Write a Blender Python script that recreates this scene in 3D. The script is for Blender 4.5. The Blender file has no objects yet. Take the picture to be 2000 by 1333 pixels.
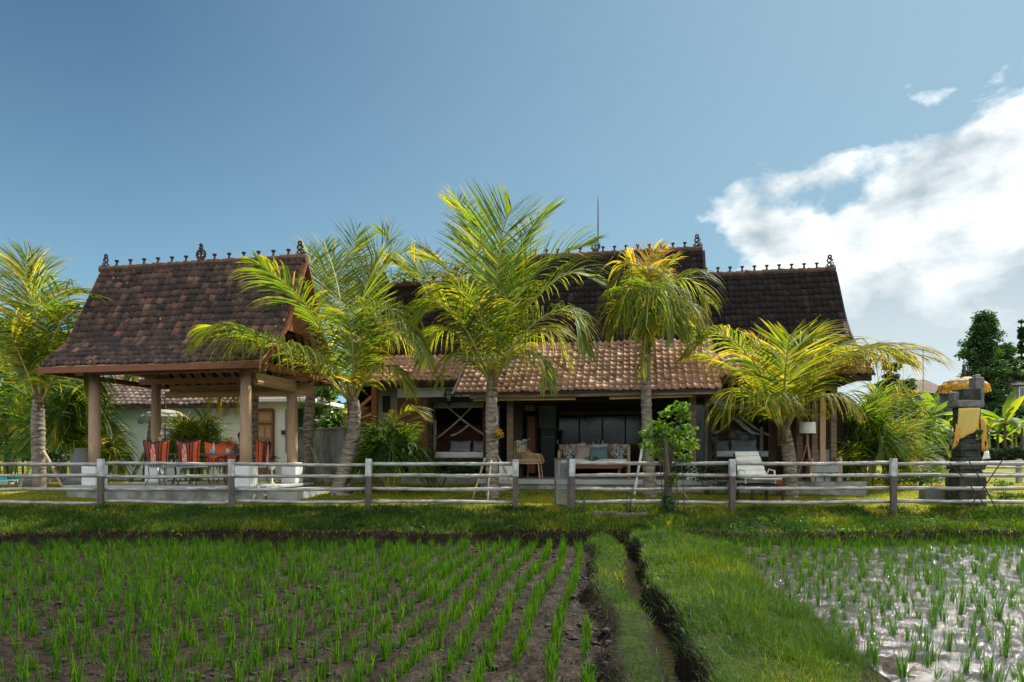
import bpy, math, random
import numpy as np
from mathutils import Vector, Matrix
random.seed(7); rng = np.random.default_rng(7)
R = math.radians
scene = bpy.context.scene
COL = scene.collection
F, HY, CX, H = 1333.333, 893.0, 1000.0, 1.65      # focal length and horizon of the 2000 px photograph, eye height

# ------------------------------------------------------------------ camera
cd = bpy.data.cameras.new("camera"); cam = bpy.data.objects.new("camera", cd); COL.objects.link(cam)
cam.location = (0, 0, H); cam.rotation_euler = (R(90), 0, 0)
cd.lens = 24; cd.sensor_width = 36; cd.shift_y = (HY-666.5)/2000; cd.clip_start = .05; cd.clip_end = 3000
scene.camera = cam

# ------------------------------------------------------------------ sun, sky, exposure
SUN_AZ, SUN_EL = 47, 52                           # degrees from +Y towards +X, and above the horizon
sd = bpy.data.lights.new("sun", 'SUN'); sun = bpy.data.objects.new("sun", sd); COL.objects.link(sun)
sd.energy = 5.0; sd.angle = R(.5); sd.color = (1, .93, .80)
sun.rotation_euler = (R(90-SUN_EL), 0, R(180-SUN_AZ)); sun.location = (20, 20, 30)
w = bpy.data.worlds.new("World"); scene.world = w; w.use_nodes = True
nt = w.node_tree; nt.nodes.clear()
def wn(t, **k):
    n = nt.nodes.new(t)
    for a, b in k.items(): setattr(n, a, b)
    return n
def wmath(op, a, b=None, c=None, clamp=False):
    n = wn('ShaderNodeMath', operation=op, use_clamp=clamp)
    for i, x in enumerate((a, b, c)):
        if x is None: continue
        if isinstance(x, (int, float)): n.inputs[i].default_value = x
        else: nt.links.new(x, n.inputs[i])
    return n.outputs[0]
def wmix(f, a, b):
    n = wn('ShaderNodeMix', data_type='RGBA')
    for i, x in ((0, f), (6, a), (7, b)):
        if isinstance(x, (int, float)): n.inputs[i].default_value = x
        elif isinstance(x, tuple): n.inputs[i].default_value = x
        else: nt.links.new(x, n.inputs[i])
    return n.outputs[2]
SKY_STR = .07
sky = wn('ShaderNodeTexSky', sky_type='NISHITA', sun_disc=False, sun_elevation=R(SUN_EL), sun_rotation=R(SUN_AZ),
         air_density=1.0, dust_density=.8, ozone_density=2.0, altitude=200)
tc = wn('ShaderNodeTexCoord'); sx = wn('ShaderNodeSeparateXYZ'); nt.links.new(tc.outputs['Generated'], sx.inputs[0])
az = wmath('ARCTAN2', sx.outputs[0], sx.outputs[1]); el = wmath('ARCSINE', sx.outputs[2])
cv = wn('ShaderNodeCombineXYZ'); nt.links.new(az, cv.inputs[0]); nt.links.new(wmath('MULTIPLY', el, 1.5), cv.inputs[1])
def wnoise(scale, detail, rough, off=0., dist=0.):
    m = wn('ShaderNodeMapping'); m.inputs['Location'].default_value = (off, off*.7, 0); nt.links.new(cv.outputs[0], m.inputs[0])
    n = wn('ShaderNodeTexNoise'); nt.links.new(m.outputs[0], n.inputs['Vector'])
    n.inputs['Scale'].default_value = scale; n.inputs['Detail'].default_value = detail; n.inputs['Roughness'].default_value = rough
    n.inputs['Distortion'].default_value = dist
    return n.outputs['Fac']
# big cloud bank low in the right of the sky: edge climbs with azimuth
edge = wmath('SUBTRACT', wmath('ADD', wmath('MULTIPLY', wmath('SUBTRACT', az, R(18.0)), .27), R(18.8)), el)
edge = wmath('MULTIPLY', edge, 10.0)
edge = wmath('MINIMUM', edge, wmath('MULTIPLY', wmath('SUBTRACT', az, R(18.0)), 9.0))
edge = wmath('MINIMUM', edge, wmath('MULTIPLY', wmath('SUBTRACT', R(150.0), az), 3.0))
edge = wmath('MINIMUM', edge, 1.25)
n1 = wnoise(8.0, 9, .54, 3.1, .15)
dens = wmath('ADD', edge, wmath('MULTIPLY', wmath('SUBTRACT', n1, .5), 3.2))
cm = wmath('MULTIPLY', wmath('ADD', dens, .05), 2.6, clamp=True)
# bank thins out towards the horizon
low = wmath('MULTIPLY', wmath('SUBTRACT', el, R(3.0)), 6.0, clamp=True)
cm = wmath('MULTIPLY', cm, wmath('ADD', .85, wmath('MULTIPLY', low, .15)))
# bright unseen cloud cover added behind the viewer to lift the shaded facades
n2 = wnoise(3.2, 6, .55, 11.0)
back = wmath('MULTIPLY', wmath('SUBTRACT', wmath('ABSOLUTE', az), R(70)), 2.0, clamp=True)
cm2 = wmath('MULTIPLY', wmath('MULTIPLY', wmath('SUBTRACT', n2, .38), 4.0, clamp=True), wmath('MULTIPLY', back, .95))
n3 = wnoise(6.5, 8, .56, 7.7, .1)
shade = wmath('MULTIPLY', wmath('ADD', wmath('SUBTRACT', n3, .42), wmath('MULTIPLY', wmath('SUBTRACT', el, R(12)), .9)), 3.2, clamp=True)
hi = wmath('MULTIPLY', wmath('SUBTRACT', el, R(4.5)), 6.0, clamp=True)
ct = wmath('MULTIPLY', shade, 1.0)
cl_dark = tuple(x/SKY_STR for x in (.25, .305, .34))+(1,)
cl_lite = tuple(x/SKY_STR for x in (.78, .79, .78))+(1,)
cl_mid = tuple(x/SKY_STR for x in (.40, .455, .48))+(1,)
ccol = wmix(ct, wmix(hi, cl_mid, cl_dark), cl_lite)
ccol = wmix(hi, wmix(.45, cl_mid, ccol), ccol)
# thin veil makes the blue a little greener and greyer
hz = wmath('MULTIPLY', wmath('SUBTRACT', R(34), el), 1.5, clamp=True)
tint = wn('ShaderNodeMix', data_type='RGBA', blend_type='MULTIPLY'); tint.inputs[0].default_value = 1
nt.links.new(sky.outputs[0], tint.inputs[6]); tint.inputs[7].default_value = (.50, .69, .68, 1)
# humid air pales the blue towards the horizon and towards the sunward side
hz = wmath('POWER', wmath('SUBTRACT', 1.0, wmath('MULTIPLY', wmath('MAXIMUM', el, 0.0), 1.45), clamp=True), 2.6)
air = tuple(x/SKY_STR for x in (.23, .41, .53))+(1,)
base = wmix(wmath('MULTIPLY', hz, .85), tint.outputs[2], air)
sun_side = wmath('MULTIPLY', wmath('ADD', az, R(30)), .78, clamp=True)
veil = tuple(x/SKY_STR for x in (.21, .31, .37))+(1,)
base = wmix(wmath('MULTIPLY', sun_side, .80), base, veil)
fin = wmix(cm, base, ccol)
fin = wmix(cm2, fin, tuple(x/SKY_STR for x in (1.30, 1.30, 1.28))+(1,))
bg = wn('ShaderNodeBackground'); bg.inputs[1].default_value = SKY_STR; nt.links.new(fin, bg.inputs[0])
wo = wn('ShaderNodeOutputWorld'); nt.links.new(bg.outputs[0], wo.inputs[0])
vs = scene.view_settings
vs.view_transform = 'Standard'; vs.look = 'None'; vs.exposure = 0.92; vs.gamma = 1; vs.use_curve_mapping = False
scene.cycles.max_bounces = 7; scene.cycles.transparent_max_bounces = 6

# ------------------------------------------------------------------ helpers
def at(px, py, Y): return Vector(((px-CX)/F*Y, Y, H+(HY-py)/F*Y))
WM = {}
def wm(o): return WM.get(o.name, Matrix.Identity(4)) if o else Matrix.Identity(4)
def tag(o, label=None, cat=None, group=None, kind=None):
    if label: o['label'] = label
    if cat: o['category'] = cat
    if group: o['group'] = group
    if kind: o['kind'] = kind
    return o
def thing(name, label, cat, loc=(0,0,0), rz=0, group=None):
    o = bpy.data.objects.new(name, None); COL.objects.link(o); o.empty_display_size = .2
    o.location = loc; o.rotation_euler = (0, 0, rz)
    WM[o.name] = Matrix.Translation(Vector(loc)) @ Matrix.Rotation(rz, 4, 'Z')
    return tag(o, label, cat, group)
def place(o, loc, rz=0, sc=None):
    o.location = loc; o.rotation_euler = (0, 0, rz)
    if sc: o.scale = (sc,)*3
def clone(root, label=None, loc=None, rz=None, sc=None):
    c = root.copy(); COL.objects.link(c)
    for ch in list(root.children):
        d = ch.copy(); COL.objects.link(d); d.parent = c
        for g in list(ch.children):
            e = g.copy(); COL.objects.link(e); e.parent = d
    if label: c['label'] = label
    if loc is not None: c.location = loc
    if rz is not None: c.rotation_euler = (0, 0, rz)
    if sc: c.scale = (sc,)*3
    return c
def mesh_obj(name, V, Fc, m, parent=None, tone=None, smooth=False, matidx=None):
    V = np.asarray(V, dtype=np.float64).reshape(-1, 3)
    if parent is not None:
        M = np.array(wm(parent).inverted()); V = V @ M[:3, :3].T + M[:3, 3]
    me = bpy.data.meshes.new(name)
    if isinstance(Fc, np.ndarray):
        k = Fc.shape[1]; n = len(Fc)
        me.vertices.add(len(V)); me.vertices.foreach_set('co', V.ravel())
        me.loops.add(n*k); me.loops.foreach_set('vertex_index', Fc.astype(np.int32).ravel())
        me.polygons.add(n); me.polygons.foreach_set('loop_start', np.arange(0, n*k, k, dtype=np.int32))
        me.update(calc_edges=True)
    else:
        me.from_pydata(V.tolist(), [], Fc)
    if tone is not None:
        a = me.attributes.new('tone', 'FLOAT', 'POINT'); a.data.foreach_set('value', np.asarray(tone, dtype=np.float32))
    for mm in (m if isinstance(m, (list, tuple)) else [m]): me.materials.append(mm)
    if matidx is not None: me.polygons.foreach_set('material_index', np.asarray(matidx, dtype=np.int32))
    if smooth: me.polygons.foreach_set('use_smooth', [True]*len(me.polygons))
    o = bpy.data.objects.new(name, me); COL.objects.link(o)
    if parent is not None:
        o.parent = parent; WM[o.name] = wm(parent)
    return o
class MB:
    def __init__(s): s.v = []; s.f = []
    def pts(s, P, faces):
        b = len(s.v); s.v += [tuple(p) for p in P]; s.f += [tuple(b+i for i in q) for q in faces]; return s
    def hexa(s, P): return s.pts(P, [(0,3,2,1),(4,5,6,7),(0,1,5,4),(1,2,6,5),(2,3,7,6),(3,0,4,7)])
    def box(s, c, d, rz=0, M=None):
        x, y, z = [k/2 for k in d]
        P = [Vector((a, b, e)) for e in (-z, z) for a, b in ((-x,-y),(x,-y),(x,y),(-x,y))]
        T = Matrix.Translation(Vector(c)) @ (M if M is not None else Matrix.Rotation(rz, 4, 'Z'))
        return s.hexa([T @ p for p in P])
    def rbox(s, c, d, r, rz=0, M=None):
        """box with chamfered vertical and horizontal edges"""
        x, y, z = [k/2 for k in d]; r = min(r, x*.9, y*.9, z*.9); P = []
        for zz, q in ((-z, r), (-z+r, 0), (z-r, 0), (z, r)):
            X, Y = x-q, y-q; c2 = r*.6
            P += [(-X+c2,-Y,zz),(X-c2,-Y,zz),(X,-Y+c2,zz),(X,Y-c2,zz),(X-c2,Y,zz),(-X+c2,Y,zz),(-X,Y-c2,zz),(-X,-Y+c2,zz)]
        T = Matrix.Translation(Vector(c)) @ (M if M is not None else Matrix.Rotation(rz, 4, 'Z'))
        fs = [tuple(range(7, -1, -1)), tuple(range(24, 32))]
        for k in range(3): fs += [(k*8+i, k*8+(i+1) % 8, k*8+8+(i+1) % 8, k*8+8+i) for i in range(8)]
        return s.pts([T @ Vector(p) for p in P], fs)
    def bar(s, a, b, w, h=None, up=(0,0,1)):
        a, b = Vector(a), Vector(b); h = h or w; t = (b-a).normalized(); sd = t.cross(Vector(up))
        if sd.length < 1e-4: sd = t.cross(Vector((0,1,0)))
        sd.normalize(); u = sd.cross(t).normalized()
        P = [p+sd*i*w/2+u*j*h/2 for p in (a, b) for i, j in ((-1,-1),(1,-1),(1,1),(-1,1))]
        return s.pts(P, [(0,1,2,3),(7,6,5,4),(0,4,5,1),(1,5,6,2),(2,6,7,3),(3,7,4,0)])
    def tube(s, P, r, n=8, cap=True):
        P = [Vector(p) for p in P]; r = r if isinstance(r, (list, tuple)) else [r]*len(P)
        b = len(s.v); pu = None
        for i, p in enumerate(P):
            t = (P[min(i+1, len(P)-1)]-P[max(i-1, 0)]).normalized()
            if pu is None: pu = Vector((0,0,1)) if abs(t.z) < .9 else Vector((1,0,0))
            a = t.cross(pu).normalized(); c = a.cross(t).normalized(); pu = c
            for k in range(n):
                q = 2*math.pi*k/n; s.v.append(tuple(p+(a*math.cos(q)+c*math.sin(q))*r[i]))
        for i in range(len(P)-1):
            for k in range(n):
                k2 = (k+1) % n; s.f.append((b+i*n+k, b+i*n+k2, b+(i+1)*n+k2, b+(i+1)*n+k))
        if cap: s.f.append(tuple(b+k for k in reversed(range(n)))); s.f.append(tuple(b+(len(P)-1)*n+k for k in range(n)))
        return s
    def lathe(s, prof, c, n=16):
        b = len(s.v); m = len(prof)
        for r_, z in prof:
            for k in range(n):
                q = 2*math.pi*k/n; s.v.append((c[0]+r_*math.cos(q), c[1]+r_*math.sin(q), c[2]+z))
        for i in range(m-1):
            for k in range(n):
                k2 = (k+1) % n; s.f.append((b+i*n+k, b+i*n+k2, b+(i+1)*n+k2, b+(i+1)*n+k))
        s.f.append(tuple(b+k for k in reversed(range(n)))); s.f.append(tuple(b+(m-1)*n+k for k in range(n)))
        return s
    def ring(s, c, rad, r, ax=(0,1,0), n=14, m=6, arc=(0, 2*math.pi)):
        ax = Vector(ax).normalized(); a = ax.orthogonal().normalized(); d = ax.cross(a)
        full = arc[1]-arc[0] > 6.2
        P = [Vector(c)+(a*math.cos(arc[0]+(arc[1]-arc[0])*i/n)+d*math.sin(arc[0]+(arc[1]-arc[0])*i/n))*rad for i in range(n+1)]
        return s.tube(P, r, m, cap=not full)
    def blob(s, c, d, n=10, m=6, jit=0, rz=0):
        b = len(s.v); M = Matrix.Rotation(rz, 3, 'Z')
        for i in range(m+1):
            th = math.pi*i/m
            for k in range(n):
                q = 2*math.pi*k/n; j = 1+random.uniform(-jit, jit)
                p = M @ Vector((math.sin(th)*math.cos(q)*d[0]/2*j, math.sin(th)*math.sin(q)*d[1]/2*j, -math.cos(th)*d[2]/2*j))
                s.v.append(tuple(p+Vector(c)))
        for i in range(m):
            for k in range(n):
                k2 = (k+1) % n; s.f.append((b+i*n+k, b+i*n+k2, b+(i+1)*n+k2, b+(i+1)*n+k))
        return s
    def cushion(s, c, w_, h_, t_, M):
        """puffy square cushion in the local XZ plane"""
        n = 6; b = len(s.v)
        for side in (-1, 1):
            for i in range(n+1):
                for j in range(n+1):
                    x = i/n*2-1; z = j/n*2-1
                    e = max(0, (1-x*x))**.45*max(0, (1-z*z))**.45
                    pin = 1-.10*(1-abs(x))*1.0*(abs(z) > .99)-.10*(1-abs(z))*(abs(x) > .99)
                    s.v.append(tuple(Vector(c)+M @ Vector((x*w_/2*pin, side*t_/2*e, z*h_/2*pin))))
        N = (n+1)**2
        for i in range(n):
            for j in range(n):
                a = i*(n+1)+j
                s.f.append((b+a, b+a+n+1, b+a+n+2, b+a+1)); s.f.append((b+N+a, b+N+a+1, b+N+a+n+2, b+N+a+n+1))
        return s
    def build(s, name, m, parent=None, smooth=False, bevel=0, local=False, tone=None):
        o = mesh_obj(name, s.v, s.f, m, None if local else parent, smooth=smooth, tone=tone)
        if local and parent is not None: o.parent = parent; WM[o.name] = wm(parent)
        if bevel:
            bm = o.modifiers.new('bevel', 'BEVEL'); bm.width = bevel; bm.segments = 1; bm.limit_method = 'ANGLE'; bm.angle_limit = R(50)
        return o
class Fr:
    """building frame: u along the front, v into the depth, turned clockwise by th"""
    def __init__(s, x, y, th): s.o = (x, y); s.w = (math.cos(th), -math.sin(th)); s.d = (math.sin(th), math.cos(th)); s.th = th
    def p(s, u, v, z): return Vector((s.o[0]+s.w[0]*u+s.d[0]*v, s.o[1]+s.w[1]*u+s.d[1]*v, z))
    def u(s, px, v):
        k = (px-CX)/F; X = s.o[0]+s.d[0]*v; Y = s.o[1]+s.d[1]*v
        return (k*Y-X)/(s.w[0]-k*s.w[1])
    def uz(s, px, py, v):
        u = s.u(px, v); return u, H+(HY-py)/F*s.p(u, v, 0).y
    def box(s, mb, u0, u1, v0, v1, z0, z1):
        P = [s.p(u, v, z) for z in (z0, z1) for u, v in ((u0,v0),(u1,v0),(u1,v1),(u0,v1))]
        return mb.hexa(P)
    def face(s, mb, px0, py0, px1, py1, v0, v1):
        """box whose front face covers the pixel rectangle at depth v0"""
        u0, u1 = s.u(px0, v0), s.u(px1, v0)
        z1 = s.uz((px0+px1)/2, py0, v0)[1]; z0 = s.uz((px0+px1)/2, py1, v0)[1]
        return s.box(mb, u0, u1, v0, v1, z0, z1)
    rz = property(lambda s: -s.th)

# ------------------------------------------------------------------ materials
def new_mat(name):
    m = bpy.data.materials.new(name); m.use_nodes = True; return m, m.node_tree, m.node_tree.nodes['Principled BSDF']
def c4(c): return (c[0], c[1], c[2], 1)
def mat(name, c, rough=.7, c2=None, scale=6, bump=0, bscale=None, metal=0, spec=.4, stretch=None, contrast=1, island=0, detail=5):
    m, t, b = new_mat(name)
    b.inputs['Roughness'].default_value = rough; b.inputs['Metallic'].default_value = metal
    b.inputs['Specular IOR Level'].default_value = spec
    co = t.nodes.new('ShaderNodeTexCoord'); mp = t.nodes.new('ShaderNodeMapping'); t.links.new(co.outputs['Object'], mp.inputs[0])
    if stretch: mp.inputs['Scale'].default_value = stretch
    nz = t.nodes.new('ShaderNodeTexNoise'); nz.inputs['Scale'].default_value = scale; nz.inputs['Detail'].default_value = detail
    nz.inputs['Roughness'].default_value = .65; t.links.new(mp.outputs[0], nz.inputs['Vector'])
    if c2 is None: c2 = tuple(k*.72 for k in c)
    rp = t.nodes.new('ShaderNodeValToRGB'); t.links.new(nz.outputs['Fac'], rp.inputs[0])
    k = .17/contrast; rp.color_ramp.elements[0].position = .5-k; rp.color_ramp.elements[1].position = .5+k
    rp.color_ramp.elements[0].color = c4(c2); rp.color_ramp.elements[1].color = c4(c)
    out = rp.outputs[0]
    if island:
        g = t.nodes.new('ShaderNodeNewGeometry'); hv = t.nodes.new('ShaderNodeHueSaturation')
        mr = t.nodes.new('ShaderNodeMapRange'); mr.inputs['To Min'].default_value = 1-island; mr.inputs['To Max'].default_value = 1+island
        t.links.new(g.outputs['Random Per Island'], mr.inputs[0]); t.links.new(mr.outputs[0], hv.inputs['Value']); t.links.new(out, hv.inputs['Color'])
        out = hv.outputs[0]
    t.links.new(out, b.inputs['Base Color'])
    if bump:
        n2 = nz
        if bscale:
            n2 = t.nodes.new('ShaderNodeTexNoise'); n2.inputs['Scale'].default_value = bscale; n2.inputs['Detail'].default_value = 6; t.links.new(mp.outputs[0], n2.inputs['Vector'])
        bp = t.nodes.new('ShaderNodeBump'); bp.inputs['Strength'].default_value = bump; bp.inputs['Distance'].default_value = .02
        t.links.new(n2.outputs['Fac'], bp.inputs['Height']); t.links.new(bp.outputs[0], b.inputs['Normal'])
    return m
def ramp_set(rp, stops):
    e = rp.color_ramp.elements
    while len(e) > 1: e.remove(e[-1])
    e[0].position = stops[0][0]; e[0].color = c4(stops[0][1])
    for p, c in stops[1:]:
        q = e.new(p); q.color = c4(c)
def leaf_mat(name, stops, trans=.45, gloss=.06, rough=.45, var=.25, tboost=1.35):
    """leaf: tone attribute picks the colour; part of the light comes through the blade"""
    m = bpy.data.materials.new(name); m.use_nodes = True; t = m.node_tree; t.nodes.clear()
    at_ = t.nodes.new('ShaderNodeAttribute'); at_.attribute_name = 'tone'
    rp = t.nodes.new('ShaderNodeValToRGB'); ramp_set(rp, stops); t.links.new(at_.outputs['Fac'], rp.inputs[0])
    g = t.nodes.new('ShaderNodeNewGeometry'); mr = t.nodes.new('ShaderNodeMapRange')
    mr.inputs['To Min'].default_value = 1-var; mr.inputs['To Max'].default_value = 1+var
    t.links.new(g.outputs['Random Per Island'], mr.inputs[0])
    hv = t.nodes.new('ShaderNodeHueSaturation'); t.links.new(rp.outputs[0], hv.inputs['Color']); t.links.new(mr.outputs[0], hv.inputs['Value'])
    df = t.nodes.new('ShaderNodeBsdfDiffuse'); t.links.new(hv.outputs[0], df.inputs[0])
    tr = t.nodes.new('ShaderNodeBsdfTranslucent')
    mc = t.nodes.new('ShaderNodeMix'); mc.data_type = 'RGBA'; mc.blend_type = 'MULTIPLY'; mc.inputs[0].default_value = 1
    t.links.new(hv.outputs[0], mc.inputs[6]); mc.inputs[7].default_value = (tboost*1.15, tboost*1.05, tboost*.4, 1)
    t.links.new(mc.outputs[2], tr.inputs[0])
    mx = t.nodes.new('ShaderNodeMixShader'); mx.inputs[0].default_value = trans
    t.links.new(df.outputs[0], mx.inputs[1]); t.links.new(tr.outputs[0], mx.inputs[2])
    gl = t.nodes.new('ShaderNodeBsdfGlossy'); gl.inputs['Roughness'].default_value = rough; gl.inputs[0].default_value = (.8, .85, .9, 1)
    m2 = t.nodes.new('ShaderNodeMixShader'); m2.inputs[0].default_value = gloss
    t.links.new(mx.outputs[0], m2.inputs[1]); t.links.new(gl.outputs[0], m2.inputs[2])
    o = t.nodes.new('ShaderNodeOutputMaterial'); t.links.new(m2.outputs[0], o.inputs[0])
    return m
def tile_mat(name, stops, rough=.85, spec=.25, moss=.5, mcol=(.03,.028,.028), mscale=2.2):
    """each tile keeps a colour of its own, dark lichen blotches over them"""
    m, t, b = new_mat(name); b.inputs['Roughness'].default_value = rough; b.inputs['Specular IOR Level'].default_value = spec
    g = t.nodes.new('ShaderNodeNewGeometry'); rp = t.nodes.new('ShaderNodeValToRGB'); ramp_set(rp, stops)
    t.links.new(g.outputs['Random Per Island'], rp.inputs[0])
    co = t.nodes.new('ShaderNodeTexCoord'); nz = t.nodes.new('ShaderNodeTexNoise'); nz.inputs['Scale'].default_value = mscale; nz.inputs['Detail'].default_value = 6; nz.inputs['Roughness'].default_value = .7
    mp = t.nodes.new('ShaderNodeMapping'); mp.inputs['Scale'].default_value = (1.9, .55, .55); t.links.new(co.outputs['Object'], mp.inputs[0]); t.links.new(mp.outputs[0], nz.inputs['Vector'])
    r2 = t.nodes.new('ShaderNodeValToRGB'); ramp_set(r2, [(.44, (0,0,0)), (.62, (moss,)*3)]); t.links.new(nz.outputs['Fac'], r2.inputs[0])
    mx = t.nodes.new('ShaderNodeMix'); mx.data_type = 'RGBA'; t.links.new(r2.outputs[0], mx.inputs[0]); t.links.new(rp.outputs[0], mx.inputs[6]); mx.inputs[7].default_value = c4(mcol)
    n3 = t.nodes.new('ShaderNodeTexNoise'); n3.inputs['Scale'].default_value = 30; n3.inputs['Detail'].default_value = 4; t.links.new(co.outputs['Object'], n3.inputs['Vector'])
    mr = t.nodes.new('ShaderNodeMapRange'); mr.inputs['To Min'].default_value = .7; mr.inputs['To Max'].default_value = 1.3; t.links.new(n3.outputs['Fac'], mr.inputs[0])
    hv = t.nodes.new('ShaderNodeHueSaturation'); t.links.new(mr.outputs[0], hv.inputs['Value']); t.links.new(mx.outputs[2], hv.inputs['Color'])
    t.links.new(hv.outputs[0], b.inputs['Base Color'])
    bp = t.nodes.new('ShaderNodeBump'); bp.inputs['Strength'].default_value = .3; bp.inputs['Distance'].default_value = .01; t.links.new(n3.outputs['Fac'], bp.inputs['Height']); t.links.new(bp.outputs[0], b.inputs['Normal'])
    return m
M = {}
M['tile_pav'] = tile_mat('old roof tile', [(0,(.050,.036,.033)),(.4,(.082,.053,.044)),(.75,(.12,.072,.056)),(.92,(.18,.105,.077)),(.98,(.23,.135,.095)),(1,(.24,.09,.07))], moss=.75)
M['tile_dark'] = tile_mat('black roof tile', [(0,(.009,.007,.007)),(.7,(.018,.012,.011)),(1,(.036,.022,.018))], moss=.6, mcol=(.012,.011,.012))
M['tile_front'] = tile_mat('clay roof tile', [(0,(.31,.155,.10)),(.5,(.41,.225,.145)),(.85,(.49,.30,.21)),(1,(.38,.18,.11))], rough=.7, spec=.35, moss=.3, mcol=(.16,.10,.085), mscale=1.3)
M['tile_back'] = tile_mat('greyish roof tile', [(0,(.16,.11,.10)),(1,(.34,.25,.22))], moss=.3)
M['ridge'] = mat('ridge mortar clay', (.16,.085,.055), .9, (.05,.035,.03), 5, .4)
M['terracotta'] = mat('dark terracotta', (.07,.04,.03), .85, (.025,.02,.018), 9, .3)
M['teak'] = mat('teak', (.44,.23,.12), .6, (.30,.15,.07), 3, .15, stretch=(1,1,6))
M['teak_pale'] = mat('weathered teak', (.50,.34,.22), .7, (.38,.24,.15), 4, .3, stretch=(4,4,.7))
M['teak_red'] = mat('red brown timber', (.24,.085,.035), .6, (.15,.05,.02), 4, .1, stretch=(1,1,5))
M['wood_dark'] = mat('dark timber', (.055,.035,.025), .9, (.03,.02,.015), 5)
M['wood_grey'] = mat('old brown beam', (.22,.15,.10), .75, (.11,.07,.045), 3, .3, stretch=(.6,3,6), contrast=1.6)
M['bamboo_mat'] = mat('woven bamboo', (.62,.42,.24), .8, (.33,.19,.09), 14, .2)
M['blind'] = mat('bamboo blind', (.60,.42,.20), .75, (.32,.2,.1), 3, .2, stretch=(1,1,30))
M['yellow_blind'] = mat('pale bamboo', (.62,.43,.14), .6, (.5,.32,.1), 5)
M['plaster'] = mat('white plaster', (.86,.89,.92), .9, (.78,.82,.85), 1.2, .1, bscale=40)
M['plaster2'] = mat('painted plinth', (.78,.80,.80), .85, (.66,.68,.68), 3, .1, bscale=30)
M['plaster_green'] = mat('grey green plaster', (.30,.32,.25), .9, (.24,.26,.20), 2)
M['slab'] = mat('pale concrete', (.42,.42,.40), .8, (.30,.31,.29), 2.0, .2, bscale=25, contrast=1.3)
M['slab_side'] = mat('stained concrete', (.36,.36,.34), .9, (.14,.15,.14), 2.4, .3, contrast=1.4)
M['garden_wall'] = mat('weathered concrete wall', (.30,.30,.29), .95, (.10,.105,.10), 1.5, .3, stretch=(2.2,2.2,.5), contrast=1.4)
M['fence_white'] = mat('flaking white paint', (.60,.62,.62), .8, (.28,.28,.26), 9, .2, stretch=(1,1,.6), contrast=1.2)
M['fence_wood'] = mat('bare fence wood', (.15,.125,.105), .9, (.065,.055,.048), 8, .4, stretch=(5,5,.5))
M['rail'] = mat('silvered rail wood', (.46,.45,.42), .85, (.19,.175,.15), 3.5, .4, stretch=(1,6,6), contrast=1.2, island=.18)
M['stake'] = mat('bamboo stake', (.40,.31,.20), .8, (.22,.17,.11), 5, .2)
M['black_iron'] = mat('black iron', (.02,.02,.022), .5, spec=.5)
M['grey_iron'] = mat('grey painted steel', (.10,.115,.12), .5)
M['mesh_iron'] = mat('galvanised wire', (.42,.42,.42), .5, metal=.5)
M['orange'] = mat('orange fabric', (.90,.17,.06), .8, (.75,.12,.04), 12)
M['orange_pattern'] = mat('orange and white patterned fabric', (.75,.55,.45), .8, (.55,.09,.05), 45, contrast=3)
M['rattan'] = mat('rattan', (.62,.42,.25), .6, (.45,.29,.16), 20)
M['white_cloth'] = mat('white cloth', (.86,.85,.82), .9, (.70,.69,.66), 5)
M['sheet'] = mat('bed linen', (.88,.88,.90), .9, (.80,.80,.82), 5)
M['grey_cushion'] = mat('grey cushion', (.36,.38,.40), .9, (.27,.29,.31), 7)
M['teal_cloth'] = mat('teal cloth', (.22,.34,.35), .9, (.18,.29,.30), 7)
M['pink_cloth'] = mat('blush cloth', (.60,.45,.42), .9, (.52,.39,.36), 7)
M['pattern_cloth'] = mat('black and white patterned cloth', (.65,.63,.60), .9, (.03,.03,.035), 28, contrast=6, detail=1)
M['net'] = mat('canopy gauze', (.50,.49,.44), .9, (.40,.39,.35), 4)
M['yellow_cloth'] = mat('yellow cloth', (.52,.42,.12), .8, (.60,.38,.06), 5)
M['orange_cloth'] = mat('orange cloth', (.62,.34,.06), .8, (.48,.24,.04), 5)
M['stone'] = mat('volcanic stone', (.060,.062,.050), .95, (.016,.022,.013), 7, 1.0, bscale=18, contrast=1.3)
M['stone_pale'] = mat('grey stone', (.17,.17,.165), .95, (.15,.15,.14), 5, .5, bscale=25)
M['bark'] = mat('palm bark', (.34,.285,.23), .95, (.10,.08,.062), 3.2, 1.0, stretch=(1.6,1.6,7), contrast=1.5, detail=9)
M['bark_tree'] = mat('tree bark', (.12,.09,.07), .95, (.06,.045,.035), 6, .5, stretch=(3,3,.8))
M['fibre'] = mat('palm fibre', (.20,.12,.06), .95, (.09,.055,.03), 8, .5, stretch=(1,1,.3))
M['petiole'] = mat('frond stalk', (.50,.42,.12), .5, (.34,.34,.08), 3)
M['petiole_g'] = mat('green frond stalk', (.30,.36,.08), .5, (.42,.36,.09), 3)
M['soil'] = mat('dark soil', (.05,.04,.03), .95, (.02,.018,.014), 8, .6)
M['white_paint'] = mat('white paint', (.8,.8,.8), .6)
M['grey_paint'] = mat('grey paint', (.20,.21,.21), .8)
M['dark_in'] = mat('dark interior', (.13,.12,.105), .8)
M['skin'] = mat('skin', (.36,.19,.12), .6); M['hair'] = mat('black hair', (.012,.010,.010), .5)
M['shirt'] = mat('dark shirt', (.10,.07,.06), .8)
M['ceramic'] = mat('white ceramic', (.75,.75,.72), .3); M['glassware'] = mat('pale glassware', (.6,.66,.66), .1, spec=.8)
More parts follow.
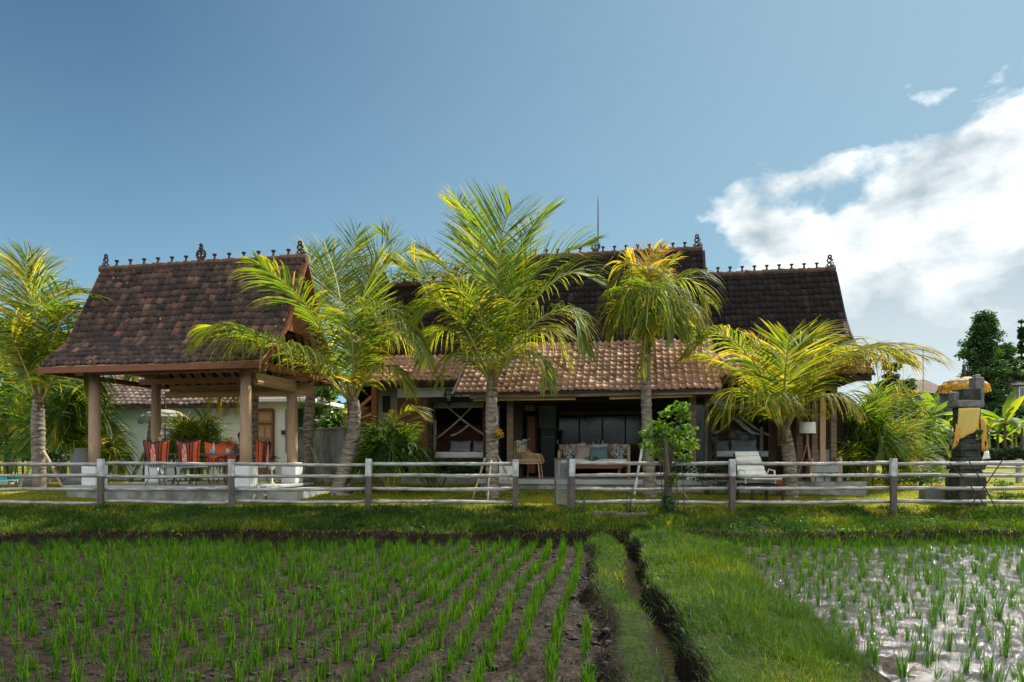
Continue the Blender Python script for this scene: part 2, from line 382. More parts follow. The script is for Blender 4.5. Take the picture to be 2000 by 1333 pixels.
def stripes(name, c1, c2, scale, axis='X'):
    m, t, b = new_mat(name); b.inputs['Roughness'].default_value = .85
    co = t.nodes.new('ShaderNodeTexCoord'); wv = t.nodes.new('ShaderNodeTexWave'); wv.bands_direction = axis; wv.inputs['Scale'].default_value = scale
    t.links.new(co.outputs['Object'], wv.inputs['Vector']); rp = t.nodes.new('ShaderNodeValToRGB'); rp.color_ramp.interpolation = 'CONSTANT'
    ramp_set(rp, [(0, c1), (.5, c2)]); t.links.new(wv.outputs['Fac'], rp.inputs[0]); t.links.new(rp.outputs[0], b.inputs['Base Color']); return m
M['stripe'] = stripes('blue and white stripes', (.70,.72,.75), (.06,.14,.30), 6.5)
M['diag'] = None
def glass_mat(name, c, rough=.03, fac=.55):
    m = bpy.data.materials.new(name); m.use_nodes = True; t = m.node_tree; t.nodes.clear()
    tr = t.nodes.new('ShaderNodeBsdfTransparent'); tr.inputs[0].default_value = c4(c)
    gl = t.nodes.new('ShaderNodeBsdfGlossy'); gl.inputs['Roughness'].default_value = rough; gl.inputs[0].default_value = (.9,.95,.95,1)
    fr = t.nodes.new('ShaderNodeFresnel'); fr.inputs[0].default_value = 1.33
    ad = t.nodes.new('ShaderNodeMath'); ad.operation = 'ADD'; ad.use_clamp = True; t.links.new(fr.outputs[0], ad.inputs[0]); ad.inputs[1].default_value = fac
    mx = t.nodes.new('ShaderNodeMixShader'); t.links.new(ad.outputs[0], mx.inputs[0]); t.links.new(tr.outputs[0], mx.inputs[1]); t.links.new(gl.outputs[0], mx.inputs[2])
    o = t.nodes.new('ShaderNodeOutputMaterial'); t.links.new(mx.outputs[0], o.inputs[0]); return m
M['glass'] = glass_mat('window glass', (.92,.95,.95), fac=0.0)
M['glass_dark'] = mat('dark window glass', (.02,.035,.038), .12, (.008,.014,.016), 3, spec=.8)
GREEN = [(0,(.014,.036,.012)),(.25,(.034,.080,.015)),(.5,(.095,.155,.018)),(.68,(.22,.225,.022)),(.85,(.38,.25,.035)),(1,(.34,.15,.05))]
M['frond'] = leaf_mat('coconut leaf', GREEN, .58, .022, .5, .38, 1.85)
M['leaf'] = leaf_mat('broad leaf', [(0,(.010,.026,.012)),(.3,(.022,.060,.016)),(.6,(.055,.13,.02)),(.85,(.12,.19,.02)),(1,(.30,.24,.03))], .35, .03, .5, .35, 1.5)
M['leaf_bright'] = leaf_mat('young bright leaf', [(0,(.05,.12,.02)),(.5,(.13,.26,.025)),(1,(.26,.38,.04))], .45, .03, .5, .35, 1.5)
M['leaf_fire'] = leaf_mat('croton leaf', [(0,(.10,.14,.02)),(.5,(.42,.22,.02)),(1,(.5,.12,.02))], .35, .03, .4, .35, 1.4)
M['grass'] = leaf_mat('grass blade', [(0,(.010,.032,.005)),(.35,(.028,.080,.005)),(.65,(.085,.145,.007)),(.88,(.38,.36,.018)),(1,(.34,.24,.08))], .45, .02, .5, .35, 1.4)
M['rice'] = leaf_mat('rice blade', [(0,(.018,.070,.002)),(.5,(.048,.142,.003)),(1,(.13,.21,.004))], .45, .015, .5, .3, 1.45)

# ------------------------------------------------------------------ terrain
def vnoise(x, y, s, seed=0):
    """smooth value noise on numpy arrays, range 0..1"""
    x = np.asarray(x)/s+seed*17.3; y = np.asarray(y)/s-seed*9.1
    xi = np.floor(x); yi = np.floor(y); fx = x-xi; fy = y-yi; fx = fx*fx*(3-2*fx); fy = fy*fy*(3-2*fy)
    def h(a, b):
        q = np.sin(a*127.1+b*311.7+seed*74.7)*43758.5453; return q-np.floor(q)
    return (h(xi,yi)*(1-fx)+h(xi+1,yi)*fx)*(1-fy)+(h(xi,yi+1)*(1-fx)+h(xi+1,yi+1)*fx)*fy
def fbm(x, y, s, seed=0, o=3): return sum(vnoise(x, y, s/2**k, seed+k)/2**k for k in range(o))/sum(1/2**k for k in range(o))
def sm(x, a, b):
    t = np.clip((x-a)/(b-a), 0, 1); return t*t*(3-2*t)
LA = ([3,4.94,7.08,12.3,13.2],[.55,.70,.93,1.36,1.5]); LB = ([3,4.6,8,11.9,13],[.80,.98,1.36,1.78,1.9])
LD = ([3,4.3,5.5,8.6,11.07,13],[1.15,1.29,1.40,1.80,2.07,2.35]); LE = ([3,4.8,5.8,7,8.2,10.9,13],[2.2,2.5,2.78,2.95,3.2,3.55,3.35])
def densify(l, k):
    y = np.linspace(l[0][0], l[0][-1], 60); return (list(y), list(np.interp(y, *l)+k*(.075*np.sin(y*1.25+.6)+.04*np.sin(y*2.9+1))))
LD = (LD[0], [v-.01 for v in LD[1]]); LA, LB, LD = densify(LA, .8), densify(LB, 1), densify(LD, 1); LE = densify(LE, 1.2)
def bankY(x): return 13.0+.12*np.sin(x*.9)+.07*np.sin(x*2.3+1)
def ground_z(x, y, rough=True):
    x = np.asarray(x, float); y = np.asarray(y, float)
    wob = (fbm(x, y, .7, 3)-.5)*.20+(fbm(x, y, .16, 13)-.5)*.10
    A, B, D, E = [np.interp(y, *l)+wob*k for l, k in ((LA,1),(LB,.8),(LD,.8),(LE,1.6))]
    lumps = fbm(x, y, .26, 5, 4); lumps2 = fbm(x, y, .9, 9)
    mud = -1.655+(lumps-.5)*.13+(fbm(x, y, .09, 55)-.5)*.035+(lumps2-.5)*.03-.03*sm(fbm(x, y, .3, 77), .55, .7) if rough else -1.655+0*x
    mudr = -1.692+(lumps-.5)*.085+(lumps2-.5)*.05+.03*(1-sm(x-.25*y, 1.2, 3.4)) if rough else mud
    z = np.where(x < (B+D)/2, mud, mudr)
    tL = -1.50+(lumps2-.5)*.09+(lumps-.5)*.05; tR = -1.44+(lumps2-.5)*.08-.08*sm(x, D+.3, E)
    z = z+(tL-z)*sm(x, A-.12, A+.09)*(1-sm(x, B-.02, B+.12))
    mid = sm(x, B-.02, B+.12)*(1-sm(x, D-.14, D))
    z = np.where((x > B-.02) & (x < D), tL+(-1.78-tL)*sm(x, B-.02, B+.13), z)
    z = np.where((x > (B+D)/2+.03) & (x < E+.5), np.where(x < D, -1.78+(tR+1.78)*sm(x, D-.15, D+.02), tR+(mudr-tR)*sm(x, E-.2, E+.12)), z)
    z = z+(lumps-.5)*.10*(sm(x, A-.25, A-.12)*(1-sm(x, A+.02, A+.12)))+(fbm(x, y, .11, 15)-.5)*.04*sm(x, A-.3, A-.1)*(1-sm(x, A, A+.15))
    # bank and lawn
    lawn = -1.17+.085*(y-14.6); lawn = np.minimum(lawn, -.80)
    lawn = np.where(y < 14.6, -1.17-.17*(14.6-y), lawn)+(lumps2-.5)*.05+(lumps-.5)*.03
    b = bankY(x)+wob*.6
    z = z+(lawn-z)*sm(y, b-.10, b+.10)
    far = sm(y, 45, 400)
    z = z+.45*sm(y, 26, 44)+far*(.2*np.sin(x*.01))
    return z+H
def axis(segs):
    o = []
    for a, b, n in segs: o += list(np.linspace(a, b, n, endpoint=False))
    return np.array(o+[segs[-1][1]])
gx = axis([(-1500,-200,12),(-200,-40,14),(-40,-11,30),(-11,-.2,150),(-.2,4.4,120),(4.4,11,110),(11,40,30),(40,200,14),(200,1500,12)])
gy = axis([(-300,-20,8),(-20,3.4,16),(3.4,9,110),(9,14.8,110),(14.8,20,40),(20,60,30),(60,300,14),(300,2500,10)])
GX, GY = np.meshgrid(gx, gy); GZ = ground_z(GX, GY)
NX, NY = len(gx), len(gy); idx = np.arange(NX*NY).reshape(NY, NX)
quads = np.stack([idx[:-1,:-1], idx[:-1,1:], idx[1:,1:], idx[1:,:-1]], -1).reshape(-1, 4)
A_, B_, D_, E_ = [np.interp(GY, *l) for l in (LA, LB, LD, LE)]
bY = bankY(GX)
turf = np.maximum(sm(GX, A_+.02, A_+.14)*(1-sm(GX, B_-.05, B_+.03)), sm(GX, D_-.02, D_+.08)*(1-sm(GX, E_-.1, E_+.1)))
turf = np.maximum(turf, sm(GY, bY+.02, bY+.25)); turf *= sm(GZ-H, -1.58, -1.52)
# 0 mud, .5 dark soil, 1 turf
soil = np.clip(sm(GX, A_-.22, A_-.05)*(1-sm(GX, E_+.02, E_+.2)), 0, 1); soil = np.maximum(soil, sm(GY, bY-.3, bY-.1))
tone = .5*soil+.5*turf
m, t, b = new_mat('earth and turf'); M['earth'] = m
at_ = t.nodes.new('ShaderNodeAttribute'); at_.attribute_name = 'tone'
co = t.nodes.new('ShaderNodeTexCoord')
def tn(sc, det=5, ro=.6):
    n = t.nodes.new('ShaderNodeTexNoise'); n.inputs['Scale'].default_value = sc; n.inputs['Detail'].default_value = det; n.inputs['Roughness'].default_value = ro
    t.links.new(co.outputs['Object'], n.inputs['Vector']); return n
na, nb, nc = tn(3.2, 6), tn(14, 5), tn(.5, 3)
def rmp(src, st):
    r = t.nodes.new('ShaderNodeValToRGB'); ramp_set(r, st); t.links.new(src, r.inputs[0]); return r.outputs[0]
def tmx(f, a, c):
    n = t.nodes.new('ShaderNodeMix'); n.data_type = 'RGBA'
    for i, x in ((0, f), (6, a), (7, c)):
        if isinstance(x, (float, int, tuple)): n.inputs[i].default_value = x
        else: t.links.new(x, n.inputs[i])
    return n.outputs[2]
mudc = rmp(nb.outputs['Fac'], [(.34,(.005,.0038,.003)),(.48,(.017,.0115,.008)),(.68,(.040,.028,.019))])
mudc = tmx(rmp(na.outputs['Fac'], [(.42,(0,0,0)),(.60,(.6,.6,.6))]), mudc, (.010,.008,.0065,1))
soilc = rmp(nb.outputs['Fac'], [(.3,(.006,.005,.004)),(.7,(.026,.019,.013))])
turfc = tmx(rmp(nc.outputs['Fac'], [(.4,(0,0,0)),(.6,(1,1,1))]), rmp(na.outputs['Fac'], [(.3,(.045,.080,.014)),(.7,(.10,.135,.02))]), rmp(nb.outputs['Fac'], [(.3,(.12,.13,.012)),(.7,(.26,.25,.02))]))
c1 = tmx(rmp(at_.outputs['Fac'], [(.05,(0,0,0)),(.45,(1,1,1))]), mudc, soilc)
c2 = tmx(rmp(at_.outputs['Fac'], [(.6,(0,0,0)),(.95,(1,1,1))]), c1, turfc)
sp = t.nodes.new('ShaderNodeSeparateXYZ'); t.links.new(co.outputs['Object'], sp.inputs[0])
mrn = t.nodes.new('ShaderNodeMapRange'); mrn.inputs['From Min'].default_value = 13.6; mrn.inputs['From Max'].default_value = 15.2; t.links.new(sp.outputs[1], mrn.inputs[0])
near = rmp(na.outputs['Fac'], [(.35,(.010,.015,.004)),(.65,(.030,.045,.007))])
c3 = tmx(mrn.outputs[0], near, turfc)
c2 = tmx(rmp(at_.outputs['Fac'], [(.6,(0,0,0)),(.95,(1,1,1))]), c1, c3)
t.links.new(c2, b.inputs['Base Color'])
rg = rmp(na.outputs['Fac'], [(.40,(.38,.38,.38)),(.58,(.8,.8,.8))])
rr = tmx(rmp(at_.outputs['Fac'], [(.05,(0,0,0)),(.35,(1,1,1))]), rg, (.95,.95,.95,1)); t.links.new(rr, b.inputs['Roughness'])
b.inputs['Specular IOR Level'].default_value = .10
bp = t.nodes.new('ShaderNodeBump'); bp.inputs['Strength'].default_value = .9; bp.inputs['Distance'].default_value = .05
t.links.new(nb.outputs['Fac'], bp.inputs['Height']); t.links.new(bp.outputs[0], b.inputs['Normal'])
g = mesh_obj('ground', np.stack([GX, GY, GZ], -1), quads, M['earth'], tone=tone.ravel(), smooth=True); tag(g, kind='structure')
# water
def water_mat(name, c, rough, bump, sc, spec=.6, silt=False):
    m, t, b = new_mat(name); b.inputs['Base Color'].default_value = c4(c); b.inputs['Roughness'].default_value = rough
    b.inputs['Specular IOR Level'].default_value = spec; b.inputs['IOR'].default_value = 1.5
    co = t.nodes.new('ShaderNodeTexCoord'); n = t.nodes.new('ShaderNodeTexNoise'); n.inputs['Scale'].default_value = sc; n.inputs['Detail'].default_value = 4
    t.links.new(co.outputs['Object'], n.inputs['Vector']); bp = t.nodes.new('ShaderNodeBump'); bp.inputs['Strength'].default_value = bump; bp.inputs['Distance'].default_value = .022 if silt else .01
    t.links.new(n.outputs['Fac'], bp.inputs['Height']); t.links.new(bp.outputs[0], b.inputs['Normal'])
    if silt:                                     # silt film: patches of the surface are matt and catch the sun
        n2 = t.nodes.new('ShaderNodeTexNoise'); n2.inputs['Scale'].default_value = 4.2; n2.inputs['Detail'].default_value = 9; n2.inputs['Roughness'].default_value = .72
        t.links.new(co.outputs['Object'], n2.inputs['Vector']); r = t.nodes.new('ShaderNodeValToRGB'); ramp_set(r, [(.45,(.03,.03,.03)),(.60,(.20,.20,.20))]); t.links.new(n2.outputs['Fac'], r.inputs[0]); t.links.new(r.outputs[0], b.inputs['Roughness'])
        r2 = t.nodes.new('ShaderNodeValToRGB'); ramp_set(r2, [(.40,(.018,.014,.010)),(.56,c)]); t.links.new(n2.outputs['Fac'], r2.inputs[0]); t.links.new(r2.outputs[0], b.inputs['Base Color'])
    return m
M['paddy_water'] = water_mat('muddy still water', (.020,.018,.015), .06, .62, 55, 1.0, True)
M['ditch_water'] = water_mat('brown running water', (.020,.013,.008), .16, 1.0, 16, .9)
M['pool_water'] = water_mat('turquoise pool water', (.03,.50,.46), .5, .3, 4, .15)
def sheet(name, P, m, kind='structure'):
    return tag(MB().pts(P, [tuple(range(len(P)))]).build(name, m), kind=kind)
zw = H-1.652
sheet('paddy_water', [(2.2,-6,zw),(30,-6,zw),(30,13.6,zw),(3.4,13.6,zw),(3.0,9,zw)], M['paddy_water'])
ys = np.linspace(-3, 12.9, 18)
dl = [(float(np.interp(y, *LB))-.02, y, H-1.715) for y in ys]; dr = [(float(np.interp(y, *LD))+.02, y, H-1.715) for y in ys]
mb = MB()
for i in range(len(ys)-1): mb.pts([dl[i], dr[i], dr[i+1], dl[i+1]], [(0,1,2,3)])
tag(mb.build('ditch_water', M['ditch_water']), kind='structure')

# ------------------------------------------------------------------ grass and rice
def blades(P, h, wd, lean, tone, az=None, curl=.5):
    """P Nx3 roots; every blade is two quads tapering to a point, bent over by its lean"""
    n = len(P); az = rng.uniform(0, 2*np.pi, n) if az is None else az
    d = np.stack([np.cos(az), np.sin(az), np.zeros(n)], 1); s = np.stack([-np.sin(az), np.cos(az), np.zeros(n)], 1)
    fa = rng.uniform(0, np.pi, n); s = np.stack([np.cos(fa), np.sin(fa), np.zeros(n)], 1)
    up = np.array([0, 0, 1.])
    V = np.zeros((n, 6, 3)); h = h[:, None]; wd = wd[:, None]; lean = lean[:, None]
    m_ = P+up*h*.55+d*h*lean*.35; tp = P+up*h*(1-.35*lean)+d*h*lean*1.0
    V[:,0] = P-s*wd*.5; V[:,1] = P+s*wd*.5; V[:,2] = m_+s*wd*.42; V[:,3] = m_-s*wd*.42; V[:,4] = tp+s*wd*.06; V[:,5] = tp-s*wd*.06
    b = np.arange(n)[:, None]*6
    Q = np.concatenate([b+np.array([[0,1,2,3]]), b+np.array([[3,2,4,5]])], 1).reshape(-1, 4)
    return V.reshape(-1, 3), Q, np.repeat(tone, 6)
def scatter(n, x0, x1, y0, y1, keep):
    x = rng.uniform(x0, x1, n); y = rng.uniform(y0, y1, n); k = keep(x, y) > rng.uniform(0, 1, n); x, y = x[k], y[k]
    return np.stack([x, y, ground_z(x, y)-.01], 1)
def in_view(x, y, pad=.22): return (np.abs(x)/np.maximum(y, .5) < .75+pad)
def grass(name, label, P, h0, h1, wd, lean0, lean1, tb, tv, ns=None):
    n = len(P); patch = fbm(P[:,0], P[:,1], 1.1, 21); fine = fbm(P[:,0], P[:,1], .3, 31)
    h = (h0+(h1-h0)*rng.uniform(0, 1, n)**1.3)*(.45+1.1*fine)
    wdist = np.clip(P[:,1]/9, .6, 2.2)
    tone = np.clip(tb+tv*(patch-.5)*2+rng.normal(0, .09, n), 0, 1)
    V, Q, T = blades(P, h, wd*wdist*rng.uniform(.6, 1.3, n), rng.uniform(lean0, lean1, n), tone)
    return tag(mesh_obj(name, V, Q, M['grass'], tone=T), label, kind='stuff')
DN = 1.0
# bank strip in front of the fence
P = scatter(int(125000*DN), -15, 15.5, 12.9, 15.0, lambda x, y: in_view(x, y)*sm(y, bankY(x)-.02, bankY(x)+.22)*(.12+.88*sm(fbm(x, y, .55, 40), .36, .52)))
grass('bank_grass', 'tufty grass covering the bank below the fence', P, .06, .19, .0075, .2, 1.1, .47, .46)
P = scatter(int(9000*DN), -13, 13.5, 12.9, 14.0, lambda x, y: in_view(x, y)*np.exp(-((y-bankY(x)-.05)/.12)**2))
grass('dry_grass', 'dry straw coloured grass hanging over the edge of the bank', P, .06, .14, .005, .8, 1.6, .93, .10)
P = scatter(72000, -15, 15.5, 14.1, 15.3, lambda x, y: in_view(x, y)*np.exp(-((y-14.75)/.38)**2))
grass('mown_grass', 'yellow green mown grass along the foot of the fence', P, .03, .08, .006, .3, 1.2, .84, .12)
# lawn
P = scatter(int(120000*DN), -14, 15, 14.9, 24, lambda x, y: in_view(x, y)*np.clip(1.7-(y-14.6)/6, .35, 1))
grass('lawn_grass', 'short sunlit lawn between the fence and the house', P, .03, .065, .006, .3, 1.2, .86, .10)
# bund between mud and ditch
P = scatter(int(30000*DN), .4, 2.2, 3.6, 13.2, lambda x, y: sm(x, np.interp(y, *LA)-.04, np.interp(y, *LA)+.08)*(1-sm(x, np.interp(y, *LB), np.interp(y, *LB)+.07))*(.3+.7*sm(fbm(x, y, .5, 50), .35, .55)))
grass('bund_grass', 'cropped grass on the narrow bund left of the ditch', P, .04, .12, .006, .2, 1.0, .40, .40)
# lush bund right of the ditch
P = scatter(int(190000*DN), 1.0, 4.2, 3.4, 13.4, lambda x, y: in_view(x, y)*sm(x, np.interp(y, *LD)-.05, np.interp(y, *LD)+.06)*(1-sm(x, np.interp(y, *LE)-.15, np.interp(y, *LE)+.15))*(.25+.75*sm(fbm(x, y, .45, 91), .36, .5)))
gg = P[:,0]-np.array([np.interp(y, *LD) for y in P[:,1]])
grass('lush_grass', 'long fresh grass on the broad bund right of the ditch', P, .05, .16, .0055, .3, 1.3, .38, .42)
k = (gg > .35) & (rng.uniform(0, 1, len(P)) < .22)
grass('tall_grass', 'taller bright grass on the paddy side of the broad bund', P[k], .12, .26, .006, .15, .9, .46, .2)
P = scatter(26000, .6, 3.2, 3.4, 13, lambda x, y: in_view(x, y)*np.maximum(np.exp(-((x-np.interp(y, *LD)+.02)/.05)**2), .6*np.exp(-((x-np.interp(y, *LB)-.02)/.04)**2)))
grass('overhanging_grass', 'grass hanging over both edges of the ditch', P, .07, .17, .006, .6, 1.5, .42, .34)
def leaf_cloud(n, centre, size, ls, tone, seed, shell=.0, flat=.4, asp=.5):
    """n single leaves of length ls spread through an uneven volume"""
    r = np.random.default_rng(seed); d = r.normal(0, 1, (n, 3)); d /= np.linalg.norm(d, axis=1)[:, None]
    rad = r.uniform(shell, 1, n)**.5; P = d*rad[:, None]*np.array(size)/2+np.array(centre)
    a = r.normal(0, 1, (n, 3)); a[:, 2] *= flat; a[:, 2] -= .25; a /= np.linalg.norm(a, axis=1)[:, None]
    b = r.normal(0, 1, (n, 3)); b -= a*np.sum(a*b, 1)[:, None]; b /= np.linalg.norm(b, axis=1)[:, None]
    L = ls*r.uniform(.6, 1.25, n)[:, None]; W = L*asp
    V = np.stack([P, P+a*L*.5+b*W*.5, P+a*L, P+a*L*.5-b*W*.5], 1).reshape(-1, 3)
    Q = np.arange(n*4).reshape(n, 4); T = np.repeat(np.clip(tone+r.normal(0, .14, n), 0, 1), 4)
    return V, Q, T
def join(parts):
    b = 0; Vs, Qs, Ts = [], [], []
    for V, Q, T in parts: Vs.append(np.asarray(V)); Qs.append(np.asarray(Q)+b); Ts.append(T); b += len(V)
    return np.concatenate(Vs), np.concatenate(Qs), np.concatenate(Ts)
def weeds(name, label, n, x0, x1, y0, y1, keep, size, tone):
    P = scatter(n, x0, x1, y0, y1, keep); parts = []
    for k, p in enumerate(P): parts.append(leaf_cloud(int(rng.integers(6, 16)), (p[0], p[1], p[2]+size*.45), (size*rng.uniform(1,2), size*rng.uniform(1,2), size), size*.8, tone+rng.normal(0, .12), 7000+k, asp=.5))
    V, Q, T = join(parts); return tag(mesh_obj(name, V, Q, M['leaf_bright'], tone=T), label, kind='stuff')
weeds('bank_weeds', 'low broad leaved weeds mixed into the grass of the bank', 2600, -11, 12, 13.0, 15.1, lambda x, y: in_view(x, y)*sm(fbm(x, y, .8, 71), .52, .66)*sm(y, bankY(x), bankY(x)+.2), .09, .12)
weeds('bund_weeds', 'broad leaved weeds mixed into the grass of the broad bund', 1500, 1.2, 3.6, 3.6, 13, lambda x, y: in_view(x, y)*sm(fbm(x, y, .5, 72), .50, .64)*(x > np.interp(y, *LD)+.05)*(x < np.interp(y, *LE)-.1), .05, .15)
# weeds along the near edge of water
P = scatter(9000, 3.3, 11, 12.3, 13.4, lambda x, y: in_view(x, y)*np.exp(-((y-bankY(x)+.15)/.2)**2))
grass('reed_grass', 'tall dark grass where the bank meets the flooded paddy', P, .12, .30, .007, .1, .8, .38, .15)

def clods(n, x0, x1, y0, y1, keep, s0, s1):
    x = rng.uniform(x0, x1, n); y = rng.uniform(y0, y1, n); k = keep(x, y) > rng.uniform(0, 1, n); x, y = x[k], y[k]; n = len(x); z = ground_z(x, y)
    base = np.array([[0,0,-.6],[1,0,0],[.3,.95,0],[-.8,.6,0],[-.8,-.6,0],[.3,-.95,0],[0,0,.8]]); F_ = [(6,1,2),(6,2,3),(6,3,4),(6,4,5),(6,5,1),(0,2,1),(0,3,2),(0,4,3),(0,5,4),(0,1,5)]
    sc = (s0+(s1-s0)*rng.uniform(0, 1, n)**3)[:, None, None]*rng.uniform(.6, 1.3, (n, 1, 3)); V = base[None]*sc*rng.uniform(.75, 1.25, (n, 7, 3)); a = rng.uniform(0, 6.28, n)
    c, q = np.cos(a)[:, None], np.sin(a)[:, None]; V = np.stack([V[..., 0]*c-V[..., 1]*q, V[..., 0]*q+V[..., 1]*c, V[..., 2]*.6], -1)+np.stack([x, y, z], 1)[:, None]
    return V.reshape(-1, 3), (np.arange(n)[:, None, None]*7+np.array(F_)[None]).reshape(-1, 3)
M['clod'] = mat('mud clod', (.034,.026,.019), .85, (.010,.008,.006), 20, .5)
V, Q = clods(9000, -9, 1.5, 3.6, 12.9, lambda x, y: in_view(x, y)*(x < np.interp(y, *LA))*sm(fbm(x, y, .5, 60), .40, .60)*.9, .012, .05)
tag(mesh_obj('mud_clods', V, Q, M['clod'], smooth=True), 'crumbly dark clods scattered between the rows of the left paddy', kind='stuff')
V, Q = clods(2600, .3, 3.0, 3.6, 13, lambda x, y: np.exp(-((x-np.interp(y, *LA)+.10)/.12)**2)+.6*np.exp(-((x-np.interp(y, *LD))/.06)**2), .015, .06)
tag(mesh_obj('soil_clods', V, Q, M['clod'], smooth=True), 'loose soil crumbling down the edges of the bunds', kind='stuff')
V, Q = clods(2600, 3.0, 10, 3.6, 12.9, lambda x, y: in_view(x, y)*(x > np.interp(y, *LE))*sm(fbm(x, y, .6, 61), .48, .62), .012, .045)
tag(mesh_obj('mud_clods', V, Q, M['clod'], smooth=True), 'dark mud lumps breaking the surface of the flooded paddy', kind='stuff')

def tuft(seed, n, h, spread):
    r = np.random.default_rng(seed); P = np.stack([r.normal(0, spread*.25, n), r.normal(0, spread*.25, n), np.full(n, -.03)], 1)
    V = []; Q = []; T = []
    for i in range(n):
        a = r.uniform(0, 2*np.pi); ln = r.uniform(.03, .50)**1.25; hh = h*r.uniform(.6, 1.08); wd = r.uniform(.005, .009)
        d = np.array([np.cos(a), np.sin(a), 0]); fa = r.uniform(0, np.pi); s = np.array([np.cos(fa), np.sin(fa), 0]); tn_ = r.uniform(.05, .85)+(.5 if r.random() < .05 else 0)
        b = len(V)
        for j, (tt, ww) in enumerate(((0, .7), (.35, 1), (.7, .75), (1, .08))):
            p = P[i]+np.array([0, 0, 1])*hh*(tt-.25*ln*tt*tt)+d*hh*ln*tt**1.8
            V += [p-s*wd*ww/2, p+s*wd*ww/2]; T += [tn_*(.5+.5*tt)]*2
        for j in range(3): Q.append((b+2*j, b+2*j+1, b+2*j+3, b+2*j+2))
    return np.array(V), np.array(Q), np.array(T)
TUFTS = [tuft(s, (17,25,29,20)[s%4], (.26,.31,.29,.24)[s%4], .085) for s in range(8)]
def rice_spots():
    L, Rr = [], []
    th = R(7.2); dx, dy = math.sin(th), math.cos(th)
    for i in range(-74, 14):
        for j in range(0, 84):
            bx, by = .62+i*.29, 3.2+j*.155
            x = bx*dy+ (by-3)*dx+random.gauss(0, .015)+.05*math.sin(by*.9+i*.6); y = by*dy-bx*dx*.2+random.gauss(0, .035)
            if y < 4.1 or y > float(bankY(x))-.32 or abs(x)/y > .95: continue
            if x > np.interp(y, *LA)-.16: continue
            if random.random() < .10: continue
            L.append((x, y))
    for i in range(0, 50):
        for j in range(0, 60):
            x = 2.2+i*.265+random.gauss(0, .04)+(3.2+j*.25-3)*.10; y = 3.2+j*.27+random.gauss(0, .05)
            if y < 4.1 or y > float(bankY(x))-.25 or abs(x)/y > .95: continue
            if x < np.interp(y, *LE)+.06: continue
            if random.random() < .10: continue
            Rr.append((x, y))
    return L, Rr
RL, RR = rice_spots()
protos = []
for k, (V, Q, T) in enumerate(TUFTS):
    me_o = mesh_obj('rice_plant', V, Q, M['rice'], tone=T); protos.append(me_o.data); bpy.data.objects.remove(me_o)
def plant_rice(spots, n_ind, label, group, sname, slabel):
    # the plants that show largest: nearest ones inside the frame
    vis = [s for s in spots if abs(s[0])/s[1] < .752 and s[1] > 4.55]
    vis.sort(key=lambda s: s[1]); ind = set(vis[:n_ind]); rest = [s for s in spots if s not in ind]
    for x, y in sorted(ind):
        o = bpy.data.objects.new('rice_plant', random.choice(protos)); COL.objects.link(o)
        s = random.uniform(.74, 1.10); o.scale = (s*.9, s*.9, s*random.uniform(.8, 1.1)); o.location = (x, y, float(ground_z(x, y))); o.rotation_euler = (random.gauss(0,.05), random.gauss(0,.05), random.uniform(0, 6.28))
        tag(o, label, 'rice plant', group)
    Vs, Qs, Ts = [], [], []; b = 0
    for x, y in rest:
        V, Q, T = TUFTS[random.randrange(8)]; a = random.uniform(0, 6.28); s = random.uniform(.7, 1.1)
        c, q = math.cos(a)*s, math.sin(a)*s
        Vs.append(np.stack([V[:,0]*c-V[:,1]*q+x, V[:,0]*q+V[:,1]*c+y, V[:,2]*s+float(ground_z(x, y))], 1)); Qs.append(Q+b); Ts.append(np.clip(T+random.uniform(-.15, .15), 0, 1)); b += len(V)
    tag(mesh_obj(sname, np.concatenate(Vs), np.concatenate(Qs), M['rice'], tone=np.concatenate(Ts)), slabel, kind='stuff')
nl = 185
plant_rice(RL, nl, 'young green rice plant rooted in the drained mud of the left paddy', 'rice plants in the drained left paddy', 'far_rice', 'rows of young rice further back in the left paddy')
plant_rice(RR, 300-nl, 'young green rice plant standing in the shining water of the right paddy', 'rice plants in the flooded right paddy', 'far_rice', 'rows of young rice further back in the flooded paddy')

# ------------------------------------------------------------------ roofs
def prof_point(prof, s):
    acc = 0
    for (v0, z0), (v1, z1) in zip(prof, prof[1:]):
        L = math.hypot(v1-v0, z1-z0)
        if s <= acc+L or (v1, z1) == prof[-1]:
            t_ = (s-acc)/L; return v0+(v1-v0)*t_, z0+(z1-z0)*t_, (v1-v0)/L, (z1-z0)/L
        acc += L
def smooth_prof(prof, n=24):
    """round the kinks of the bent roof line"""
    L = sum(math.hypot(b[0]-a[0], b[1]-a[1]) for a, b in zip(prof, prof[1:]))
    P = [prof_point(prof, L*i/n)[:2] for i in range(n+1)]
    for _ in range(2): P = [P[0]]+[((a[0]+2*b[0]+c[0])/4, (a[1]+2*b[1]+c[1])/4) for a, b, c in zip(P, P[1:], P[2:])]+[P[-1]]
    return P
CS = [(0,.012),(.10,.032),(.20,.036),(.32,.020),(.45,.002),(.75,-.004),(1.04,.014)]
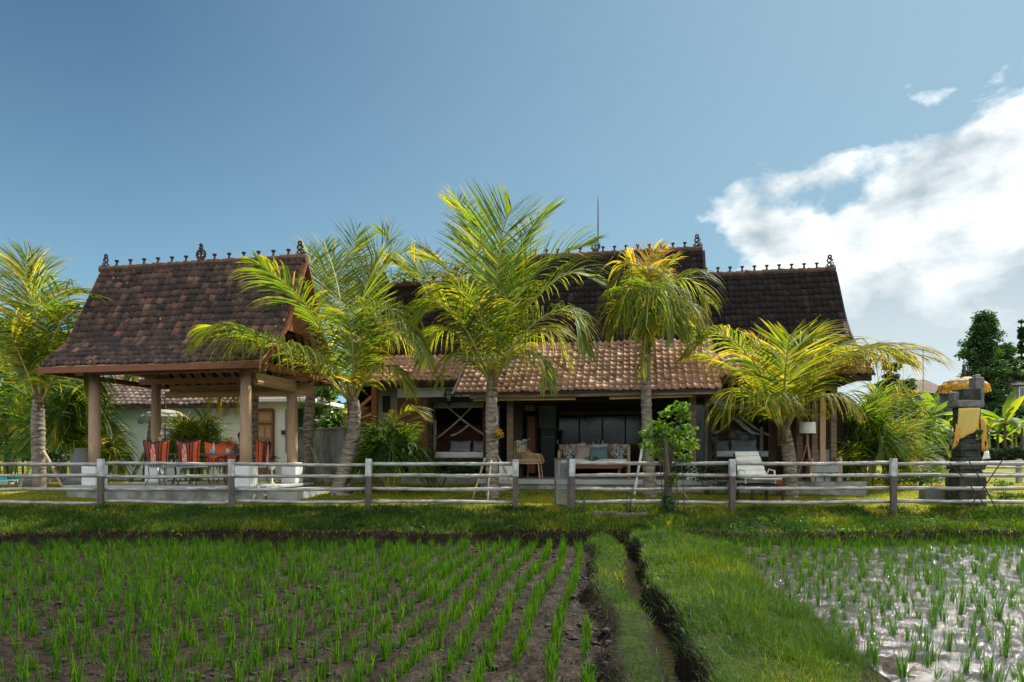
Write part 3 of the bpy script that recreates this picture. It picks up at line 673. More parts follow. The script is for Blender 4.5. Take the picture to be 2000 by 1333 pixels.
def tiles(fr, u0, u1, prof, tw=.17, tl=.25, zoff=H, amp=1.0, lift=.028, jit=1.0, zdip=None):
    pr = smooth_prof(prof); L = sum(math.hypot(b[0]-a[0], b[1]-a[1]) for a, b in zip(pr, pr[1:]))
    nr = max(1, round(L/tl)); rl = L/nr; nc_ = max(1, round((u1-u0)/tw)); cw = (u1-u0)/nc_
    V = []; Q = []; K = len(CS)
    for r in range(nr):
        va, za, dv, dz = prof_point(pr, max(0, r*rl-.03)); vb, zb, dv2, dz2 = prof_point(pr, min(L, (r+1)*rl+.02))
        nv, nz_ = -dz, dv                        # outward normal in (v, z)
        for c in range(nc_):
            j = random.gauss(0, .006)*jit; ja = random.gauss(0, .010)*jit+(.05 if random.random() < .012 else 0); ju = random.gauss(0, .003)*jit
            sg = .012*math.sin(u0+c*cw*1.7+r*.3)+.008*math.sin(c*.8+r*.5)
            b = len(V)
            for k, (s_, h_) in enumerate(CS):
                u = u0+(c+s_)*cw+ju; h = h_*amp
                V.append(fr.p(u, va+nv*(h+lift+j)-dv*ja, zoff+sg+za+nz_*(h+lift+j)-dz*ja))
            for k, (s_, h_) in enumerate(CS):
                u = u0+(c+s_)*cw+ju; h = h_*amp
                V.append(fr.p(u, vb+nv*(h+.003+j), zoff+sg+zb+nz_*(h+.003+j)))
            for k, (s_, h_) in enumerate(CS):
                u = u0+(c+s_)*cw+ju; h = h_*amp-.016
                V.append(fr.p(u, va+nv*(h+lift+j)-dv*ja, zoff+sg+za+nz_*(h+lift+j)-dz*ja))
            for k in range(K-1):
                Q.append((b+k, b+k+1, b+K+k+1, b+K+k)); Q.append((b+2*K+k, b+2*K+k+1, b+k+1, b+k))
    return np.array([tuple(p) for p in V]), np.array(Q)
def deck_sheet(mb, fr, u0, u1, prof, zoff=H, th=.05, below=.012):
    """boarding under the tiles, follows the same bend"""
    pr = smooth_prof(prof)
    for (v0, z0), (v1, z1) in zip(pr, pr[1:]):
        P = [fr.p(u, v, zoff+z-below-d) for d in (th, 0) for u, v, z in ((u0,v0,z0),(u1,v0,z0),(u1,v1,z1),(u0,v1,z1))]
        mb.hexa(P)
def tile_part(name, fr, u0, u1, prof, m, parent, **k):
    V, Q = tiles(fr, u0, u1, prof, **k); return mesh_obj(name, V, Q, m, parent)
def ridge_ornament(fr, u, v, z, parent, s=1.0):
    mb = MB(); p = fr.p(u, v, z); Mz = Matrix.Rotation(fr.rz, 4, 'Z')
    mb.lathe([(.055*s,-.02),(.05*s,.02),(.035*s,.05),(.03*s,.09),(.05*s,.12),(.062*s,.14),(.06*s,.155)], p, 8)
    for k in (-1, 1): mb.box(p+Vector((fr.w[0]*k*.045*s, fr.w[1]*k*.045*s, .165*s)), (.035*s,.04*s,.05*s), fr.rz)
    mb.box(p+Vector((0, 0, .155*s)), (.05*s,.04*s,.03*s), fr.rz)
    return mb.build('ridge_ornament', M['terracotta'], parent)
def finial(fr, u, v, z, parent, s=1.0, centre=False, flip=1):
    mb = MB(); p = fr.p(u, v, z); d = (fr.d[0], fr.d[1], 0)
    def q(a, c): return p+Vector((fr.w[0]*a*s, fr.w[1]*a*s, c*s))
    mb.box(q(0, .03), (.22*s,.10*s,.10*s), fr.rz)
    if centre:
        mb.ring(q(0,.24), .15*s, .032*s, d, 18, 6)
        for a in range(14):
            an = 2*math.pi*a/14; mb.blob(q(.185*math.cos(an), .24+.185*math.sin(an)), (.06*s,.06*s,.06*s), 6, 4)
        for k in (-1, 1): mb.ring(q(k*.06,.22), .055*s, .022*s, d, 10, 5)
        mb.bar(q(0,.1), q(0,.42), .05*s, .05*s, d); mb.ring(q(0,.34), .04*s, .02*s, d, 10, 5)
        mb.lathe([(.03*s,0),(.055*s,.03*s),(.03*s,.07*s)], q(0,.42), 8); mb.blob(q(0,.56), (.14*s,.10*s,.14*s), 10, 6)
        for k in (-1, 1): mb.blob(q(k*.07,.47), (.05*s,.05*s,.06*s), 6, 4)
    else:
        mb.ring(q(.05*flip,.13), .065*s, .028*s, d, 12, 6); mb.ring(q(-.07*flip,.16), .05*s, .024*s, d, 12, 6)
        mb.ring(q(.05*flip,.30), .075*s, .032*s, d, 12, 6); mb.ring(q(-.06*flip,.31), .04*s, .022*s, d, 10, 5)
        mb.ring(q(.03*flip,.46), .06*s, .034*s, d, 12, 6); mb.blob(q(-.03*flip,.40), (.07*s,.06*s,.07*s), 6, 4)
        mb.ring(q(.15*flip,.08), .04*s, .02*s, d, 10, 5); mb.ring(q(-.16*flip,.08), .03*s, .018*s, d, 10, 5)
    return mb.build('finial', M['terracotta'], parent)

# ------------------------------------------------------------------ dining pavilion
PF = Fr(-10.33, 16.9, math.atan2(.8, 4.05)); PW, PD = 4.13, 2.15
pav = thing('dining_pavilion', 'open sided dining pavilion on white plinths under a steep brown tiled roof', 'pavilion', tuple(PF.p(PW/2, PD/2, H-.9)), PF.rz)
zs = H+(HY-949)/F*16.6                           # floor level
mb = MB(); PF.box(mb, -.62, PW+.35, -.32, PD+.55, zs-.07, zs); mb.build('floor', M['slab'], pav, bevel=.012)
mb = MB(); PF.box(mb, -.56, PW+.30, -.26, PD+.5, zs-.55, zs-.072); mb.build('base', M['slab_side'], pav)
mb = MB(); PF.box(mb, PW+.352, PW+1.15, .3, PD+.4, zs-.6, zs-.10); mb.build('step', M['slab'], pav, bevel=.015)
cz = H+(HY-905)/F*16.7; bz = H+2.02
for u in (0, PW):
    for v in (0, PD):
        mb = MB(); c = PF.p(u, v, (zs+cz)/2); mb.rbox(c, (.40,.40,cz-zs), .015, PF.rz); mb.build('plinth', M['plaster2'], pav)
        mb = MB(); P0 = PF.p(u, v, cz)
        mb.tube([P0+Vector((0,0,k*(bz-cz)/5)) for k in range(6)], [.135,.137,.136,.131,.124,.116], 14); mb.build('column', M['teak_pale'], pav, smooth=True)
EZ = 2.13
prof = [(-.90, EZ), (-.07, 2.84), (.31, 3.53), (1.03, 4.93)]; U0, U1 = -.70, PW+.95
rf = tile_part('roof', PF, U0, U1, prof, M['tile_pav'], pav, tw=.162, tl=.20, lift=.030)
back = [(2.06-v, z) for v, z in prof]; back[0] = (2.95, EZ)
mb = MB(); deck_sheet(mb, PF, U0+.02, U1-.02, prof); deck_sheet(mb, PF, U0+.02, U1-.02, back, th=.05); mb.build('underlay', M['bamboo_mat'], pav)
tile_part('back_tiles', PF, U0, U1, back, M['tile_pav'], pav, tw=.2, tl=.30)
# gable boards and infill
for ug, nm in ((U1+.015, 1), (U0-.015, -1)):
    mb = MB()
    for pr in (smooth_prof(prof, 10), smooth_prof(back, 10)):
        for (v0, z0), (v1, z1) in zip(pr, pr[1:]):
            a, b_ = PF.p(ug, v0, H+z0-.09), PF.p(ug, v1, H+z1-.09); mb.bar(a, b_, .035, .17, (PF.w[0], PF.w[1], 0))
    mb.build('gable_board', M['teak_red'], pav)
    mb = MB(); ui = ug-nm*.28
    mb.pts([PF.p(ui, .2, H+3.1), PF.p(ui, 1.86, H+3.1), PF.p(ui, 1.03, H+4.75), PF.p(ui-nm*.02, .2, H+3.1), PF.p(ui-nm*.02, 1.86, H+3.1), PF.p(ui-nm*.02, 1.03, H+4.75)], [(0,1,2),(5,4,3),(0,3,4,1),(1,4,5,2),(2,5,3,0)])
    mb.build('gable_panel', M['teak_red'], pav)
# ridge
mb = MB(); n = 26
for i in range(n):
    a = U0-.05+(U1-U0+.1)*i/n; b_ = U0-.05+(U1-U0+.1)*(i+1.08)/n
    mb.tube([PF.p(a, 1.03, H+4.95+random.gauss(0,.006)), PF.p(b_, 1.03, H+4.93+random.gauss(0,.006))], [.105, .092], 8)
rdg = mb.build('ridge_cap', M['ridge'], rf)
for i in range(14):
    if i == 7 or i in (0,): continue
    u = U0+.02+(U1-U0-.04)*i/14; ridge_ornament(PF, u, 1.03, H+5.02, rf, .84)
finial(PF, U0+.08, 1.03, H+5.0, rf, .66); finial(PF, (U0+U1)/2+.02, 1.03, H+5.0, rf, .76, True); finial(PF, U1-.10, 1.03, H+5.0, rf, .68, flip=-1)
# eave boards and beams
mb = MB(); PF.box(mb, U0, U1, -.93, -.885, H+EZ-.165, H+EZ-.015); mb.build('eave_board', M['teak_red'], pav, bevel=.006)
mb = MB(); PF.box(mb, U0, U1, 2.94, 2.985, H+EZ-.165, H+EZ-.015); mb.build('eave_board', M['teak_red'], pav)
for uu in (U0+.02, U1-.065):
    mb = MB(); PF.box(mb, uu, uu+.045, -.883, 2.938, H+EZ-.15, H+EZ-.02); mb.build('eave_board', M['teak_red'], pav)
for v in (0, PD):
    mb = MB(); PF.box(mb, -.5, PW+.5, v-.07, v+.07, bz-.001, bz+.15); mb.build('beam', M['teak'], pav, bevel=.008)
for u in (0, PW):
    mb = MB(); PF.box(mb, u-.065, u+.065, -.5, PD+.5, bz+.151, bz+.27); mb.build('beam', M['teak'], pav, bevel=.008)
for v in (.45, 1.7):
    mb = MB(); PF.box(mb, -.4, PW+.4, v-.04, v+.04, bz+.271, bz+.36); mb.build('beam', M['wood_dark'], pav)
for i in range(17):
    u = U0+.15+i*(U1-U0-.3)/16
    for a_, b_ in (((-.85, EZ-.11), (-.05, 2.70)), ((2.9, EZ-.11), (2.12, 2.70))): MB().bar(PF.p(u, a_[0], H+a_[1]), PF.p(u, b_[0], H+b_[1]), .05, .07).build('rafter', M['wood_dark'], pav)
# bamboo lining seen from below: the back slope comes down to the eave
mb = MB(); mb.pts([PF.p(-.3, .05, H+2.72), PF.p(PW+.6, .05, H+2.72), PF.p(PW+.6, 2.0, H+2.72), PF.p(-.3, 2.0, H+2.72)], [(0,1,2,3)]); mb.build('ceiling_mat', M['bamboo_mat'], pav)
# rolled blinds along the back
for a, b_ in ((.35, PW+.55),):
    mb = MB(); PF.box(mb, a, b_, PD+.10, PD+.16, bz-.26, bz-.04); mb.build('blind', M['blind'], pav)
    mb = MB(); mb.tube([PF.p(a-.04, PD+.02, bz-.30), PF.p(b_+.04, PD+.02, bz-.30)], .085, 10); rb = mb.build('blind_roll', M['blind'], pav, smooth=True)
mb = MB(); mb.tube([PF.p(PW+.12, .2, bz-.22), PF.p(PW+.12, PD-.15, bz-.22)], .085, 10); PF.box(mb, PW+.09, PW+.14, .2, PD-.15, bz-.2, bz-.001); mb.build('blind_roll', M['blind'], pav)

# ------------------------------------------------------------------ main house
HF = Fr(2.03, 18.0, R(10))
house = thing('main_house', 'long low villa with three steep dark tiled roofs and a sunlit clay tiled verandah roof', 'house', tuple(HF.p(0, 1.5, H-.9)), HF.rz)
DZ = H-.60
mb = MB(); HF.box(mb, -3.0, 3.05, 0, 1.6, DZ-.13, DZ); mb.build('verandah_floor', M['slab'], house, bevel=.01)
mb = MB(); HF.box(mb, -2.94, 3.0, .06, 1.6, DZ-.5, DZ-.132); mb.build('verandah_base', M['slab_side'], house)
mb = MB(); HF.box(mb, -6.4, 7.0, 1.602, 4.6, DZ-.5, DZ+.003); HF.box(mb, -6.4,-3.002, 1.15, 1.601, DZ-.5, DZ+.003); mb.build('floor', M['slab_side'], house)
pv = [(-.8,1.68),(1.49,3.29),(2.08,3.88),(3.3,6.30)]
pr_ = [(-.5,1.56),(1.43,2.88),(2.42,3.57),(3.6,5.57)]
pl = [(.6,2.16),(1.95,3.10),(2.25,3.45),(3.3,5.62)]
def split_at(p, v):
    z = float(np.interp(v, [a for a, _ in p], [b for _, b in p])); return [q for q in p if q[0] < v]+[(v, z)], [(v, z)]+[q for q in p if q[0] > v]
lo, hi_ = split_at(pv, 1.49)
r1 = tile_part('verandah_roof', HF, -3.42, 3.28, lo, M['tile_front'], house, tw=.172, tl=.262, lift=.020, amp=.85)
r2 = tile_part('central_roof', HF, -3.42, 3.20, hi_, M['tile_dark'], house, tw=.172, tl=.24)
lo3, hi3 = split_at(pr_, 1.43); lo3 = split_at(lo3, .25)[1]
r3 = tile_part('right_roof', HF, 3.10, 7.06, hi3, M['tile_dark'], house, tw=.172, tl=.24)
r3b = tile_part('lower_right_roof', HF, 3.285, 7.02, lo3, M['tile_front'], house, tw=.172, tl=.262, lift=.024)
lo4, hi4 = split_at(pl, 1.95)
r4 = tile_part('left_roof', HF, -7.05, -3.38, hi4, M['tile_dark'], house, tw=.172, tl=.24)
r4b = tile_part('lower_left_roof', HF, -7.05, -3.425, lo4, M['tile_front'], house, tw=.172, tl=.24)
mb = MB()
for u0, u1, p in ((-3.40,3.18,pv),(3.19,7.0,split_at(pr_, .27)[1]),(-7.03,-3.41,pl)):
    deck_sheet(mb, HF, u0, u1, p)
    e = p[-1]; mb_back = [(e[0]+2.9, 2.2), (e[0]+1.3, 3.4), (e[0], e[1])]
    deck_sheet(mb, HF, u0, u1, mb_back)
mb.build('roof_boarding', M['wood_dark'], house)
for u0, u1, p in ((-3.45,3.2,pv),(3.19,7.06,pr_),(-7.05,-3.41,pl)):      # back slopes
    e = p[-1]; tile_part('back_tiles', HF, u0, u1, [(e[0]+2.9, 2.2), (e[0]+1.3, 3.4), (e[0], e[1])], M['tile_dark'], house, tw=.3, tl=.4)
for u0, u1, p, par, cf, le, re in ((-3.45,3.2,pv,r2,1,1,1),(3.2,7.06,pr_,r3,0,0,1),(-7.05,-3.41,pl,r4,0,1,0)):
    v, z = p[-1]; mb = MB(); n = round((u1-u0)/.25)
    for i in range(n):
        a = u0+(u1-u0)*i/n; b_ = u0+(u1-u0)*(i+1.08)/n
        mb.tube([HF.p(a, v, H+z+.02+random.gauss(0,.006)), HF.p(b_, v, H+z+.005+random.gauss(0,.006))], [.095, .085], 8)
    mb.build('ridge_cap', M['ridge'], par)
    k = round((u1-u0)/.37)
    for i in range(k+1):
        u = u0+.15+(u1-u0-.3)*i/k
        if (i == 0 and le) or (i == k and re) or (cf and abs(u-(u0+u1)/2) < .3): continue
        ridge_ornament(HF, u, v, H+z+.08, par, .84)
    if le: finial(HF, u0+.12, v, H+z+.07, par, .72)
    if re: finial(HF, u1-.12, v, H+z+.07, par, .72, flip=-1)
    if cf: finial(HF, (u0+u1)/2+.12, v, H+z+.07, par, .78, True)
# gable boards of the house
for ug, p in ((7.04, split_at(pr_, .3)[1]), (3.215, hi_), (-3.455, lo), (-7.07, pl)):
    mb = MB(); pp = smooth_prof(p, 10)
    for (v0, z0), (v1, z1) in zip(pp, pp[1:]): mb.bar(HF.p(ug, v0, H+z0-.05), HF.p(ug, v1, H+z1-.05), .03, .15, (HF.w[0], HF.w[1], 0))
    mb.build('gable_board', M['wood_dark'], house)
for u in (3.17, 6.93, -3.36, -7.0):              # gable walls
    mb = MB(); p = {3.17: hi_, 6.93: split_at(pr_, .5)[1], -3.36: hi_, -7.0: pl}[u]; v, z = p[-1]
    prf = [q for q in p]+[(v+1.3, 3.4)]
    P = [HF.p(u, a, H+b_-.1) for a, b_ in prf]+[HF.p(u, v+1.3, H+2.0), HF.p(u, prf[0][0]+.3, H+(2.0 if prf[0][1] > 2.2 else 1.4))]
    Pb = [q+Vector((HF.w[0]*.03, HF.w[1]*.03, 0)) for q in P]; m_ = len(P)
    mb.pts(P+Pb, [tuple(range(m_)), tuple(reversed(range(m_, 2*m_)))]+[(i, (i+1) % m_, m_+(i+1) % m_, m_+i) for i in range(m_)]); mb.build('gable_wall', M['wood_dark'], house)
# lightning rod behind the ridge
a = at(1168, 500, 21.6); mb = MB(); mb.tube([a-Vector((0,0,.5)), a+Vector((0,0,.9)), a+Vector((0,0,1.65)), at(1168, 383, 21.6)], [.022,.02,.014,.006], 6); mb.build('lightning_rod', M['wood_dark'], house)
# eave beams
def hb(px0, py0, px1, py1, v, w_, h_, m_, name='beam'):
    mb = MB(); u0, z0 = HF.uz(px0, py0, v); u1, z1 = HF.uz(px1, py1, v)
    mb.bar(HF.p(u0, v, z0), HF.p(u1, v, z1), w_, h_); return mb.build(name, m_, house, bevel=.008)
hb(918, 774, 1410, 764, -.74, .05, .15, M['wood_grey'], 'eave_board'); hb(705, 753, 921, 749, .66, .05, .12, M['wood_dark'], 'eave_board')
mb = MB(); HF.box(mb, 3.3, 7.0, .22, .27, H+1.90, H+2.04); mb.build('eave_board', M['wood_dark'], house)
hb(925, 781, 1124, 779, -.60, .05, .07, M['yellow_blind'], 'blind'); hb(1190, 778, 1353, 773, -.60, .05, .07, M['yellow_blind'], 'blind')
for i in range(14):
    u = -3.3+i*6.5/13; MB().bar(HF.p(u, -.70, H+1.63), HF.p(u, 1.5, H+3.16), .06, .07).build('rafter', M['wood_dark'], house)
for i in range(8):
    u = 3.4+i*3.5/7; MB().bar(HF.p(u, .30, H+1.98), HF.p(u, 1.4, H+2.74), .06, .07).build('rafter', M['wood_dark'], house)
# verandah posts with plinths
for px, rad in ((997, .085), (1352, .09)):
    u = HF.u(px, .15); c = HF.p(u, .15, DZ)
    mb = MB(); mb.rbox(c+Vector((0,0,.18)), (.30,.30,.36), .01, HF.rz); mb.build('plinth', M['plaster2'], house)
    mb = MB(); mb.rbox(c+Vector((0,0,.36+1.0)), (2*rad,2*rad,2.02), .012, HF.rz); mb.build('post', M['wood_grey'], house)
mb = MB(); u = HF.u(1012, .9); HF.box(mb, u-.10, u+.12, .85, 1.0, DZ+.001, H+1.9); mb.build('post', M['wood_dark'], house)
mb = MB(); u = HF.u(980, .1); HF.box(mb, u-.06, u+.06, .04, .2, DZ+.001, DZ+.42); mb.build('plinth', M['white_paint'], house)
hb(1015, 783, 1400, 770, .15, .12, .16, M['wood_dark'])
# front wall of the left wing
v = 1.25
def wall(name, m_, x0, y0, x1, y1, v0=1.25, th=.10, par=None):
    mb = MB(); HF.face(mb, x0, y0, x1, y1, v0, v0+th); return mb.build(name, m_, par or house)
wall('wall', M['plaster_green'], 738, 757, 776, 915); wall('lintel_panel', M['plaster'], 776.3, 757, 918, 776, 1.25, .08)
mp = wall('picture', M['wood_dark'], 747, 774, 762, 806, 1.235, .012)
mb = MB()
u0 = HF.u(776.5, 1.28); u1 = HF.u(838, 1.28); z0 = DZ; z1 = HF.uz(800, 776.5, 1.28)[1]
HF.box(mb, u0, u1, 1.30, 1.34, z0, z1); pnl = mb.build('board_panel', M['teak_red'], house)
mb = MB(); n = 22; hh = z1-z0; ww = u1-u0                       # diagonal boards
for i in range(-int(n*.5), n):
    a = i*.14; P = []
    for s_ in np.linspace(0, 1, 2): P.append(s_)
    # line z = a + (u) slope 1, clipped to the panel
    us = max(0, -a); ue = min(ww, hh-a)
    if ue-us < .05: continue
    mb.bar(HF.p(u0+us, 1.292, z0+a+us), HF.p(u0+ue, 1.292, z0+a+ue), .075, .018, (HF.d[0], HF.d[1], 0))
mb.build('diagonal_boards', M['teak_red'], house)
wall('door_frame', M['wood_dark'], 835, 777, 843, 915, 1.22, .1); wall('door_frame', M['wood_dark'], 843.3, 777, 975, 786, 1.22, .1); wall('door_frame', M['wood_dark'], 946, 786.5, 952, 915, 1.24, .1)
mb = MB(); HF.face(mb, 952.5, 786.5, 975, 935, 1.26, 1.28); mb.build('glass_panel', M['glass_dark'], house)
# orange corner post of the left wing with bracket
mb = MB(); u = HF.u(732, .7); HF.box(mb, u-.08, u+.08, .62, .78, DZ-.3, H+2.15); mb.build('post', M['teak_red'], house, bevel=.01)
mb = MB(); mb.bar(HF.p(u-.09, .70, H+1.75), HF.p(u-.95, .70, H+1.05), .07, .09); mb.bar(HF.p(u-.09, .70, H+1.25), HF.p(u-.9, .70, H+.95), .05, .06); mb.build('bracket', M['teak'], house)
# inside walls
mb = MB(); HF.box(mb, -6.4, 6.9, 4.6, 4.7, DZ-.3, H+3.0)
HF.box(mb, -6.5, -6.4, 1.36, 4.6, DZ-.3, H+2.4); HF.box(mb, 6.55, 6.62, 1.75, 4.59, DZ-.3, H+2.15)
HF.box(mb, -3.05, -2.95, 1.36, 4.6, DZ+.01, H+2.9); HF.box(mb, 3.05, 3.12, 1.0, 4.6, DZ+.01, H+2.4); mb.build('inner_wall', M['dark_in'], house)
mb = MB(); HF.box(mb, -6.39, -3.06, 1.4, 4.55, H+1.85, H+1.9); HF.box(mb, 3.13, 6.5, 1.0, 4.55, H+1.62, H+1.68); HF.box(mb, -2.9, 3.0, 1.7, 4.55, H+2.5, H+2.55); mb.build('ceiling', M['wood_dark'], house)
# living room back: glazed band, beam, pale cabinet
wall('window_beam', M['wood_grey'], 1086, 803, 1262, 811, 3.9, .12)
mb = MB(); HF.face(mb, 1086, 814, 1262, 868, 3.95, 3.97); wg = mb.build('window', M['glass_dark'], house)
mb = MB()
for x in (1086, 1130, 1175, 1220, 1260): HF.face(mb, x, 812, x+2.5, 868, 3.90, 3.945)
mb.build('frame', M['wood_dark'], wg)
wall('wall_panel', M['plaster_green'], 1052, 793, 1085, 836, 3.4, .05)
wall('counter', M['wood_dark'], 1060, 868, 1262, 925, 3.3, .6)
# right rooms
for x0, x1 in ((1341, 1384), (1392, 1505)):
    mb = MB(); HF.face(mb, x0, 776, x1, 928 if x0 < 1390 else 905, 1.05, 1.07); mb.build('glass_panel', M['glass'] if x0 > 1390 else M['glass_dark'], house)
for x0, x1 in ((1384.3, 1391.7), (1505.3, 1511), (1512, 1516)):
    wall('door_frame', M['wood_dark'], x0, 772, x1, 925, 1.02, .09)
wall('door_frame', M['wood_dark'], 1341, 766, 1530, 775, 1.02, .09)
wall('low_wall', M['wood_dark'], 1392, 906, 1505, 945, 1.04, .09)
# terrace at the right end
mb = MB(); HF.box(mb, 3.06, 6.9, .25, 1.0, DZ-.5, DZ-.02); mb.build('terrace', M['slab_side'], house)
for x, m_ in ((1561, 'wood_grey'), (1590, 'wood_grey'), (1606, 'teak_pale'), (1627, 'wood_grey')):
    mb = MB(); u = HF.u(x, .6); HF.box(mb, u-.07, u+.07, .53, .67, DZ-.019, H+1.75); mb.build('post', M[m_], house, bevel=.01)
wall('wall', M['wood_dark'], 1516.5, 775, 1655, 925, 1.6, .1)

# ------------------------------------------------------------------ guest house behind, garden wall
GF = Fr(-14.0, 24.0, R(6))
gh = thing('guest_house', 'low white guest house with grey brown tiles and a carved wooden door', 'house', tuple(GF.p(3, 1, H-.8)), GF.rz)
def gu(px, v=0): return GF.u(px, v)
zt = GF.uz(300, 795, 0)[1]
mb = MB(); GF.box(mb, gu(160), gu(568), 0, .2, H-.85, zt+.1); GF.box(mb, gu(568)-.2, gu(568), .2, 4, H-.85, zt+.1); GF.box(mb, gu(160), gu(160)+.2, .2, 4, H-.85, zt+.1); mb.build('wall', M['plaster'], gh)
gp = [(-.55, zt-H+.02), (3.4, zt-H+2.35)]
tile_part('roof', GF, gu(158), gu(487), gp, M['tile_back'], gh, tw=.21, tl=.25, lift=.035, amp=1.2)
mb = MB(); deck_sheet(mb, GF, gu(158), gu(487), gp); GF.box(mb, gu(158), gu(487), -.56, -.52, zt-.10, zt+.01); mb.build('eave', M['wood_dark'], gh)
mb = MB(); GF.box(mb, gu(480), gu(606, -.3), -.35, 3, zt+.102, zt+.25); mb.build('flat_roof', M['white_paint'], gh, bevel=.02)
mb = MB(); GF.box(mb, gu(482), gu(600, .2), .0, 3, zt+.252, zt+.42); mb.build('roof_coping', M['tile_back'], gh)
mb = MB(); GF.face(mb, 503, 803, 531, 925, -.07, -.01); dr_ = mb.build('door', M['teak'], gh)
mb = MB(); GF.face(mb, 500, 800, 503, 925, -.10, -.01); GF.face(mb, 531, 800, 534, 925, -.10, -.01); GF.face(mb, 503, 798, 531, 803, -.1, -.01); GF.face(mb, 503, 826, 531, 829, -.095, -.071); mb.build('frame', M['teak_red'], dr_)
for x0, y0, x1, y1 in [(x, y, x+10, y2) for x in (505.5, 518.5) for y, y2 in ((834, 855), (860, 880), (884, 905))]+[(507, 808, 527, 822)]:
    mb = MB(); GF.face(mb, x0, y0, x1, y1, -.085, -.072); mb.build('carved_panel', M['teak_pale'], dr_)
mb = MB(); GF.face(mb, 549, 841, 554, 849, -.1, -.005); mb.build('meter_box', M['black_iron'], gh)
mb = MB(); mb.tube([GF.p(gu(559), -.03, GF.uz(559, 800, 0)[1]), GF.p(gu(559), -.03, GF.uz(559, 885, 0)[1])], .02, 6); mb.build('pipe', M['grey_paint'], gh)
mb = MB(); GF.face(mb, 568, 798, 606, 835, .6, .7); mb.build('dark_recess', mat('dark green panel', (.03,.10,.07), .8), gh)
mb = MB(); mb.bar(at(572, 838, 21.9)-Vector((0,0,0)), at(745, 838, 21.0), .2, .06)
gw = thing('garden_wall', 'streaked grey concrete garden wall behind the leaning palms', 'wall', (at(655, 900, 21.4).x, 21.4, H-.85))
a, b_ = at(570, 840, 22.0), at(746, 840, 21.0)
mb = MB(); c0 = (a+b_)/2; ang = math.atan2(b_.y-a.y, b_.x-a.x); zt2 = a.z
mb.box((c0.x, c0.y, (H-.95+zt2)/2), ((b_-a).length, .16, zt2-H+.95), ang); mb.build('wall', M['garden_wall'], gw)
mb = MB(); mb.box((c0.x, c0.y, zt2+.025), ((b_-a).length+.02, .22, .05), ang); mb.build('coping', M['slab_side'], gw)

# ------------------------------------------------------------------ fence, gate
def fY(px): return 15.15-.4*px/1000
def gz(x, y): return float(ground_z(x, y))
def make_fence(name, label, posts, ends, tops, group=None):
    x0 = at(posts[0], 900, fY(posts[0]))
    t = thing(name, label, 'fence', (x0.x, x0.y, gz(x0.x, x0.y)))
    for px in posts:
        Y = fY(px); top = at(px, 896.5+random.uniform(-1,1.5), Y); g0 = gz(top.x, Y); spl = at(px, 931, Y).z; w_ = .125
        tl = random.uniform(-.02, .02); lean = Matrix.Rotation(tl, 4, 'Y') @ Matrix.Rotation(.02+random.uniform(-.2,.2), 4, 'Z')
        mb = MB(); mb.rbox((top.x, Y, (top.z+spl)/2), (w_, w_*.8, top.z-spl), .008, M=lean); p = mb.build('post', M['fence_white'], t)
        mb = MB(); mb.rbox((top.x-tl*.25, Y, (spl+g0-.15)/2-.001), (w_*.93, w_*.75, spl-g0+.15), .008, M=lean); mb.build('bare_lower_post', M['fence_wood'], p)
    xs = [ends[0]]+posts[(0 if ends[0] < posts[0] else 1):]
    if ends[1] > xs[-1]: xs.append(ends[1])
    for i in range(len(xs)-1):
        for j, py in enumerate(tops):
            a = at(xs[i], py+random.uniform(-1.2,1.2), fY(xs[i])+.09); b = at(xs[i+1], py+random.uniform(-1.2,1.2), fY(xs[i+1])+.09)
            n = 9; P = []; r = []
            r0 = random.uniform(.034, .045); r1 = random.uniform(.034, .045)
            ph = random.uniform(0, 6); am = random.uniform(.004, .014)
            for k in range(n+1):
                s = k/n; q = a.lerp(b, s); q.z += am*math.sin(ph+s*5)+random.gauss(0, .003); q.y += random.gauss(0, .004); P.append(q); r.append(r0+(r1-r0)*s+random.gauss(0, .0015))
            MB().tube(P, r, 9).build('rail', M['rail'], t, smooth=True)
    return t
make_fence('post_and_rail_fence', 'four rail timber fence left of the gate, in front of the pavilion', [-70, 197, 452, 720, 1007], (-330, 1010), (907, 930, 956, 981))
make_fence('post_and_rail_fence', 'four rail timber fence right of the gate, in front of the shrine', [1117, 1430, 1745, 2075], (1117, 2400), (905.5, 929, 955, 981))
Y = fY(1083); hinge = at(1110, 900, fY(1110)+.02); far = at(1085, 900, fY(1083)+.75); g0 = gz(hinge.x, hinge.y)
gt = thing('gate', 'narrow wire mesh gate standing open beside the white post', 'gate', (hinge.x, hinge.y, g0))
zt_ = at(1110, 895, hinge.y).z; zb_ = g0+.06
mb = MB()
for p in (hinge, far): mb.bar((p.x, p.y, zb_), (p.x, p.y, zt_), .05, .04)
for z in (zb_+.02, zt_-.02): mb.bar((hinge.x, hinge.y, z), (far.x, far.y, z), .03, .04)
mb.build('frame', M['grey_iron'], gt)
mb = MB()
for i in range(1, 16): s = i/16; p = hinge.lerp(far, s); mb.bar((p.x, p.y, zb_), (p.x, p.y, zt_), .007, .007)
for i in range(1, 30): z = zb_+(zt_-zb_)*i/30; mb.bar((hinge.x, hinge.y, z), (far.x, far.y, z), .007, .007)
mb.build('wire_mesh', M['mesh_iron'], gt)
mb = MB(); c = hinge+Vector((.05,-.03,0))
for z in (zt_-.15, zb_+.2): mb.box((c.x, c.y, z), (.07,.03,.05))
mb.bar((c.x-.01, c.y, zb_-.1), (c.x-.01, c.y, zt_+.01), .045, .05); mb.build('hinge_post', M['grey_iron'], gt)

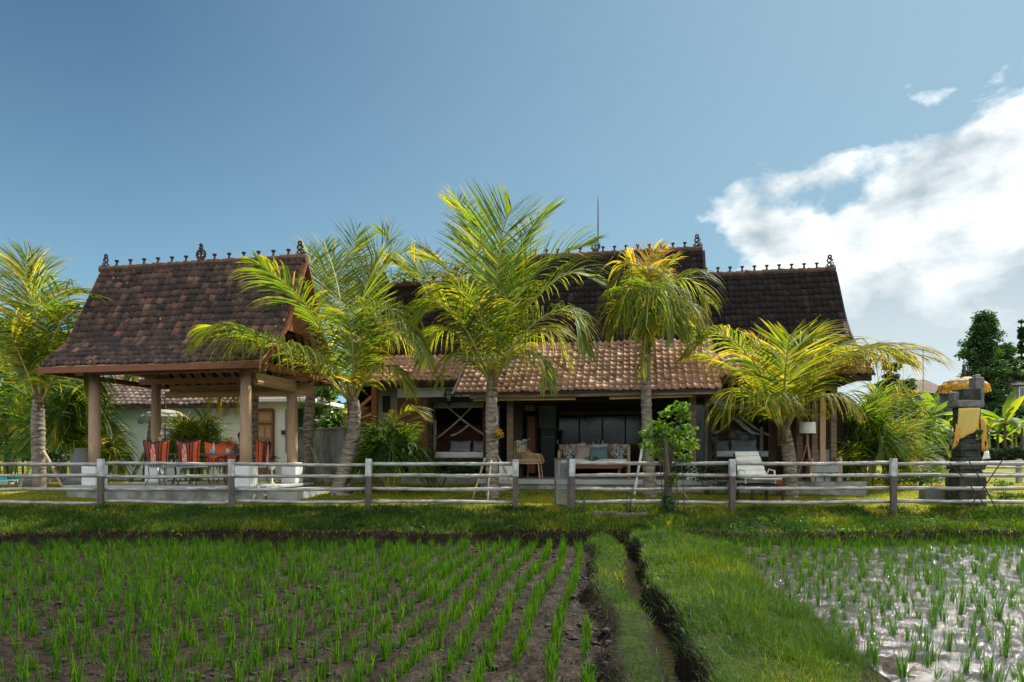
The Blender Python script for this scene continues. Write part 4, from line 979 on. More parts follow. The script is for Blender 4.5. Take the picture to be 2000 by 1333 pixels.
# ------------------------------------------------------------------ plants
def spline(P, n):
    P = [np.array(p, float) for p in P]
    if len(P) == 2: return [P[0]+(P[1]-P[0])*i/n for i in range(n+1)]
    Q = [2*P[0]-P[1]]+P+[2*P[-1]-P[-2]]; L = [np.linalg.norm(b-a) for a, b in zip(P, P[1:])]; tot = sum(L); out = []
    for i in range(n+1):
        s = tot*i/n; k = 0
        while k < len(L)-1 and s > L[k]: s -= L[k]; k += 1
        t_ = min(1, s/L[k]); a, b, c, d = Q[k:k+4]
        out.append(.5*((2*b)+(c-a)*t_+(2*a-5*b+4*c-d)*t_*t_+(3*b-a-3*c+d)*t_**3))
    return out
def frond_data(P, ll, n=46, full=1.0, tone=.45, droop=.5, wind=(.0,0,0), wd=.028, start=.16, seed=0, tipc=.12, vee=.35, ang0=66, ang1=32, frizz=.05):
    """leaflets along a bent stalk: each hangs by its own weight and trails in the wind"""
    n = int(n*1.12*full); ll = ll*1.55; wd = wd*1.38; tone = tone-.07*(tone > .5)-.07*(tone > .65); droop = droop*.85
    r = np.random.default_rng(seed); C = np.array(spline(P, 48)); V = []; Q = []; T = []
    up = np.array([0, 0, 1.]); wind = np.array(wind)
    d0 = C[-1]-C[0]
    for i in range(n):
        s = start+(1-start)*(i+.5)/n; x = s*48; k = min(47, int(x)); p = C[k]+(C[k+1]-C[k])*(x-k)
        tg = C[min(48, k+2)]-C[max(0, k-1)]; tg /= np.linalg.norm(tg)
        sd = np.cross(tg, up); 
        if np.linalg.norm(sd) < .25:
            hd = np.cross(np.array([d0[0], d0[1], .01]), up); sd = sd+hd/np.linalg.norm(hd)*.5
        sd /= np.linalg.norm(sd); nm = np.cross(sd, tg)
        for q in (-1, 1):
            a = R(ang0+(ang1-ang0)*s**1.3+r.normal(0, 5)); 
            L = ll*(.55+.75*math.sin(math.pi*min(1, (s-start)/(1-start)*.80+.12)))*(1-.45*max(0, s-.82)/.18)*r.uniform(.85, 1.08)
            dr = (tg*math.cos(a)+sd*q*math.sin(a)*math.cos(vee)+nm*math.sin(a)*math.sin(vee)); dr = dr+r.normal(0, frizz, 3)*.5; dr /= np.linalg.norm(dr)
            w_ = wd*r.uniform(.75, 1.15); 
            side = tg*.8+nm*.35*q+r.normal(0, .15, 3); side -= dr*np.dot(side, dr); side /= np.linalg.norm(side)
            tn_ = tone+r.normal(0, .05)+r.choice([0, .12, .25], p=[.8, .13, .07]); b = len(V); pt = p.copy(); dd = dr.copy(); m_ = 5
            for j in range(m_+1):
                ww = w_*(.55, 1, 1, .85, .55, .06)[j]/2
                V += [pt-side*ww, pt+side*ww]; T += [tn_+tipc*(j/m_)**2]*2
                if j < m_:
                    g = droop*(.5+j*.4)*L/ll
                    dd = dd-up*g*.42+wind*.35*(j+1)/m_+r.normal(0, frizz*.4, 3); dd /= np.linalg.norm(dd); pt = pt+dd*L/m_
            for j in range(m_): Q.append((b+2*j, b+2*j+1, b+2*j+3, b+2*j+2))
    return V, Q, T, C
SEED = [100]
def make_frond(name, P, parent, ll=.62, r0=.035, stalk='petiole', **k):
    SEED[0] += 1; V, Q, T, C = frond_data(P, ll, seed=SEED[0], **k)
    o = mesh_obj(name, V, np.array(Q), M['frond'], parent, tone=np.clip(T, 0, 1))
    MB().tube([C[i] for i in range(0, 49, 4)], [r0*(1-.82*(i/48)**.7)+.003 for i in range(0, 49, 4)], 6).build('stalk', M[stalk], o, smooth=True)
    return o
def trunk_mesh(P, rad, n=14, rings=60, seed=0):
    r = random.Random(seed); C = spline([tuple(p) for p in P], rings); rr = np.interp(np.linspace(0, 1, rings+1), np.linspace(0, 1, len(rad)), rad)
    mb = MB(); pts = []; rs = []
    for i, c in enumerate(C):
        k = 1.0 if i % 3 else 1.10
        pts.append(c); rs.append(float(rr[i])*k*(1+r.gauss(0, .015)))
    return mb.tube(pts, rs, n)
def palm(label, Y, trunk, rpx, fronds, name='coconut_palm', seed=0, crown=True, group='coconut palms round the house', fill=0, **kw):
    """trunk: pixel points from the root up at depth Y (or (x, y, dY)); fronds: pixel points plus depth offsets"""
    P = [at(p[0], p[1], Y+(p[2] if len(p) > 2 else 0)) for p in trunk]
    base = P[0].copy(); base.z = gz(base.x, base.y); t = thing(name, label, 'palm tree', tuple(base), group=group)
    P[0] = Vector((base.x, base.y, base.z-.1)); rad = [r_*Y/F*.80*(1 if i_ < len(rpx)-1 else .72) for i_, r_ in enumerate(rpx)]
    trunk_mesh(P, rad, seed=seed).build('trunk', M['bark'], t, smooth=True)
    top = P[-1]
    if crown:
        mb = MB(); r_ = rad[-1]; rn = random.Random(seed+5)
        for i in range(11):                      # old leaf bases wrapped round the crown
            a = i*2.4; h = rn.uniform(-.35, .25); q = Vector((math.cos(a), math.sin(a), 0))
            mb.tube([top+Vector((0,0,h-.3))+q*r_*.70, top+Vector((0,0,h-.05))+q*r_*.85, top+Vector((0,0,h+.3))+q*r_*1.0], [r_*.42, r_*.30, r_*.08], 6)
        mb.build('leaf_bases', M['fibre'], t, smooth=True)
    rn = random.Random(seed+77); extra = []
    for i, fd in enumerate(fronds[:fill] if fill else []):
        g_ = fronds[(i+1+rn.randrange(2)) % len(fronds)]; n_ = 5; A = spline([tuple(q) for q in fd['p']], n_); B = spline([tuple(q) for q in g_['p']], n_)
        if abs(A[-1][0]-B[-1][0]) > 130 or abs(A[-1][1]-B[-1][1]) > 150: B = [b+np.array([rn.uniform(-14,14)*j, rn.uniform(-6,8)*j, 0]) for j, b in enumerate(A)]
        w_ = rn.uniform(.4,.6); pp_ = [tuple(a*(1-w_)+b*w_+np.array([rn.uniform(-2,2)*j, rn.uniform(-2,2)*j, rn.choice((-1,1))*.22*j])) for j, (a, b) in enumerate(zip(A, B))]
        e = {k: v for k, v in fd.items()}; e['p'] = pp_; e['tone'] = min(.85, fd.get('tone', .5)+rn.uniform(-.08, .06)); extra.append(e)
    fronds = list(fronds)+extra
    for i, fd in enumerate(fronds):
        pts = fd['p']; o = dict(kw); o.update({k: v for k, v in fd.items() if k != 'p'})
        Q = [at(a, b, Y+c) for a, b, c in pts]; make_frond('frond', [tuple(q) for q in Q], t, **o)
    return t
def fr_(*pts, **k): k['p'] = pts; return k
W1 = (.10, 0, -.02)
# big palm in the middle
palm('tallest coconut palm, upright in front of the verandah with a stake tripod at its foot', 16.7, [(962,972),(961,880),(960,800),(961,735)], [17,15,14.5,17],
 [fr_((960,735,0),(958,640,.3),(948,540,.7),(920,455,1.2),(893,388,1.6), ll=.72, tone=.50, droop=.16, n=58, start=.24, stalk='petiole_g'),
  fr_((962,735,0),(966,610,-.4),(972,520,-.8),(982,450,-1.2),(1000,405,-1.6), ll=.85, tone=.40, droop=.10, n=60, start=.22, stalk='petiole_g'),
  fr_((962,735,0),(972,610,.4),(1000,520,.8),(1035,450,1.2),(1078,412,1.7), ll=.75, tone=.42, droop=.18, n=58, start=.2, stalk='petiole_g'),
  fr_((964,735,0),(985,640,-.4),(1030,550,-.7),(1090,500,-.9),(1150,478,-.9), ll=.80, tone=.42, droop=.25, n=58, start=.2, stalk='petiole_g'),
  fr_((964,735,0),(990,660,.2),(1045,585,.3),(1110,535,.3),(1168,548,.2), ll=.78, tone=.55, droop=.40, n=56),
  fr_((966,740,0),(1000,680,-.5),(1060,620,-1.0),(1115,610,-1.3),(1140,680,-1.5), ll=.72, tone=.58, droop=.6, n=52),
  fr_((966,742,0),(1000,690,.5),(1040,650,.9),(1085,650,1.2),(1105,710,1.3), ll=.68, tone=.62, droop=.7, n=46),
  fr_((965,745,0),(985,715,-.4),(1020,690,-.8),(1055,700,-1.1),(1065,750,-1.2), ll=.5, tone=.66, droop=.8, n=36),
  fr_((958,735,0),(938,640,.4),(905,570,.8),(868,520,1.1),(825,505,1.3), ll=.72, tone=.66, droop=.3, n=54),
  fr_((957,738,0),(925,670,-.3),(885,610,-.6),(845,590,-.8),(812,640,-.9), ll=.70, tone=.66, droop=.55, n=52),
  fr_((957,742,0),(930,690,.4),(890,650,.8),(850,650,1.1),(822,705,1.2), ll=.66, tone=.68, droop=.75, n=46),
  fr_((956,746,0),(935,715,-.3),(905,690,-.6),(875,700,-.8),(862,740,-.9), ll=.5, tone=.66, droop=.8, n=36),
  fr_((958,735,0),(945,640,-.6),(915,580,-1.1),(880,560,-1.4),(850,570,-1.6), ll=.66, tone=.60, droop=.5, n=46),
  fr_((962,735,0),(958,640,.8),(955,560,1.4),(945,500,1.9),(930,470,2.3), ll=.7, tone=.52, droop=.2, n=46)], seed=3, fill=1)
# curved palm left of centre
palm('curved coconut palm leaning over the lawn, its long left frond drooping across the pavilion eave', 17.2, [(662,958),(676,905),(690,850),(692,800),(688,778)], [24,18,16.5,16,17],
 [fr_((684,785,0),(650,745,-.3),(600,703,-1.0),(545,668,-1.7),(490,651,-2.3),(440,638,-2.7),(385,668,-3.0), ll=.72, tone=.56, droop=.75, n=62, start=.2),
  fr_((684,785,0),(655,712,-.2),(628,645,-.4),(590,588,-1.2),(545,545,-1.8),(506,515,-2.2), ll=.75, tone=.52, droop=.42, n=60, start=.18),
  fr_((686,785,0),(676,700,.4),(668,610,.8),(655,540,1.2),(634,475,1.6), ll=.72, tone=.52, droop=.18, n=54, stalk='petiole_g'),
  fr_((688,785,0),(694,700,.5),(700,630,.9),(715,560,1.2),(742,505,1.4), ll=.72, tone=.46, droop=.15, n=54, stalk='petiole_g'),
  fr_((690,785,0),(696,720,-.4),(712,640,-.8),(742,600,-1.1),(790,630,-1.3),(832,700,-1.4), ll=.75, tone=.58, droop=.7, n=60, start=.2),
  fr_((690,785,0),(705,725,.4),(740,665,.8),(780,655,1.1),(815,700,1.3), ll=.66, tone=.68, droop=.75, n=48),
  fr_((692,788,0),(712,745,-.3),(745,715,-.6),(780,725,-.8),(800,765,-.9), ll=.5, tone=.7, droop=.8, n=36),
  fr_((682,788,0),(660,745,.5),(625,705,.9),(590,700,1.3),(560,725,1.5), ll=.6, tone=.62, droop=.75, n=42),
  fr_((688,785,0),(690,700,-.7),(684,640,-1.2),(670,610,-1.7),(650,620,-2.0), ll=.62, tone=.5, droop=.5, n=42)], seed=5, fill=1)
# palms standing behind
palm('slim coconut palm staked behind the curved palm, beside the pavilion back corner', 20.0, [(598,925),(602,850),(606,780),(612,700),(618,620)], [15,12.5,12,11,11],
 [fr_((618,625,0),(612,580,0),(600,545,0),(585,530,0),(560,560,0), ll=.7, tone=.5, droop=.5, n=44),
  fr_((618,625,0),(615,560,.3),(608,520,.5),(600,490,.6), ll=.6, tone=.66, droop=.1, n=40),
  fr_((620,625,0),(630,560,-.3),(650,520,-.5),(690,505,-.6), ll=.75, tone=.52, droop=.3, n=46),
  fr_((620,625,0),(650,590,0),(690,580,.1),(730,620,.2), ll=.75, tone=.62, droop=.6, n=46),
  fr_((618,628,0),(600,610,0),(570,610,.1),(550,660,.2), ll=.7, tone=.64, droop=.7, n=40),
  fr_((620,628,0),(640,620,.6),(670,630,.9),(690,680,1.1), ll=.7, tone=.66, droop=.7, n=40)], seed=7, fill=0)
palm('dense coconut palm rising behind the low end of the house roof, fronds against the sky', 22.5, [(716,925),(716,800),(712,700),(708,620)], [13,12,12,12],
 [fr_((708,625,0),(700,560,0),(690,510,.1),(694,470,.2),(700,446,.2), ll=.62, tone=.42, droop=.12, n=50),
  fr_((708,625,0),(715,560,-.3),(735,505,-.5),(760,470,-.6),(742,455,-.7), ll=.7, tone=.46, droop=.15, n=48),
  fr_((710,625,0),(730,570,.3),(755,520,.5),(790,492,.6), ll=.75, tone=.45, droop=.2, n=50),
  fr_((710,628,0),(740,590,-.3),(775,550,-.5),(815,545,-.6),(840,590,-.7), ll=.8, tone=.52, droop=.5, n=52),
  fr_((706,628,0),(680,580,.3),(660,545,.6),(640,560,.8), ll=.7, tone=.48, droop=.5, n=44),
  fr_((708,628,0),(715,590,.8),(735,570,1.4),(770,590,1.8), ll=.7, tone=.58, droop=.6, n=44),
  fr_((708,630,0),(720,620,-.6),(750,620,-1.0),(780,660,-1.3), ll=.7, tone=.62, droop=.7, n=44)], seed=8, fill=0)
palm('yellowing coconut palm behind the left end of the villa roof', 23.2, [(838,925),(838,800),(836,700),(832,640)], [12,12,12,12],
 [fr_((832,645,0),(820,590,0),(805,540,.1),(770,515,.2), ll=.8, tone=.62, droop=.35, n=50),
  fr_((832,645,0),(830,580,-.3),(838,530,-.5),(846,500,-.6), ll=.75, tone=.56, droop=.12, n=48),
  fr_((834,645,0),(850,590,.3),(875,550,.5),(905,535,.6), ll=.8, tone=.66, droop=.35, n=48),
  fr_((830,648,0),(800,620,-.3),(765,600,-.5),(735,630,-.7), ll=.85, tone=.64, droop=.6, n=50),
  fr_((834,648,0),(860,620,-.3),(895,610,-.5),(920,650,-.7), ll=.8, tone=.7, droop=.6, n=46),
  fr_((832,648,0),(815,630,-.8),(790,635,-1.3),(770,690,-1.6), ll=.8, tone=.68, droop=.7, n=44),
  fr_((832,648,0),(845,640,-.8),(860,650,-1.3),(870,700,-1.6), ll=.75, tone=.68, droop=.7, n=44)], seed=9, fill=1)
# windblown palm
palm('windblown coconut palm with a mop of hanging fronds, just left of the leafy shrub', 16.9, [(1270,952),(1265,860),(1262,780),(1262,715),(1264,668)], [17,13.5,12.5,12.5,13],
 [fr_((1262,680,0),(1258,600,.1),(1245,545,.2),(1225,515,.3),(1195,560,.4), ll=0.585, tone=.72, droop=.75, n=48, wind=(.1,0,-.1)),
  fr_((1264,680,0),(1262,590,-.1),(1264,530,-.2),(1272,495,-.3),(1290,480,-.3), ll=0.390, tone=.88, droop=.35, n=44, wind=(.1,0,.05)),
  fr_((1264,680,0),(1272,590,.2),(1290,540,.3),(1315,505,.4), ll=0.468, tone=.62, droop=.4, n=48, wind=W1),
  fr_((1264,680,0),(1258,590,.3),(1245,530,.5),(1228,500,.5), ll=0.429, tone=.9, droop=.3, n=40),
  fr_((1266,680,0),(1280,600,-.2),(1305,560,-.3),(1345,545,-.3),(1380,590,-.2), ll=0.663, tone=.55, droop=.65, n=54, wind=(.25,0,0)),
  fr_((1266,680,0),(1285,620,-.7),(1315,590,-1.0),(1345,600,-1.2),(1365,650,-1.2), ll=0.624, tone=.58, droop=.75, n=50, wind=(.2,0,0)),
  fr_((1262,680,0),(1250,600,-.5),(1238,565,-.9),(1222,575,-1.2),(1205,640,-1.3), ll=0.608, tone=.55, droop=.8, n=50),
  fr_((1264,680,0),(1262,590,-.7),(1266,555,-1.1),(1268,565,-1.5),(1262,640,-1.8), ll=0.663, tone=.46, droop=.85, n=54),
  fr_((1264,680,0),(1272,600,-.6),(1290,565,-1.2),(1308,590,-1.5),(1318,650,-1.6), ll=0.663, tone=.50, droop=.85, n=50, wind=(.12,0,0)),
  fr_((1262,680,0),(1240,620,.3),(1215,600,.5),(1198,640,.6), ll=0.585, tone=.66, droop=.8, n=44),
  fr_((1266,680,0),(1285,630,.5),(1320,610,.8),(1350,640,1.0), ll=0.546, tone=.62, droop=.8, n=44, wind=(.15,0,0)),
  fr_((1264,700,0),(1262,650,-.3),(1258,690,-.6),(1252,740,-.6), ll=0.273, tone=.74, droop=.7, n=24)], seed=11, fill=3)
# short palm on the right
palm('short coconut palm right of the sun lounger with yellow fronds fanned over the low roof', 16.8, [(1545,960),(1543,910),(1536,860),(1530,832)], [18,15.5,15,17],
 [fr_((1534,835,0),(1558,785,-.2),(1600,735,-.4),(1655,698,-.5),(1715,682,-.5),(1770,684,-.4),(1815,704,-.3), ll=.88, tone=.74, droop=.62, n=66, start=.14),
  fr_((1534,835,0),(1565,775,.5),(1610,725,.9),(1650,690,1.2),(1690,684,1.4),(1715,705,1.5), ll=.75, tone=.66, droop=.55, n=54),
  fr_((1532,835,0),(1536,760,.2),(1548,700,.4),(1572,668,.5),(1620,664,.6), ll=.65, tone=.56, droop=.3, n=50, stalk='petiole_g'),
  fr_((1530,835,0),(1532,760,-.6),(1536,705,-1.1),(1542,655,-1.6), ll=.72, tone=.60, droop=.08, n=48, stalk='petiole_g', vee=.1),
  fr_((1526,835,0),(1505,775,-.3),(1478,715,-.6),(1440,672,-.8),(1395,650,-.9),(1345,690,-1.0), ll=.78, tone=.66, droop=.7, n=60),
  fr_((1524,838,0),(1495,785,.3),(1455,738,.6),(1410,712,.9),(1370,700,1.1),(1338,716,1.3), ll=.72, tone=.72, droop=.75, n=56),
  fr_((1528,835,0),(1515,765,.5),(1500,705,.9),(1480,665,1.2), ll=.55, tone=.80, droop=.15, n=44),
  fr_((1524,840,0),(1500,800,-.5),(1465,765,-.9),(1430,765,-1.2),(1410,815,-1.3), ll=.62, tone=.62, droop=.8, n=44),
  fr_((1536,840,0),(1560,800,-.5),(1600,775,-.9),(1640,775,-1.2),(1665,800,-1.3), ll=.6, tone=.74, droop=.8, n=42),
  fr_((1528,838,0),(1518,790,-.9),(1505,770,-1.4),(1492,800,-1.8), ll=.55, tone=.5, droop=.85, n=36),
  fr_((1534,838,0),(1548,800,.8),(1575,780,1.4),(1600,800,1.8), ll=.55, tone=.55, droop=.8, n=36)], seed=13, fill=2)
# palms on the left
palm('coconut palm at the left end of the fence, in front of the pool', 18.3, [(78,955),(75,880),(74,820),(76,775)], [15,14,15,17],
 [fr_((78,785,0),(80,700,.1),(82,610,.2),(62,550,.3),(22,512,.4), ll=.75, tone=.58, droop=.3, n=54),
  fr_((78,785,0),(84,690,-.3),(98,610,-.5),(125,570,-.6),(178,575,-.7), ll=.75, tone=.56, droop=.45, n=54),
  fr_((76,785,0),(68,690,-.3),(58,600,-.5),(50,545,-.6),(70,500,-.6), ll=.75, tone=.62, droop=.15, n=50),
  fr_((80,788,0),(105,700,.3),(140,640,.5),(165,620,.6),(190,650,.6), ll=.75, tone=.52, droop=.55, n=50),
  fr_((74,788,0),(50,720,-.4),(15,650,-.8),(-30,620,-1.0), ll=.8, tone=.48, droop=.4, n=52),
  fr_((74,788,0),(55,740,.4),(20,690,.7),(-20,690,.9),(-50,740,1.0), ll=.75, tone=.45, droop=.6, n=48),
  fr_((80,790,0),(105,740,-.5),(140,700,-.9),(170,710,-1.1),(185,760,-1.2), ll=.65, tone=.5, droop=.7, n=44),
  fr_((76,788,0),(60,700,.9),(40,650,1.5),(20,640,2.0), ll=.7, tone=.4, droop=.5, n=44),
  fr_((78,788,0),(90,720,.9),(110,680,1.6),(120,690,2.1), ll=.7, tone=.36, droop=.6, n=44)], seed=15, fill=2)
palm('coconut palm mostly beyond the left edge of the picture', 19.5, [(-70,955),(-68,850),(-62,740)], [15,14,14],
 [fr_((-62,750,0),(-45,660,0),(-10,590,.1),(45,580,.2), ll=.8, tone=.72, droop=.4, n=50),
  fr_((-62,750,0),(-50,640,0),(-20,560,.1),(20,530,.2), ll=.75, tone=.6, droop=.3, n=50),
  fr_((-60,755,0),(-30,700,-.3),(20,665,-.5),(60,720,-.6), ll=.75, tone=.5, droop=.7, n=50),
  fr_((-62,755,0),(-90,700,.3),(-130,680,.6), ll=.7, tone=.5, droop=.5, n=30)], seed=17)
palm('coconut palm behind the pavilion with yellow fronds hanging below the blind', 20.6, [(492,930),(494,860),(496,800),(498,752)], [12,10.5,10,11],
 [fr_((498,760,0),(480,735,0),(450,728,0),(430,760,0), ll=.75, tone=.76, droop=.85, n=40),
  fr_((498,760,0),(515,735,0),(545,730,0),(560,765,0), ll=.7, tone=.7, droop=.8, n=36),
  fr_((496,762,0),(478,750,-.5),(462,760,-.9),(455,790,-1.0), ll=.55, tone=.82, droop=.8, n=30),
  fr_((498,760,0),(500,700,.4),(490,670,.8),(470,690,1.1), ll=.7, tone=.5, droop=.6, n=30)], seed=19)
palm('leaning coconut palm behind the pavilion back left column', 20.8, [(286,945),(294,870),(303,800),(308,745)], [12,10,9.5,10],
 [fr_((308,750,0),(300,715,0),(280,700,0),(262,730,0), ll=.6, tone=.5, droop=.8, n=30),
  fr_((308,750,0),(320,715,0),(345,705,0),(360,735,0), ll=.6, tone=.5, droop=.8, n=30)], seed=21)
# frond stubs and orchid tied to the trunks
o = thing('orchid', 'small yellow flowering orchid tied to the trunk of the tallest palm', 'plant', tuple(at(972, 848, 16.45)))
SEED[0] += 1
V, Q, T = leaf_cloud(70, at(974, 846, 16.45), (.18,.15,.26), .11, .8, 4, asp=.25); mesh_obj('flowers', V, Q, M['leaf_fire'], o, tone=T*.5)
V, Q, T = leaf_cloud(30, at(970, 852, 16.47), (.12,.1,.14), .14, .5, 5, asp=.2); mesh_obj('leaves', V, Q, M['leaf'], o, tone=T)

# support stakes
def stake(a, b, label, r=.028, m_='stake'):
    A, B = at(*a), at(*b); B.z = gz(B.x, B.y)-.03
    P = [A.lerp(B, k/4)+Vector((random.gauss(0,.006), random.gauss(0,.006), 0)) for k in range(5)]
    o = MB().tube(P, [r*random.uniform(.85, 1.1) for _ in P], 7).build('support_stake', M[m_], smooth=True); tag(o, label, 'stake', 'stakes propping the palms'); return o
stake((948,895,16.5),(921,955,16.2), 'grey stake on the left of the tallest palm'); stake((959,900,16.4),(952,978,15.8), 'pale thin stake in front of the tallest palm', .018, 'fence_white'); stake((972,890,16.6),(1013,960,16.7), 'stake on the right of the tallest palm')
stake((1256,868,16.8),(1236,960,16.2), 'whitish stake on the left of the windblown palm', .035, 'fence_white'); stake((1276,880,16.8),(1345,975,16.3), 'stake on the right of the windblown palm, behind the leafy shrub')
stake((608,875,19.9),(640,935,19.2), 'stake on the right of the slim palm by the pavilion', .03); stake((598,878,19.9),(590,935,19.0), 'stake on the left of the slim palm by the pavilion', .022)
stake((286,878,20.7),(252,935,19.8), 'dark thick stake on the left of the leaning palm behind the pavilion', .05); stake((84,880,18.3),(128,955,17.9), 'grey stake on the right of the far left palm', .045); stake((66,895,18.3),(34,950,17.8), 'stake on the left of the far left palm', .035)

def areca(name, label, px, py, Y, hpx, wpx, n, tone, ll=.42, seed=0, lean=0, cat='palm bush', droop=.3, group=None, yf=0):
    """clump of arching feather leaves from the ground"""
    r = random.Random(seed); base = at(px, py, Y); base.z = gz(base.x, base.y); t = thing(name, label, cat, tuple(base), group=group)
    Hh, Wd = hpx*Y/F, wpx*Y/F
    for i in range(n):
        a = i*2.4+r.uniform(-.3, .3); e = r.uniform(.35, 1.0); out = Wd/2*e*(1.05-.25*r.random()); hh = Hh*(1.08-.55*e*e)*r.uniform(.8, 1.05)
        q = np.array([math.cos(a), math.sin(a)*.7, 0]); q[0] += lean; b0 = np.array(base)+q*.08
        P = [b0, b0+q*out*.28+np.array([0,0,hh*.62]), b0+q*out*.68+np.array([0,0,hh*1.0]), b0+q*out*1.12+np.array([0,0,hh*(.78-.25*e)])]
        make_frond('frond', [tuple(p) for p in P], t, ll=ll*r.uniform(.8,1.1), r0=.018, stalk='petiole_g', n=30, tone=tone+r.uniform(-.12,.14)+(yf if r.random() < .2 else 0), droop=droop, wd=.026, start=.30, vee=.45, ang0=60, ang1=25)
    mb = MB()
    for i in range(max(4, n//3)):
        a = r.uniform(0, 6.28); q = Vector((math.cos(a), math.sin(a), 0))*r.uniform(.05, .25)
        mb.tube([base+q-Vector((0,0,.05)), base+q*1.3+Vector((0,0,Hh*.25)), base+q*1.8+Vector((0,0,Hh*.45))], [.03,.025,.018], 6)
    mb.build('stems', M['petiole_g'], t, smooth=True); return t
areca('palm_bush', 'big feathery palm bush below the left wing of the villa', 765, 915, 17.6, 115, 160, 26, .28, seed=1, ll=.5, droop=.45)
t = bpy.data.objects['palm_bush']
make_frond('frond', [tuple(at(*q)) for q in ((760,905,17.5),(763,850,17.4),(778,815,17.3),(805,800,17.2),(832,818,17.1))], t, ll=.34, r0=.02, n=36, tone=.72, droop=.3, start=.3)
areca('palm_bush', 'bright green palm bush in front of the white guest house, behind the dining table', 380, 915, 20.6, 135, 130, 22, .40, seed=2, ll=.5, yf=.25)
areca('palm_bush', 'dark palm bush beside the pavilion front left column', 150, 935, 20.0, 190, 190, 24, .28, seed=3, ll=.6, yf=.3)
areca('palm_bush', 'small palm bush drooping beside the far left column', 205, 930, 19.6, 90, 90, 12, .45, seed=4, ll=.42, droop=.5, yf=.3)
areca('palm_bush', 'palm bush at the far left behind the pool', 15, 935, 25.5, 130, 170, 20, .42, seed=5, ll=.5, yf=.25)
areca('palm_bush', 'lush palm bush behind the far left palm', 100, 925, 23.0, 215, 240, 24, .38, seed=6, ll=.7, yf=.3)
areca('palm_bush', 'vivid palm bush at the right corner of the villa', 1690, 930, 18.6, 150, 160, 24, .36, seed=7, ll=.5)
areca('palm_bush', 'grey green palm bush right of the villa corner, fronds near the fence', 1745, 925, 19.5, 120, 150, 18, .40, seed=8, ll=.5, yf=.2)
areca('palm_bush', 'tall arching palm clump behind the villa corner', 1735, 915, 24.0, 175, 200, 20, .48, seed=9, ll=.75, droop=.6, yf=.2)
areca('palm_bush', 'low palm bush beneath the yellow fronds by the white planter', 1640, 935, 17.8, 70, 70, 12, .34, seed=10, ll=.32)
areca('palm_bush', 'green palm bush behind the slim staked palm', 585, 880, 25.5, 120, 100, 12, .45, seed=12, ll=.6)

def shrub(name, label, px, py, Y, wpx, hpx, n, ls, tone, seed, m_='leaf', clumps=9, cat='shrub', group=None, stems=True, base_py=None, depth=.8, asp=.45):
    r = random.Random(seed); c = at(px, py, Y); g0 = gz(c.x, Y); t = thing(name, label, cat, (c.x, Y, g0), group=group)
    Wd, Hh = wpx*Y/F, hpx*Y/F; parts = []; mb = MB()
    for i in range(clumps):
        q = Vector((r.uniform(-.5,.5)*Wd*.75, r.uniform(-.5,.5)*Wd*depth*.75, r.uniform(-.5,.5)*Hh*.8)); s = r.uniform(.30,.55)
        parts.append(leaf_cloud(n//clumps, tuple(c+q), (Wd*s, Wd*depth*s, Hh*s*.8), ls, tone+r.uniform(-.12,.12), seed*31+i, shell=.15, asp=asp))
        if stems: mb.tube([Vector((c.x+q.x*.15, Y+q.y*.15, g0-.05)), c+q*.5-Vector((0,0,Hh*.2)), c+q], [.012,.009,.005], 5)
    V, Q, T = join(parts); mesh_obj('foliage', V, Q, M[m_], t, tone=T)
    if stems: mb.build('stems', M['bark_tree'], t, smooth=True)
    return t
# leafy shrub at the fence
c = at(1305, 960, 14.45); sb = thing('leafy_shrub', 'slender bright green shrub with a dark vine wrapped base, at the fence between two stakes', 'shrub', (c.x, 14.45, gz(c.x, 14.45)))
parts = []; mb = MB(); rq = random.Random(4)
for i, (x, y, w_) in enumerate(((1328,795,30),(1335,812,26),(1300,806,18),(1283,832,30),(1262,846,26),(1308,838,34),(1337,842,34),(1350,868,28),(1322,866,36),(1290,862,36),(1266,872,28),(1312,890,30),(1338,892,24),(1286,888,24))):
    q = at(x, y, 14.45+rq.uniform(-.3,.3)); k = 14.45/F; parts.append(leaf_cloud(int(w_*2.6), tuple(q), (w_*1.25*k, w_*1.2*k, w_*1.0*k), .115, .50+rq.uniform(-.18,.18), 400+i, asp=.6))
    mb.tube([at(1303, 925, 14.45), at((1303+x)/2, (900+y)/2+8, 14.45), q], [.014,.010,.005], 5)
V, Q, T = join(parts); mesh_obj('foliage', V, Q, M['leaf_bright'], sb, tone=T); mb.build('stems', M['bark_tree'], sb, smooth=True)
c = at(1305, 960, 14.4); V, Q, T = join([leaf_cloud(420, tuple(at(1306, 985, 14.35)), (.30,.3,.55), .07, .42, 41), leaf_cloud(160, tuple(at(1312, 935, 14.4)), (.22,.22,.3), .09, .72, 42)]); mesh_obj('lower_leaves', V, Q, M['leaf'], sb, tone=T)
MB().tube([Vector((c.x+.02, 14.45, gz(c.x, 14.45)-.1)), at(1304, 930, 14.45), at(1300, 850, 14.45)], [.12,.07,.03], 8).build('stump', M['bark_tree'], sb, smooth=True)
mb = MB()
for x in (1288, 1294, 1318, 1330): mb.tube([at(x+8, 1010, 14.4), at(x+4, 940, 14.42), at(x-4, 860, 14.45)], [.014,.011,.005], 5)
mb.build('shoots', M['bark_tree'], sb)
for i, (px, py, wpx, hpx, lb) in enumerate(((1240, 1000, 60, 36, 'low weeds beside the wooden sill right of the gate'), (1140, 985, 26, 36, 'small weed sprouting beside the gate post'), (1228, 975, 24, 40, 'thin pale sapling between the gate and the leafy shrub'))):
    shrub('weed_clump', lb, px, py, 14.4-.05*i, wpx, hpx, 130, .06, .62, 50+i, clumps=5, cat='weeds')
